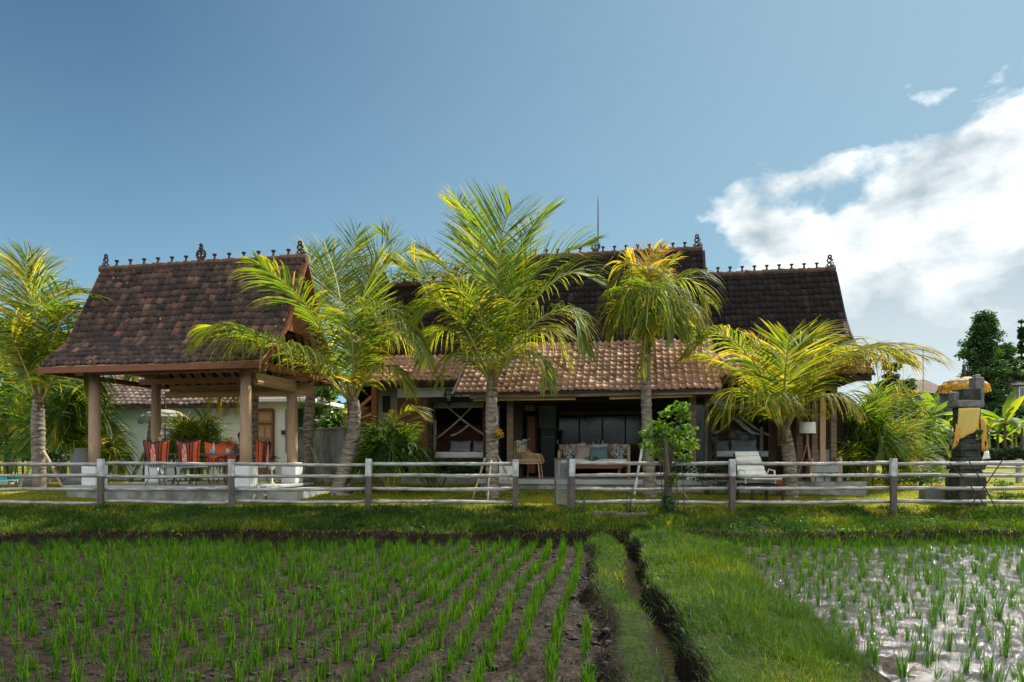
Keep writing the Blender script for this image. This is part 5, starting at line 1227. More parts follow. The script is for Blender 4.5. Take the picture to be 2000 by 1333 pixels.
# bushes behind
shrub('croton_bush', 'orange and yellow croton bush above the garden wall', 712, 808, 22.2, 62, 62, 420, .16, .55, 60, 'leaf_fire', group=None, asp=.35)
shrub('broadleaf_bush', 'mid green broad leaved bush behind the garden wall', 645, 800, 24.0, 95, 130, 900, .26, .52, 61, asp=.35)
shrub('broadleaf_bush', 'deep green bush filling the gap between pavilion and villa', 650, 850, 26.0, 140, 110, 600, .26, .40, 62, asp=.35)
shrub('garden_bush', 'yellow green bush at the far left edge', 20, 850, 22.0, 110, 110, 800, .16, .72, 63)
shrub('garden_bush', 'orange flecked bush behind the far left palm', 45, 760, 25.0, 120, 130, 800, .18, .75, 64)
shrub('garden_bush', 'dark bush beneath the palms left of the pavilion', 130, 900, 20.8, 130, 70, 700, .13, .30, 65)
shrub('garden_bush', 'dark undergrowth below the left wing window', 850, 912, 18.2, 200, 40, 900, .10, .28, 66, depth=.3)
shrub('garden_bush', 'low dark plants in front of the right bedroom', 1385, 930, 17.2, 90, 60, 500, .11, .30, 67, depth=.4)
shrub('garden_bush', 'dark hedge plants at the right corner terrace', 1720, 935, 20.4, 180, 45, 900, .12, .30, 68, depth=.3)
shrub('garden_bush', 'yellow flowered bush behind the fence left of the shrine', 1790, 930, 18.5, 90, 40, 500, .10, .62, 69, depth=.5)
shrub('garden_bush', 'leafy green shrub with pale new leaves right of the villa', 1770, 830, 23.0, 90, 110, 700, .22, .62, 70)
shrub('garden_bush', 'weedy bush at the right end of the fence', 1965, 960, 16.6, 90, 50, 600, .09, .50, 71, depth=.6)

def banana(label, px, py, Y, hpx, seed, tone=.55, n=8, ll=1.0, name='banana_plant', group='banana plants in the grove'):
    r = random.Random(seed); b0 = at(px, py, Y); base = Vector((b0.x, b0.y, gz(b0.x, b0.y))); t = thing(name, label, 'banana plant', tuple(base), group=group)
    Hh = base.z and (at(px, py-hpx, Y).z-base.z); top = base+Vector((r.uniform(-.1,.1), 0, Hh*.55))
    MB().tube([base-Vector((0,0,.1)), base.lerp(top, .5), top], [.13,.10,.07], 9).build('trunk', M['petiole_g' if r.random() < .4 else 'bark_tree'], t, smooth=True)
    for i in range(n):
        a = i*2.4+r.uniform(-.4,.4); el_ = r.uniform(.25, 1.25) if i else 1.4; L = ll*Hh*.48*r.uniform(.75, 1.1); q = Vector((math.cos(a)*math.cos(el_), math.sin(a)*math.cos(el_), math.sin(el_)))
        C = []; p = top.copy(); d = q.copy()
        for j in range(11): C.append(p.copy()); d = (d-Vector((0,0,.06+.018*j))).normalized(); p = p+d*L/10
        V = []; T = []; Fq = []; sd = q.cross(Vector((0,0,1))); sd = sd.normalized() if sd.length > .1 else Vector((1,0,0)); w0 = L*.17
        for j, c_ in enumerate(C):
            ww = w0*math.sin(math.pi*min(1, max(0, (j-1)/9.0))*.93+.1) if j > 0 else .02
            for k in (-1, -.5, 0, .5, 1): V.append(c_+sd*ww*k-Vector((0,0,abs(k)*ww*.45))+Vector((0,0,r.gauss(0,.012)))); T.append(tone+.08*abs(k))
        for j in range(10):
            for k in range(4):
                if j > 2 and r.random() < .07 and k in (0, 3): continue
                Fq.append((j*5+k, j*5+k+1, (j+1)*5+k+1, (j+1)*5+k))
        mesh_obj('leaf', [tuple(v) for v in V], np.array(Fq), M['frond'], t, tone=np.clip(np.array(T)+r.uniform(-.1,.1), 0, 1), smooth=True)
    return t
banana('tallest banana plant with upright leaves left of the yellow umbrella', 1818, 895, 46.0, 150, 1, .42, 9)
banana('banana plant with broad pale leaves between the tall banana and the shrine', 1855, 895, 48, 118, 2, .46, 7)
banana('leaning banana plant left of the tall banana', 1780, 895, 47, 105, 3, .4, 7)
banana('short banana plant right behind the shrine', 1932, 895, 48.0, 110, 4, .44, 7)
banana('banana plant with bright upright leaf right of the shrine', 1962, 895, 46.5, 130, 5, .48, 8)
banana('banana plant at the right edge of the picture', 1995, 895, 46.0, 110, 6, .44, 8)
for i, (x, h) in enumerate(((1795,80),(1812,88),(1838,95),(1872,90),(1890,78),(1905,85),(1922,92),(1948,95),(1978,90),(2020,110),(2050,100))):
    banana('slender banana plant in the back row of the grove', x, 893, 51+(i%3), h, 20+i, .38, 5)
banana('broad leaved plant reaching over the garden wall', 632, 880, 25.0, 130, 30, .50, 8, name='banana_plant', group=None)
banana('banana plant hidden in the greenery behind the left bush', 85, 900, 26.0, 170, 31, .45, 8, group=None)
for i in range(15):
    banana('slender banana plant in the back row of the grove', 1782+i*20+random.uniform(-7,7), 893, 48+(i*7%8), random.uniform(70, 112), 60+i, .40+.03*(i%4), 6)
for i, (px, w_, h_, Y_, lb) in enumerate(((1800, 120, 60, 56, 'dense green thicket behind the tallest banana plant'), (1900, 130, 66, 57, 'dense green thicket behind the shrine'), (1985, 110, 70, 55, 'dense green thicket at the right edge behind the banana grove'))):
    shrub('thicket', lb, px, 838, Y_, w_*1.15, h_*1.35, 5200, .34, .30+.04*i, 90+i, clumps=40, stems=False, depth=.3, cat='thicket')
shrub('thicket', 'leafy thicket between the villa corner and the banana grove', 1775, 860, 27.0, 150, 80, 2200, .22, .45, 95, clumps=20, depth=.4, cat='thicket')
shrub('thicket', 'leafy thicket behind the pavilion front left column', 190, 830, 22.4, 70, 120, 1400, .16, .40, 96, clumps=14, depth=.6, cat='thicket')
hp = MB()
tag(shrub('hedge', 'long clipped dark hedge in front of the banana grove', 1930, 888, 44.5, 330, 26, 9000, .16, .15, 80, clumps=60, stems=False, depth=.06), cat='hedge')

def tree(name, label, px, py_top, py_base, Y, wpx, tone, seed, clumps=26, ls=.35, n=3200, trunk=.22, taper=0.0, m_='leaf', group='trees beyond the garden', cr=.75):
    r = random.Random(seed); top = at(px, py_top, Y); Wd = wpx*Y/F; x0 = top.x; z0 = gz(x0, Y); Hh = top.z-z0
    t = thing(name, label, 'tree', (x0, Y, z0), group=group); cb = z0+Hh*(1-cr)
    mb = MB(); mb.tube([(x0, Y, z0-.2), (x0+.1, Y, z0+Hh*.4), (x0, Y, z0+Hh*.95)], [trunk, trunk*.7, trunk*.12], 9); parts = []
    for i in range(clumps):
        f = (i+.5)/clumps; z = cb+(top.z-cb)*f; env = (math.sin(math.pi*min(1, f*.85+.16))**.7)*(1-taper*f); a = r.uniform(0, 6.28); rr = Wd/2*env*r.uniform(.15, .92)
        c = Vector((x0+math.cos(a)*rr, Y+math.sin(a)*rr*.8, z+r.uniform(-.04,.04)*Hh)); s = Wd*r.uniform(.24,.48)*(1-.5*taper*f)
        mb.tube([(x0, Y, c.z-Hh*.12), tuple(Vector((x0, Y, c.z)).lerp(c, .5)-Vector((0,0,Hh*.02))), tuple(c)], [trunk*.3, trunk*.2, .02], 5)
        parts.append(leaf_cloud(n//clumps, tuple(c), (s, s, s*.55), ls, tone+r.uniform(-.1,.1), seed*57+i, shell=.1))
    mb.build('trunk', M['bark_tree'], t, smooth=True); V, Q, T = join(parts); mesh_obj('crown', V, Q, M[m_], t, tone=T); return t
tree('broadleaf_tree', 'large dark layered tree on the right skyline', 1920, 614, 880, 58, 95, .40, 1, clumps=95, ls=.26, n=24000, trunk=.35, cr=.8)
tree('broadleaf_tree', 'rounder green tree just right of the layered tree', 1965, 675, 880, 60, 75, .46, 2, clumps=60, ls=.26, n=15000, trunk=.3)
tree('conifer', 'narrow dark conifer at the right edge of the picture', 1995, 632, 880, 66, 34, .30, 3, clumps=90, ls=.24, n=14000, trunk=.25, taper=.85, cr=.95)
tree('broadleaf_tree', 'small rounded tree top above the palms right of the villa', 1740, 718, 890, 40, 60, .25, 4, clumps=16, ls=.35, n=2400)
tree('broadleaf_tree', 'low tree crown left of the distant brown roof', 1775, 735, 890, 42, 45, .22, 5, clumps=14, ls=.35, n=2000)
tree('broadleaf_tree', 'tree behind the guest house seen through the pavilion gap', 640, 745, 890, 34, 110, .45, 6, clumps=22, ls=.38, n=2800)
tree('broadleaf_tree', 'sunlit tree behind the far left palms', 20, 640, 890, 32, 190, .52, 7, clumps=34, ls=.42, n=4600)
tree('broadleaf_tree', 'olive green tree filling the sky left of the pavilion', 120, 668, 890, 30, 120, .45, 8, clumps=24, ls=.40, n=3200)
tree('broadleaf_tree', 'tree beyond the left edge of the garden', -90, 600, 890, 30, 180, .48, 9, clumps=24, ls=.42, n=3000)
# far belt of trees that closes the horizon all round
def belt(name, label, pts, h, n, tone, seed, dens=.8):
    r = np.random.default_rng(seed); P = []; ln = np.array(pts, float); m_ = len(ln)-1
    V0 = []
    parts = []
    for i in range(n):
        s = r.uniform(0, m_); k = int(s); p = ln[k]+(ln[min(k+1, m_)]-ln[k])*(s-k); hh = h*(.55+.6*float(fbm(p[0], p[1], 14, 5)))
        parts.append(leaf_cloud(46, (p[0]+r.normal(0, 1.5), p[1]+r.normal(0, 1.5), H-.8+hh*r.uniform(.1, .92)), (4.5, 4.5, 3.0), .95, tone+r.normal(0, .07), seed+i, shell=.2))
    V, Q, T = join(parts); return tag(mesh_obj(name, V, Q, M['leaf'], tone=T), label, kind='stuff')
belt('far_trees', 'distant wood along the horizon behind the fields', [(-90,60),(-40,66),(0,70),(50,72),(100,66)], 5.5, 900, .25, 900)
belt('far_trees', 'wood on the far side of the paddies behind the viewer', [(100,66),(110,0),(60,-60),(0,-66),(-60,-60),(-110,0),(-90,60)], 9, 1300, .25, 4000)

# ------------------------------------------------------------------ dining set in the pavilion
def leg4(mb, w_, d_, z0, z1, r): 
    for x in (-1, 1):
        for y in (-1, 1): mb.tube([(x*w_/2*1.1, y*d_/2*1.1, z0), (x*w_/2*.92, y*d_/2*.92, (z0+z1)/2), (x*w_/2, y*d_/2, z1)], r, 6)
def dining_chair(label, loc, rz):
    """faces -Y of its own frame, back rest at +Y"""
    t = thing('dining_chair', label, 'chair', (0,0,0), group='orange dining chairs in the pavilion')
    MB().rbox((0,0,.47), (.48,.46,.07), .025).build('seat_cushion', M['stripe'], t, bevel=.01)
    for x in (-1, 1):
        for y in (-1, 1): MB().tube([(x*.27, y*.27, 0), (x*.20, y*.20, .2), (x*.22, y*.21, .43)], .011, 6).build('leg', M['black_iron'], t)
    mb = MB(); P = []
    n = 8
    for side in (0, 1):                          # curved orange back with scrolled top
        for i in range(n+1):
            s = i/n*2-1
            for j, z in enumerate((.50, .75, .98, 1.06)):
                wv = .25+.035*j; zz = z+(.05*(abs(s))**2-.02*(1-abs(s)) if j == 3 else 0)
                P.append((s*wv, .22+.06*(j/3)-.07*s*s+.018*side, zz))
    f = []; m_ = 4
    for i in range(n):
        for j in range(3):
            a = i*m_+j; f.append((a, a+m_, a+m_+1, a+1)); b = a+(n+1)*m_; f.append((b, b+1, b+m_+1, b+m_))
        f.append((i*m_+3, (i+1)*m_+3, (i+1)*m_+3+(n+1)*m_, i*m_+3+(n+1)*m_))
    mb.pts(P, f); mb.build('backrest', M['orange'], t, smooth=True)
    mb = MB()
    for q in (-1, 1): mb.pts([(-.05, .28+.012*q+.01, .52), (.05, .28+.012*q+.01, .52), (.065, .335+.012*q, 1.0), (-.065, .335+.012*q, 1.0)], [(0,1,2,3)])
    mb.pts([(-.06,.332,.52),(.06,.332,.52),(.065,.352,1.0),(-.065,.352,1.0)], [(0,1,2,3)])
    mb.build('patterned_band', M['orange_pattern'], t)
    mb = MB()
    for x in (-.19,-.13,-.05, .05,.13, .19): mb.tube([(x*.8, .27, .48), (x*.9, .315-.6*x*x, .75), (x*1.15, .36-.6*x*x, 1.0), (x*1.3, .33-.6*x*x, 1.07)], .014, 5)
    for q in (-1, 1): mb.tube([(q*.25,.2,.47), (q*.28,.24,.8), (q*.33,.25,1.05), (q*.30,.27,1.11), (q*.16,.31,1.07), (0,.33,1.04)], .012, 6); mb.ring((q*.08,.34,1.09), .035, .008, (0,1,0), 10, 5)
    mb.build('iron_back_frame', M['black_iron'], t)
    mb = MB()
    for q in (-1, 1): mb.tube([(q*.25,.2,.68), (q*.27,0,.69), (q*.27,-.18,.66), (q*.23,-.22,.47)], .011, 6)
    mb.ring((0,0,.22), .18, .008, (0,0,1), 14, 5); mb.build('arm_rails', M['black_iron'], t)
    return place(t, loc, rz) or t
def onfloor(px, v):
    u = PF.u(px, v); return PF.p(u, v, zs)
dining_chair('orange dining chair nearest the pavilion front left column, back to the fence', onfloor(317, .28), PF.rz+math.pi+.05)
dining_chair('second orange dining chair from the left, back to the fence', onfloor(379, .28), PF.rz+math.pi-.03)
for lb, px, v, a in (('orange dining chair in the middle of the far side of the table', 412, 1.62, 0), ('right hand orange dining chair on the far side of the table', 452, 1.62, .1),
                     ('orange dining chair at the right head of the table, seen sideways behind the column', 497, 1.0, -1.45)):
    src = bpy.data.objects['dining_chair']; clone(src, lb, onfloor(px, v), PF.rz+a)
tc_ = PF.p(PF.u(405, .95), .95, zs); t = thing('dining_table', 'long dining table with dark edged pale top between the orange chairs', 'table', tuple(tc_), PF.rz)
T4 = Matrix.Translation(tc_) @ Matrix.Rotation(PF.rz, 4, 'Z')
mb = MB(); mb.rbox(T4 @ Vector((0,0,.76)), (1.75,.85,.045), .01, PF.rz); mb.build('tabletop', M['stone_pale'], t, bevel=.004)
for x in (-.75,.75):
    for y in (-.33,.33):
        mb = MB(); mb.tube([T4 @ Vector(p) for p in ((x,y,0),(x*.9,y*.9,.3),(x,y,.735))], .022, 8); mb.build('leg', M['black_iron'], t)
mb = MB()
for x in (-.6,-.2,.2,.6): mb.ring(T4 @ Vector((x,-.3,.58)), .13, .01, (PF.d[0],PF.d[1],0), 14, 5)
mb.build('scrollwork', M['black_iron'], t)
def ontable(x, y): return T4 @ Vector((x, y, .783))
def small(name, label, cat, prof_, loc, m_, group=None):
    o = MB().lathe(prof_, (0,0,0), 12).build(name, m_, smooth=True); o.location = loc; return tag(o, label, cat, group)
small('water_bottle', 'clear bottle standing in the middle of the dining table', 'bottle', [(.04,0),(.042,.01),(.042,.16),(.018,.22),(.018,.28),(.02,.285)], ontable(.22,-.05), M['glassware'])
for i, (x, y, lb) in enumerate(((-.35,.1,'pale tumbler left of the table bottle'), (.02,.12,'pale tumbler just left of the clear bottle'))):
    small('tumbler', lb, 'glass', [(.03,0),(.036,.11),(.034,.11),(.028,.01)], ontable(x, y), M['glassware'])
small('fruit_bowl', 'orange patterned bowl on the dining table', 'bowl', [(.05,0),(.06,.01),(.13,.08),(.14,.09),(.12,.085),(.04,.02)], ontable(-.62,.0), M['orange'])
o = thing('table_flowers', 'pink and cream dried flower arrangement at the right end of the table', 'flowers', tuple(ontable(.55,.05)))
MB().lathe([(.05,0),(.06,.08),(.04,.14),(.045,.15)], ontable(.55,.05), 10).build('vase', M['ceramic'], o, smooth=True)
V, Q, T = leaf_cloud(120, ontable(.55,.05)+Vector((0,0,.28)), (.34,.3,.34), .09, .9, 301, asp=.3); mesh_obj('blooms', V, Q, M['leaf_fire'], o, tone=T)
# seated person beyond the table, mostly hidden by the column
def skin_body(name, pts, edges, m_, parent, root=0, sub=2):
    me = bpy.data.meshes.new(name); me.from_pydata([p[:3] for p in pts], edges, []); o = bpy.data.objects.new(name, me); COL.objects.link(o)
    if parent: o.parent = parent
    me.materials.append(m_); sk = o.modifiers.new('skin', 'SKIN')
    for i, p in enumerate(pts): me.skin_vertices[0].data[i].radius = (p[3], p[4] if len(p) > 4 else p[3]); me.skin_vertices[0].data[i].use_root = (i == root)
    ss = o.modifiers.new('sub', 'SUBSURF'); ss.levels = sub; ss.render_levels = sub
    for q in me.polygons: q.use_smooth = True
    return o
pp = PF.p(PF.u(470, 1.75), 1.75, zs)
pr = thing('person', 'black haired person in a dark shirt sitting at the table beside the front right column', 'person', tuple(pp), PF.rz)
B = [(0,.05,.52,.14,.11),(0,.06,.72,.13,.10),(0,.05,.92,.16,.105),(0,.04,1.02,.09,.07),(0,.03,1.09,.050,.050),(0,.01,1.17,.075,.085),(0,.01,1.26,.072,.085),
     (.18,.04,.97,.052),(.22,-.02,.75,.040),(.16,-.25,.78,.030),(-.18,.04,.97,.052),(-.22,-.02,.75,.040),(-.16,-.25,.78,.030),
     (.11,-.05,.50,.085),(.13,-.42,.50,.062),(.13,-.42,.08,.038),(.13,-.54,.03,.030),(-.11,-.05,.50,.085),(-.13,-.42,.50,.062),(-.13,-.42,.08,.038),(-.13,-.54,.03,.030)]
E = [(0,1),(1,2),(2,3),(3,4),(4,5),(5,6),(2,7),(7,8),(8,9),(2,10),(10,11),(11,12),(0,13),(13,14),(14,15),(15,16),(0,17),(17,18),(18,19),(19,20)]
for s_ in (1, -1):                               # hands with fingers resting on the table edge
    k = 9 if s_ > 0 else 12; b0 = len(B); B.append((s_*.15,-.31,.785,.026,.018)); E.append((k, b0))
    for j in range(4):
        a = len(B); B.append((s_*(.13+.018*j),-.37-.008*(j in (1,2)),.79,.008)); B.append((s_*(.128+.018*j),-.395-.012*(j in (1,2)),.782,.007)); E += [(b0, a), (a, a+1)]
    a = len(B); B.append((s_*.115,-.33,.785,.009)); B.append((s_*.10,-.355,.78,.007)); E += [(b0, a), (a, a+1)]
skin_body('body', B, E, M['skin'], pr)
S = [(0,.05,.50,.155,.125),(0,.06,.72,.145,.112),(0,.05,.92,.172,.118),(0,.04,1.0,.09,.08),(.18,.04,.97,.062),(.215,0,.84,.052),(-.18,.04,.97,.062),(-.215,0,.84,.052)]
skin_body('shirt', S, [(0,1),(1,2),(2,3),(2,4),(4,5),(2,6),(6,7)], M['shirt'], pr)
MB().blob((0,.03,1.27), (.185,.215,.20), 14, 9, .02).build('hair', M['hair'], pr, smooth=True, local=True)
mb = MB(); mb.blob((0,-.085,1.195), (.03,.04,.045), 8, 6); mb.build('nose', M['skin'], pr, smooth=True, local=True)
for s_ in (-1, 1): MB().blob((s_*.03,-.075,1.22), (.022,.012,.012), 8, 6).build('eye', M['hair'], pr, smooth=True, local=True)
MB().blob((0,-.076,1.155), (.045,.014,.012), 8, 6).build('mouth', M['orange'], pr, smooth=True, local=True)
st = thing('stool', 'low wooden stool under the seated person', 'stool', tuple(pp), PF.rz)
MB().lathe([(.17,.40),(.18,.41),(.18,.435),(.16,.44)], (0,.03,0), 14).build('seat', M['teak'], st, local=True)
for i in range(4):
    a = i*math.pi/2+.78; MB().tube([(.16*math.cos(a),.03+.16*math.sin(a),0),(.12*math.cos(a),.03+.12*math.sin(a),.41)], .016, 6).build('leg', M['teak'], st, local=True)
# potted plant on the pavilion floor
p0 = PF.p(PF.u(531, 1.5), 1.5, zs)
t = thing('potted_plant', 'white potted plant with dark tipped leaves in front of the wooden door', 'potted plant', tuple(p0))
mb = MB(); mb.lathe([(.10,.0),(.03,.05),(.02,.35),(.09,.42),(.13,.55),(.12,.56),(.05,.5)], p0, 12); mb.build('pot', M['ceramic'], t, smooth=True)
V, Q, T = leaf_cloud(60, p0+Vector((0,0,.68)), (.36,.3,.32), .15, .3, 311, asp=.22); mesh_obj('leaves', V, Q, M['leaf'], t, tone=T)
# white fringed umbrella behind the pavilion
def fringed_umbrella(label, px, py, Y, wpx, hpx, m_top, m_fr, pole_py, tilt=0, name='umbrella'):
    c = at(px, py, Y); g0 = gz(c.x, Y); t = thing(name, label, 'umbrella', (c.x, Y, g0)); Rr = wpx*Y/F/2; Hh = hpx*Y/F
    mb = MB(); n = 20; P = [(c.x, Y, c.z+Hh)]
    rings_ = ((.35,.93),(.65,.75),(.88,.48),(1.0,.28))
    for a_, z_ in rings_:
        for k in range(n): q = 2*math.pi*k/n; rr = Rr*a_*(1-.05*(k % 2)); P.append((c.x+rr*math.cos(q), Y+rr*math.sin(q), c.z+Hh*z_+tilt*rr*math.cos(q)-.02*(k % 2)))
    f = [(0, 1+k, 1+(k+1) % n) for k in range(n)]
    for j in range(3): f += [(1+j*n+k, 1+(j+1)*n+k, 1+(j+1)*n+(k+1) % n, 1+j*n+(k+1) % n) for k in range(n)]
    mb.pts(P, f); mb.build('canopy', m_top, t, smooth=True)
    V = []; Q = []; r = np.random.default_rng(int(px)); nn = 260
    for k in range(nn*2):
        q = 2*math.pi*k/nn; ky = 1 if k < nn else .80; p = np.array([c.x+Rr*ky*math.cos(q), Y+Rr*ky*math.sin(q), c.z+Hh*(.30 if ky == 1 else .60)+tilt*Rr*math.cos(q)]); L = Hh*r.uniform(.35,.62)*(1 if ky == 1 else .55); w_ = Rr*.022; s = np.array([-math.sin(q), math.cos(q), 0]); o_ = np.array([math.cos(q), math.sin(q), 0])
        b = len(V); V += [p-s*w_, p+s*w_, p+s*w_*.7-np.array([0,0,L])+o_*r.uniform(.0,.12)*L*2, p-s*w_*.7-np.array([0,0,L])+o_*r.uniform(.0,.12)*L*2]; Q.append((b,b+1,b+2,b+3))
    mesh_obj('fringe', V, np.array(Q), m_fr, t)
    MB().tube([(c.x, Y, g0-.1), (c.x, Y, c.z+Hh*1.02)], .022, 8).build('pole', M['teak'], t)
    MB().lathe([(.03,0),(.06,.05),(.03,.1),(.05,.14),(.02,.22),(.035,.25),(.005,.33)], (c.x, Y, c.z+Hh), 8).build('top_knob', M['terracotta'], t)
    return t
M['grey_canvas'] = mat('grey canvas', (.34,.33,.30), .9, (.25,.24,.22), 5)
fringed_umbrella('greyish fringed sun umbrella against the white wall behind the pavilion', 322, 822, 21.2, 88, 22, M['grey_canvas'], M['grey_canvas'], 900)
mb = MB()
M['fringe_y'] = leaf_mat('yellow silk fringe', [(0,(.62,.38,.05)),(1,(.65,.50,.10))], .35, .02, .5, .25, 1.0)
M['pale_top'] = mat('pale yellow silk', (.34,.28,.15), .8, (.18,.14,.07), 9)
fringed_umbrella('tall yellow fringed ceremonial umbrella behind the stone shrine', 1882, 760, 17.4, 84, 24, M['pale_top'], M['fringe_y'], 1000, name='ceremonial_umbrella')

# ------------------------------------------------------------------ verandah and rooms
def hp_(px, v, z=DZ): return HF.p(HF.u(px, v), v, z)
# rattan armchair turned to the right
c = hp_(1030, .75); t = thing('rattan_chair', 'curved rattan armchair on the verandah facing right, with blue throw', 'armchair', tuple(c), HF.rz)
T4 = Matrix.Translation(c) @ Matrix.Rotation(HF.rz, 4, 'Z')
def tp(L): return [T4 @ Vector(p) for p in L]
mb = MB(); n = 26; rim = []; low = []
n = 40
for i in range(n+1):
    q = i/n*2-1; k = abs(q); sg = 1 if q > 0 else -1          # from one arm front round the back to the other
    if k < .5: an = k/.5*math.pi/2; x, y = -.08-.34*math.cos(an), sg*.35*math.sin(an)
    else: x, y = -.08+.50*(k-.5)/.5, sg*.35
    top = 1.02-.34*float(sm(np.float64(k), .30, .72))-.20*max(0, (k-.88)/.12)**2
    rim.append((x-.08*(k < .5)*(1-k*2), y*1.06, top)); low.append((x*.88+.01, y*.88, .42))
for a, b in zip(rim, low): mb.tube(tp([a, ((a[0]+b[0])/2*1.02, (a[1]+b[1])/2*1.03, (a[2]+b[2])/2), b]), .013, 5)
for k in (.5,): mb.tube(tp([(a[0]*(1-k)+b[0]*k, a[1]*(1-k)+b[1]*k, a[2]*(1-k)+b[2]*k) for a, b in zip(rim, low)]), .007, 5)
mb.build('woven_back', M['rattan'], t)
mb = MB(); mb.tube(tp(rim), .022, 7); mb.tube(tp(low), .018, 7); mb.tube(tp([(.36,-.3,.42),(.40,0,.43),(.36,.3,.42)]), .02, 7); mb.build('frame', M['rattan'], t, smooth=True)
MB().rbox(T4 @ Vector((.02,0,.43)), (.70,.60,.05), .02, HF.rz).build('seat', M['rattan'], t)
MB().rbox(T4 @ Vector((.02,0,.50)), (.60,.54,.09), .03, HF.rz).build('seat_cushion', M['white_cloth'], t, bevel=.01)
for x, y in ((-.3,-.27),(-.3,.27),(.35,-.27),(.35,.27)): MB().tube(tp([(x*1.12,y*1.05,0),(x*1.02,y,.25),(x,y,.42)]), .018, 7).build('leg', M['rattan'], t)
mb = MB(); ms = Matrix.Rotation(HF.rz, 4, 'Z') @ Matrix.Rotation(R(-38), 4, 'Y')
mb.rbox(T4 @ Vector((-.16,-.02,.93)), (.62,.30,.03), .012, M=ms); mb.build('throw', M['teal_cloth'], t, bevel=.006)
MB().cushion(T4 @ Vector((-.20,.05,.90)), .42, .36, .14, (Matrix.Rotation(HF.rz+R(70), 4, 'Z') @ Matrix.Rotation(R(-8), 4, 'X')).to_3x3()).build('back_cushion', M['white_cloth'], t, smooth=True)
# daybed with cushions
c = hp_(1162, 1.9); t = thing('daybed', 'wooden daybed with white mattress inside the open living room', 'daybed', tuple(c), HF.rz)
def hface(nm, m_, x0, y0, x1, y1, v0, v1, par, bev=.015):
    mb = MB(); HF.face(mb, x0, y0, x1, y1, v0, v1); return mb.build(nm, m_, par, bevel=bev)
hface('mattress', M['sheet'], 1096, 897, 1224, 905.5, 1.55, 2.35, t, .02); hface('frame', M['teak_red'], 1094, 906, 1226, 912, 1.53, 2.37, t)
hface('back', M['rattan'], 1092, 868, 1230, 905, 2.38, 2.43, t); hface('arm', M['rattan'], 1225, 870, 1231, 935, 1.6, 2.37, t); hface('arm', M['rattan'], 1089, 880, 1094, 935, 1.6, 2.37, t)
for x in (1097, 1220): hface('leg', M['wood_dark'], x, 913, x+4, 936, 1.56, 1.6, t)
def cush(label, px, py, wpx, hpx, v, m_, rot=0, tilt=-.25):
    u, z = HF.uz(px, py, v); c = HF.p(u, v, z); k = c.y/F
    Mx = (Matrix.Rotation(HF.rz, 4, 'Z') @ Matrix.Rotation(tilt, 4, 'X') @ Matrix.Rotation(rot, 4, 'Y')).to_3x3()
    o = MB().cushion((0,0,0), wpx*k, hpx*k, .15, Mx).build('cushion', m_, smooth=True); o.location = c; return tag(o, label, 'cushion', 'cushions on the daybed')
cush('leftmost black and white cushion, tilted on its corner, on the daybed', 1110, 883, 26, 26, 1.95, M['pattern_cloth'], .65)
cush('blush pink cushion second from the left on the daybed', 1138, 885, 30, 29, 2.05, M['pink_cloth'], .05)
cush('grey teal cushion in the middle of the daybed', 1170, 886, 35, 27, 2.05, M['teal_cloth'], -.04)
cush('right hand black and white cushion standing on its corner', 1210, 884, 28, 28, 1.95, M['pattern_cloth'], .75)
cush('white cushion behind the pink one', 1128, 879, 34, 26, 2.24, M['white_cloth'], -.1); cush('white cushion at the right end behind the patterned one', 1212, 880, 30, 26, 2.25, M['white_cloth'], .08); cush('white cushion behind the grey teal one', 1170, 879, 34, 24, 2.25, M['white_cloth'], -.05)
# coffee table in front of it
c = hp_(1168, 1.1); t = thing('coffee_table', 'low red brown coffee table in front of the daybed', 'table', tuple(c), HF.rz)
hface('tabletop', M['teak_red'], 1108, 909, 1216, 916, .85, 1.35, t); 
for x in (1112, 1207):
    for v_ in (.9, 1.25): hface('leg', M['teak_red'], x, 916.5, x+5, 937, v_, v_+.06, t, .004)
p0 = hp_(1157, 1.0, HF.uz(1157, 908.5, 1.0)[1])
t = thing('orchid_pot', 'small white pot with long green leaves on the coffee table', 'plant', tuple(p0)); mb = MB(); mb.lathe([(.05,0),(.07,.05),(.075,.1),(.06,.1)], p0, 10); mb.build('pot', M['ceramic'], t, smooth=True)
V = []; Q = []; T = []
for i, a in enumerate((-1.0,-.5,0,.5,1.0,2.6)):
    for j in range(6):
        s = j/5; p = p0+Vector((math.sin(a)*.30*s, 0.05*math.cos(i*2)*s, .1+.28*s*math.cos(a*.8)-.12*s*s)); w_ = .035*math.sin(math.pi*(s*.9+.08)); V += [p+Vector((-w_*.3,0,w_)), p+Vector((w_*.3,0,-w_))]; T += [.45]*2
    for j in range(5): b = i*12+2*j; Q.append((b,b+1,b+3,b+2))
mesh_obj('leaves', [tuple(v) for v in V], np.array(Q), M['leaf'], t, tone=T)
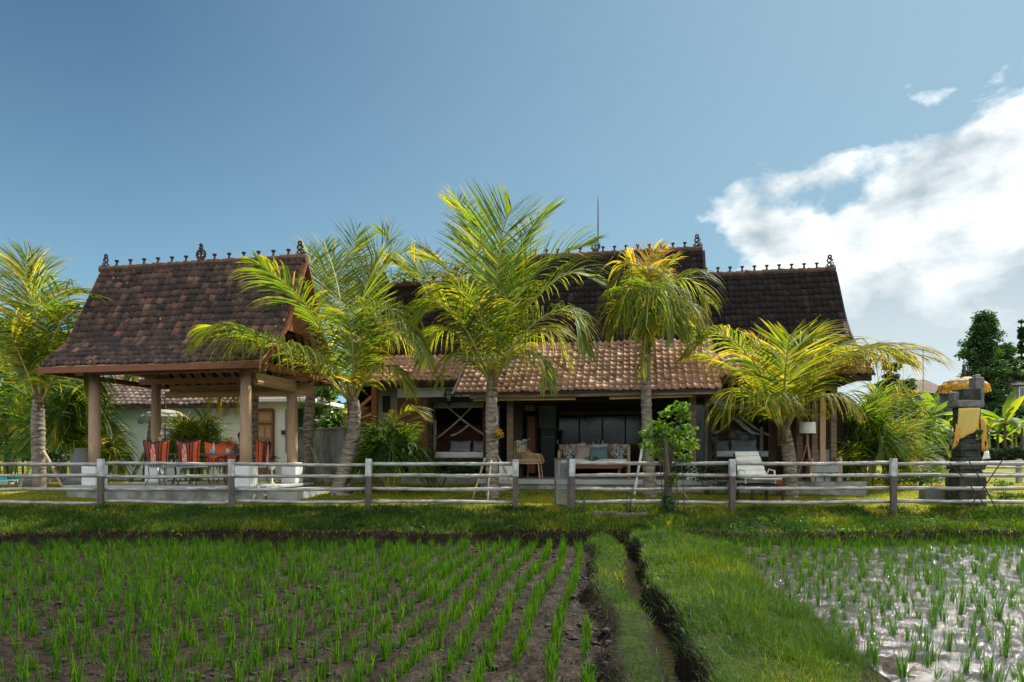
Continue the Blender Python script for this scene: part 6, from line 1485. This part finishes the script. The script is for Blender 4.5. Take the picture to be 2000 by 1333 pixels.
# things on the counter and along the room
t = thing('cabinet', 'tall reddish wooden cabinet at the left of the living room', 'cabinet', tuple(hp_(1038, 2.6)), HF.rz)
hface('body', M['teak_red'], 1029, 812, 1045, 925, 2.4, 2.9, t); hface('crate', M['teak'], 1024, 792, 1042, 803, 2.4, 2.8, t); hface('door', M['teak_red'], 1031, 818, 1043, 880, 2.38, 2.398, t, .004)
t = thing('stove', 'black range cooker below the pale panel in the living room', 'stove', tuple(hp_(1070, 2.8)), HF.rz); hface('body', M['black_iron'], 1056, 838, 1084, 935, 2.7, 3.2, t); hface('hob', M['grey_iron'], 1055, 834.5, 1085, 837.7, 2.68, 3.2, t, .004); hface('handle', M['grey_paint'], 1059, 853, 1081, 854.5, 2.66, 2.69, t, .002)
for i, (x, y, lb, m_) in enumerate(((1159,868,'white pillar candle left of the others on the counter','white_cloth'),(1169,862,'tallest cream candle on the counter','yellow_cloth'),(1177,866,'shorter cream candle right of the tallest one','white_cloth'),(1089,864,'white bottle by the cooker on the counter','ceramic'),(1137,866,'small clear vase on the counter','glassware'))):
    u, z1 = HF.uz(x, y-4, 3.35); z0_ = HF.uz(x, 867.5, 3.35)[1]; p = HF.p(u, 3.4, z0_); o = MB().lathe([(.032,0),(.034,.01),(.032,max(.06, z1-z0_)),(.01,max(.06, z1-z0_)+.01)], (0,0,0), 10).build('candle' if i < 3 else 'bottle', M[m_], smooth=True); o.location = p; tag(o, lb, 'candle' if i < 3 else 'bottle')
t = thing('side_table', 'small table with white box behind the rattan chair', 'table', tuple(hp_(1012, 1.45)), HF.rz); hface('tabletop', M['teak'], 1003, 878, 1034, 881, 1.2, 1.6, t); 
for x in (1005, 1030): hface('leg', M['teak'], x, 881.2, x+2, 935, 1.25, 1.29, t, .002)
o = hface('white_box', M['white_paint'], 1010, 858, 1027, 877.5, 1.3, 1.5, None); tag(o, 'white box on the side table behind the rattan chair', 'box')
# beds
def bed(label, x0, x1, ytop, ybot, v0, v1, pil, strips, curtain):
    t = thing('bed', label, 'bed', tuple(hp_((x0+x1)/2, (v0+v1)/2)), HF.rz)
    hface('mattress', M['sheet'], x0, ytop, x1, ytop+12, v0, v1, t, .03); hface('base', M['wood_dark'], x0+1, ytop+12.3, x1-1, ybot, v0+.01, v1, t)
    hface('headboard', M['teak_red'], x0+4, ytop-52, x1-6, ytop-1, v1+.01, v1+.06, t)
    for a, b, c_, d in pil:
        u, z = HF.uz((a+b)/2, (c_+d)/2, v1-.18); c = HF.p(u, v1-.18, z); k = c.y/F
        MB().cushion(c, (b-a)*k, (d-c_)*k, .22, (Matrix.Rotation(HF.rz, 4, 'Z') @ Matrix.Rotation(-.2, 4, 'X')).to_3x3()).build('pillow', M['sheet'], t, smooth=True)
    for (ax, ay, bx, by) in strips:
        ua, za = HF.uz(ax, ay, v0-.06); ub, zb = HF.uz(bx, by, v0-.06); mb = MB(); n = 8; P = []
        A, B_ = HF.p(ua, v0-.06, za), HF.p(ub, v0-.06, zb)
        for i in range(n+1): q = A.lerp(B_, i/n); q.z -= .06*math.sin(math.pi*i/n); P.append(q)
        mb.tube(P, [.027+.009*math.sin(i*2.1) for i in range(n+1)], 7); mb.build('canopy_drape', M['net'], t, smooth=True)
    for cx0, cy0, cx1, cy1 in curtain:
        n = 12; V = []; f = []
        u0_, u1_ = HF.u(cx0, v0-.1), HF.u(cx1, v0-.1); zt3 = HF.uz(cx0, cy0, v0-.1)[1]; zb3 = HF.uz(cx0, cy1, v0-.1)[1]
        for i in range(n+1):
            s = i/n; V += [HF.p(u0_+(u1_-u0_)*s, v0-.1+.03*math.sin(i*2.2), zt3), HF.p(u0_+(u1_-u0_)*s, v0-.1+.03*math.sin(i*2.2+.4), zb3)]
        for i in range(n): f.append((2*i, 2*i+2, 2*i+3, 2*i+1))
        MB().pts(V, f).build('curtain', M['net'], t, smooth=True)
    for x in (x0+1, x1-3): hface('bed_post', M['teak_red'], x, 786, x+3, ybot, v0-.02, v0+.05, t, .004)
    return t
bed('bed with crossed canopy drapes behind the opening of the left wing', 846, 946, 883, 905, 1.9, 3.7, [(878,920,861,883),(924,946,861,883)], [(868,789,948,851),(927,789,851,858),(851,822,851,850),(917,828,880,852)], [(846,786,944,798),(846,820,851,880)])
bed('bed with peaked canopy drapes behind the right bedroom glass', 1396, 1504, 881, 903, 1.7, 3.5, [(1394,1423,860,881),(1428,1477,859,881)], [(1434,813,1396,848),(1432,815,1474,848),(1444,812,1505,852),(1440,818,1485,850)], [(1484,835,1491,882),(1396,790,1500,800)])
# hanging lantern
c = HF.p(*[HF.u(877, .95), .95], 0); zl = HF.uz(877, 775, .95)[1]; t = thing('hanging_lantern', 'black iron lantern hanging from the eave of the left wing', 'lantern', (c.x, c.y, zl))
mb = MB()
for i in range(8):
    a = i*math.pi/4; q = Vector((math.cos(a), math.sin(a), 0)); mb.tube([(c.x+q.x*.09, c.y+q.y*.09, zl+.20), (c.x+q.x*.15, c.y+q.y*.15, zl+.05), (c.x+q.x*.14, c.y+q.y*.14, zl-.10), (c.x+q.x*.03, c.y+q.y*.03, zl-.22)], .009, 5)
for z, r_ in ((.20,.09),(.05,.15),(-.10,.14)): mb.ring((c.x, c.y, zl+z), r_, .010, (0,0,1), 16, 5)
mb.lathe([(.005,-.28),(.03,-.25),(.01,-.21)], (c.x, c.y, zl), 8); mb.build('cage', M['black_iron'], t)
MB().tube([(c.x, c.y, zl+.2), (c.x, c.y, zl+.45)], .008, 5).build('chain', M['black_iron'], t); MB().lathe([(.04,-.12),(.05,0),(.04,.12)], (c.x, c.y, zl), 10).build('lamp_glass', M['glassware'], t)
# sun lounger on the lawn
c = at(1485, 965, 16.0); g0 = gz(c.x, 16.0); t = thing('sun_lounger', 'white cushioned sun lounger with raised back on the lawn before the right bedroom', 'sun lounger', (c.x, 16.0, g0))
def lp(px, py, Y): return at(px, py, Y)
def slab4(mb, P, th=.09):
    n = (P[1]-P[0]).cross(P[3]-P[0]).normalized()*th; return mb.hexa([p-n for p in P]+list(P)) 
mb = MB(); rows = 5
A = [lp(1435,885,16.6), lp(1481,884,16.4), lp(1497,930,16.2), lp(1441,932,16.3)]
for i in range(rows):
    a, b = i/rows, (i+.94)/rows; q = [A[0].lerp(A[3], a), A[1].lerp(A[2], a), A[1].lerp(A[2], b), A[0].lerp(A[3], b)]; slab4(mb, q, .08)
bk = mb.build('back_cushion', M['white_cloth'], t, bevel=.02)
mb = MB(); A = [lp(1441,934,16.3), lp(1497,933,16.2), lp(1529,938,15.6), lp(1470,940,15.6)]
A = [Vector((p.x, p.y, lp(1441,935,16.2).z)) for p in A]; A[2].z -= .02; A[3].z -= .02
slab4(mb, A, .10); mb.build('seat_cushion', M['white_cloth'], t, bevel=.025)
fz = A[0].z-.12; mb = MB()
for a, b in ((0,3),(1,2),(0,1),(3,2)): mb.bar(A[a]-Vector((0,0,.13)), A[b]-Vector((0,0,.13)), .05, .05)
mb.bar(lp(1441,932,16.35), lp(1434,886,16.68), .04, .04); mb.bar(lp(1497,930,16.25), lp(1482,885,16.48), .04, .04); mb.build('frame', M['wood_dark'], t)
for p in A: 
    g1 = gz(p.x, p.y); MB().box((p.x, p.y, (fz+g1)/2-.03), (.05,.05,fz-g1-.02)).build('leg', M['wood_dark'], t)
for side in (0, 1):
    a = A[side]; b = A[3-side]; MB().tube([a+Vector((0,.05,.02)), a.lerp(b,.15)+Vector((0,0,.22)), a.lerp(b,.5)+Vector((0,0,.20)), a.lerp(b,.55)-Vector((0,0,.1))], .018, 6).build('armrest', M['white_paint'], t)
# floor lamp, armchair, planter on the terrace
c = hp_(1577, .35, DZ-.02); t = thing('floor_lamp', 'tripod floor lamp with wide white shade on the right terrace', 'lamp', tuple(c)); zl = HF.uz(1577, 836, .35)[1]
MB().lathe([(.20,-.14),(.20,-.139),(.19,.13),(.188,.14)], (c.x, c.y, zl), 18).build('lamp_shade', M['white_cloth'], t, smooth=True)
MB().tube([(c.x, c.y, zl-.42), (c.x, c.y, zl)], .03, 8).build('stem', M['teak'], t)
for i in range(3):
    a = i*2.09+.5; MB().tube([(c.x, c.y, zl-.35), (c.x+.26*math.cos(a), c.y+.26*math.sin(a), c.z)], .02, 7).build('leg', M['teak'], t)
c = hp_(1608, .45, DZ-.02); t = thing('outdoor_armchair', 'grey cushioned armchair on the right terrace beside the white planter', 'armchair', tuple(c), HF.rz)
for nm, cc, dd, m_ in (('seat',(0,0,.32),(.62,.6,.22),'grey_cushion'),('backrest',(0,.26,.58),(.6,.14,.46),'grey_cushion'),('arm',(-.34,0,.34),(.07,.6,.5),'teak_pale'),('arm',(.34,0,.34),(.07,.6,.5),'teak_pale')):
    MB().rbox(cc, dd, .03).build(nm, M[m_], t, local=True)
for x in (-.3,.3):
    for y in (-.25,.25): MB().box((x, y, .105), (.05,.05,.21)).build('leg', M['teak_pale'], t, local=True)
for px, py0, py1, w_, lb in ((1632, 893, 925, .24, 'white square planter post beside the grey armchair'), (1602, 912, 928, .42, 'low white box table under the armchair side')):
    Y = 17.7; a, b = at(px, py0, Y), at(px, py1, Y); o = MB().rbox((0,0,(a.z-b.z)/2+.0), (w_, w_, a.z-b.z+.25), .01).build('planter', M['white_paint']); o.location = (a.x, Y, b.z-.12); tag(o, lb, 'planter')
# clay pot by the lounger
c = at(1590, 960, 16.6)
o = MB().lathe([(.10,0),(.16,.12),(.17,.22),(.12,.30),(.13,.33),(.11,.33)], (0,0,0), 14).build('clay_pot', M['orange'], smooth=True); cc = at(1528, 925, 17.2); o.location = (cc.x, cc.y, gz(cc.x, cc.y)); tag(o, 'terracotta pot behind the trunk of the short right palm', 'pot')

# ------------------------------------------------------------------ shrine
Y = 15.6; c = at(1886, 1000, Y); g0 = gz(c.x, Y); k = Y/F; X0 = c.x
def zz(py): return H+(HY-py)*k
t = thing('shrine', 'dark carved stone shrine wrapped in yellow cloth behind the right fence', 'shrine', (X0, Y, g0))
mb = MB()
for y0, y1, w_ in ((930,1012,98),(918,930,84),(905,918,94),(893,905,78),(880,893,70),(868,880,82),(858,868,66),(845,858,50),(836,845,60)):
    w_ *= .53; mb.rbox((X0, Y, (zz(y0)+zz(y1))/2), (w_*k, w_*k*.85, (y1-y0)*k-.002), .02)
for s_ in (-1, 1):
    for y_, w_ in ((905,25),(868,22),(845,16)): mb.rbox((X0+s_*w_*k, Y-.24, zz(y_)), (.08,.08,.14), .03)
b_ = mb.build('base', M['stone'], t)
def weather(o, strength=.05, size=.12):
    tx = bpy.data.textures.get('weathering') or bpy.data.textures.new('weathering', 'CLOUDS'); tx.noise_scale = size
    q = o.modifiers.new('sub', 'SUBSURF'); q.subdivision_type = 'SIMPLE'; q.levels = q.render_levels = 3
    q = o.modifiers.new('worn', 'DISPLACE'); q.texture = tx; q.strength = strength; q.mid_level = .5; q.texture_coords = 'LOCAL'
weather(b_)
mb = MB(); mb.rbox((X0+2*k, Y, (zz(760)+zz(838))/2), (36*k, 32*k, 78*k), .02); weather(mb.build('body', M['stone'], t), .04)
mb = MB(); mb.rbox((X0-3*k, Y, zz(790)), (44*k, 36*k, 14*k), .02); mb.rbox((X0+20*k, Y-.02, (zz(738)+zz(797))/2), (16*k, 22*k, 59*k), .015); mb.rbox((X0+20*k, Y-.02, zz(736)), (10*k, 14*k, 6*k), .02)
mb.rbox((X0-16*k, Y+.05, zz(775)), (20*k, 20*k, 18*k), .015); weather(mb.build('seat_stone', M['stone_pale'], t), .05)
def cloth(nm, m_, quad, nx=14, ny=10, fold=.02, yoff=0, bulge=.05):
    V = []; f = []
    P = [at(x, y, Y+yoff) for x, y in quad]
    for j in range(ny+1):
        for i in range(nx+1):
            a, b = i/nx, j/ny; p = P[0].lerp(P[1], a).lerp(P[3].lerp(P[2], a), b); p.y += -bulge*math.sin(math.pi*a)-fold*math.sin(a*15+b*4)*(.3+b); V.append(p)
    for j in range(ny):
        for i in range(nx): q = j*(nx+1)+i; f.append((q, q+1, q+nx+2, q+nx+1))
    o = MB().pts(V, f).build(nm, m_, t, smooth=True); so = o.modifiers.new('thick', 'SOLIDIFY'); so.thickness = .008; return o
cloth('yellow_wrap', M['yellow_cloth'], [(1872,798),(1914,797),(1912,838),(1866,862)], yoff=-.26)
cloth('yellow_drape', M['orange_cloth'], [(1867,828),(1876,838),(1872,868),(1860,878)], 6, 8, yoff=-.28, bulge=.01)
cloth('orange_drape', M['orange_cloth'], [(1914,815),(1924,820),(1930,880),(1918,882)], 6, 8, yoff=-.26, bulge=.01)
cloth('white_cloth', M['white_cloth'], [(1922,882),(1930,881),(1934,896),(1918,898)], 5, 4, yoff=-.3, bulge=.01)
a = at(1823, 966, 16.1); o = MB().rbox((0,0,0), (44*16.1/F, .3, 18*16.1/F+.1), .02).build('stone_step', M['stone_pale'], bevel=.01); o.location = (a.x, 16.1, gz(a.x, 16.1)+.12); tag(o, 'grey stone offering block left of the shrine', 'stone block')
for (x0, y0, x1, y1, lb) in ((1868,862,1958,1040,'long dark stick leaning against the fence in front of the shrine'), (1962,893,1878,1012,'thin pale stick crossing the dark one in front of the shrine'), (1855,905,1925,990,'bent twig crossing the fence left of the other sticks')):
    A, B_ = at(x0, y0, 14.1), at(x1, y1, 13.9); B_.z = max(B_.z, gz(B_.x, B_.y)); o = MB().tube([A, A.lerp(B_, .5)+Vector((.03,0,.02)), B_], .012, 5).build('stick', M['wood_dark']); tag(o, lb, 'stick')
# wooden sills near the gate
for (x0, x1, py, Y_, lb) in ((1158, 1206, 1013, 14.2, 'short weathered plank lying in the grass right of the gate'), (1203, 1262, 1009, 14.1, 'longer weathered beam lying at the foot of the leafy shrub')):
    a, b = at(x0, py, Y_), at(x1, py, Y_); zc = gz((a.x+b.x)/2, Y_); o = MB().rbox((0,0,0), (b.x-a.x, .12, .09), .015, random.uniform(-.05,.05)).build('plank', M['fence_wood']); o.location = ((a.x+b.x)/2, Y_, zc+.06); tag(o, lb, 'plank')
# back fence on the right
t = thing('far_fence', 'pale rail fence crossing the field behind the shrine', 'fence', (at(1860, 905, 21).x, 21, gz(at(1860,905,21).x, 21)))
for x in (1790, 1813, 1835, 1990):
    a = at(x, 897, 21); MB().rbox((a.x, 21, (a.z+gz(a.x, 21))/2-.05), (.13 if x != 1813 else .2,.12,a.z-gz(a.x, 21)+.1), .01).build('post', M['rail'], t)
for j, py in enumerate((903, 912, 921)):
    P = [at(x, py+j*(x-1780)/220*2+random.uniform(-.8,.8), 20.9) for x in range(1780, 2080, 50)]; MB().tube(P, .035, 7).build('rail', M['rail'], t, smooth=True)
# distant buildings
def far_house(label, x0, x1, yr, ye, yb, Y, m_roof, m_wall, wins=(), ridge_in=.15):
    a, b = at(x0, ye, Y), at(x1, ye, Y); zr_ = at(x0, yr, Y+4).z; g0 = gz(a.x, Y)-.1; t = thing('distant_house', label, 'house', ((a.x+b.x)/2, Y, g0))
    zb3 = min(at(x0, yb, Y).z, a.z-1); zb3 = g0
    MB().hexa([(a.x+.3,Y+.5,zb3),(b.x-.3,Y+.5,zb3),(b.x-.3,Y+8,zb3),(a.x+.3,Y+8,zb3),(a.x+.3,Y+.5,a.z),(b.x-.3,Y+.5,a.z),(b.x-.3,Y+8,a.z),(a.x+.3,Y+8,a.z)]).build('wall', m_wall, t)
    d = (b.x-a.x)*ridge_in; P = [(a.x,Y,a.z),(b.x,Y,a.z),(b.x,Y+8.5,a.z),(a.x,Y+8.5,a.z),(a.x+d,Y+4,zr_),(b.x-d,Y+4,zr_)]
    MB().pts(P, [(0,1,5,4),(1,2,5),(2,3,4,5),(3,0,4),(3,2,1,0)]).build('roof', m_roof, t)
    for wx0, wy0, wx1, wy1 in wins:
        p, q = at(wx0, wy0, Y+.45), at(wx1, wy1, Y+.45); wo = MB().hexa([(p.x,Y+.44,q.z),(q.x,Y+.44,q.z),(q.x,Y+.52,q.z),(p.x,Y+.52,q.z),(p.x,Y+.44,p.z),(q.x,Y+.44,p.z),(q.x,Y+.52,p.z),(p.x,Y+.52,p.z)]).build('window', M['white_paint'], t)
        w_ = (q.x-p.x)*.18; MB().hexa([(p.x+w_,Y+.42,q.z+w_),(q.x-w_,Y+.42,q.z+w_),(q.x-w_,Y+.43,q.z+w_),(p.x+w_,Y+.43,q.z+w_),(p.x+w_,Y+.42,p.z-w_),(q.x-w_,Y+.42,p.z-w_),(q.x-w_,Y+.43,p.z-w_),(p.x+w_,Y+.43,p.z-w_)]).build('pane', M['glass_dark'], wo)
    return t
far_house('distant house with dull red brown roof behind the tallest banana plant', 1792, 1868, 742, 768, 800, 66, M['tile_pav'], M['grey_paint'])
far_house('grey house with dark roof and white framed window at the right edge', 1966, 2110, 722, 752, 800, 58, M['tile_dark'], M['grey_paint'], [(1990,755,2003,792),(2012,755,2028,792)])
a = at(1803, 745, 60); o = MB().tube([(a.x, 60, gz(a.x, 60)), (a.x, 60, at(1803, 680, 60).z)], .035, 5).build('antenna_mast', M['grey_iron']); tag(o, 'thin antenna mast rising beyond the long drooping frond', 'antenna')
# pool and boulder on the left
P = [at(-60,948,20.5), at(45,946,20.5), at(62,938,23.5), at(-60,938,24.5)]; zc = float(ground_z(P[0].x, 20.5))+.10
t = thing('swimming_pool', 'turquoise swimming pool beyond the fence at the far left', 'pool', (P[1].x, 21, zc-.1))
mb = MB(); mb.pts([(P[0].x-6, 19.8, zc), (P[1].x, 19.8, zc), (P[1].x, 23.5, zc), (P[0].x-6, 23.5, zc)], [(0,1,2,3)]); mb.build('water', M['pool_water'], t)
mb = MB(); x1 = P[1].x
mb.hexa([(P[0].x-6,19.55,zc-.4),(x1+.25,19.55,zc-.4),(x1+.25,19.79,zc-.4),(P[0].x-6,19.79,zc-.4),(P[0].x-6,19.55,zc+.03),(x1+.25,19.55,zc+.03),(x1+.25,19.79,zc+.03),(P[0].x-6,19.79,zc+.03)])
mb.hexa([(x1+.01,19.8,zc-.4),(x1+.25,19.8,zc-.4),(x1+.25,23.7,zc-.4),(x1+.01,23.7,zc-.4),(x1+.01,19.8,zc+.03),(x1+.25,19.8,zc+.03),(x1+.25,23.7,zc+.03),(x1+.01,23.7,zc+.03)]); mb.build('coping', M['slab'], t)
for px, py, Y_, w_, lb in ((62, 945, 19.0, .75, 'brown boulder between the pool and the far left palm'), (148, 945, 18.8, .6, 'flat pale boulder at the left side of the pavilion floor')):
    a = at(px, py, Y_); o = MB().blob((0,0,0), (w_, .5, .42), 14, 9, .07).build('boulder', M['stone_pale'], smooth=True); o.location = (a.x, Y_, gz(a.x, Y_)+.1); tag(o, lb, 'boulder')
for px, py, Y_, hp2, lb in ((165, 905, 19.2, 70, 'tall grey garden pot behind the front left column'),):
    a = at(px, py, Y_); g1 = gz(a.x, Y_); o = MB().lathe([(.22,0),(.34,.35),(.36,.7),(.24,1.0),(.27,1.05),(.22,1.05)], (0,0,0), 16).build('garden_pot', M['grey_paint'], smooth=True); o.location = (a.x, Y_, g1); tag(o, lb, 'pot')
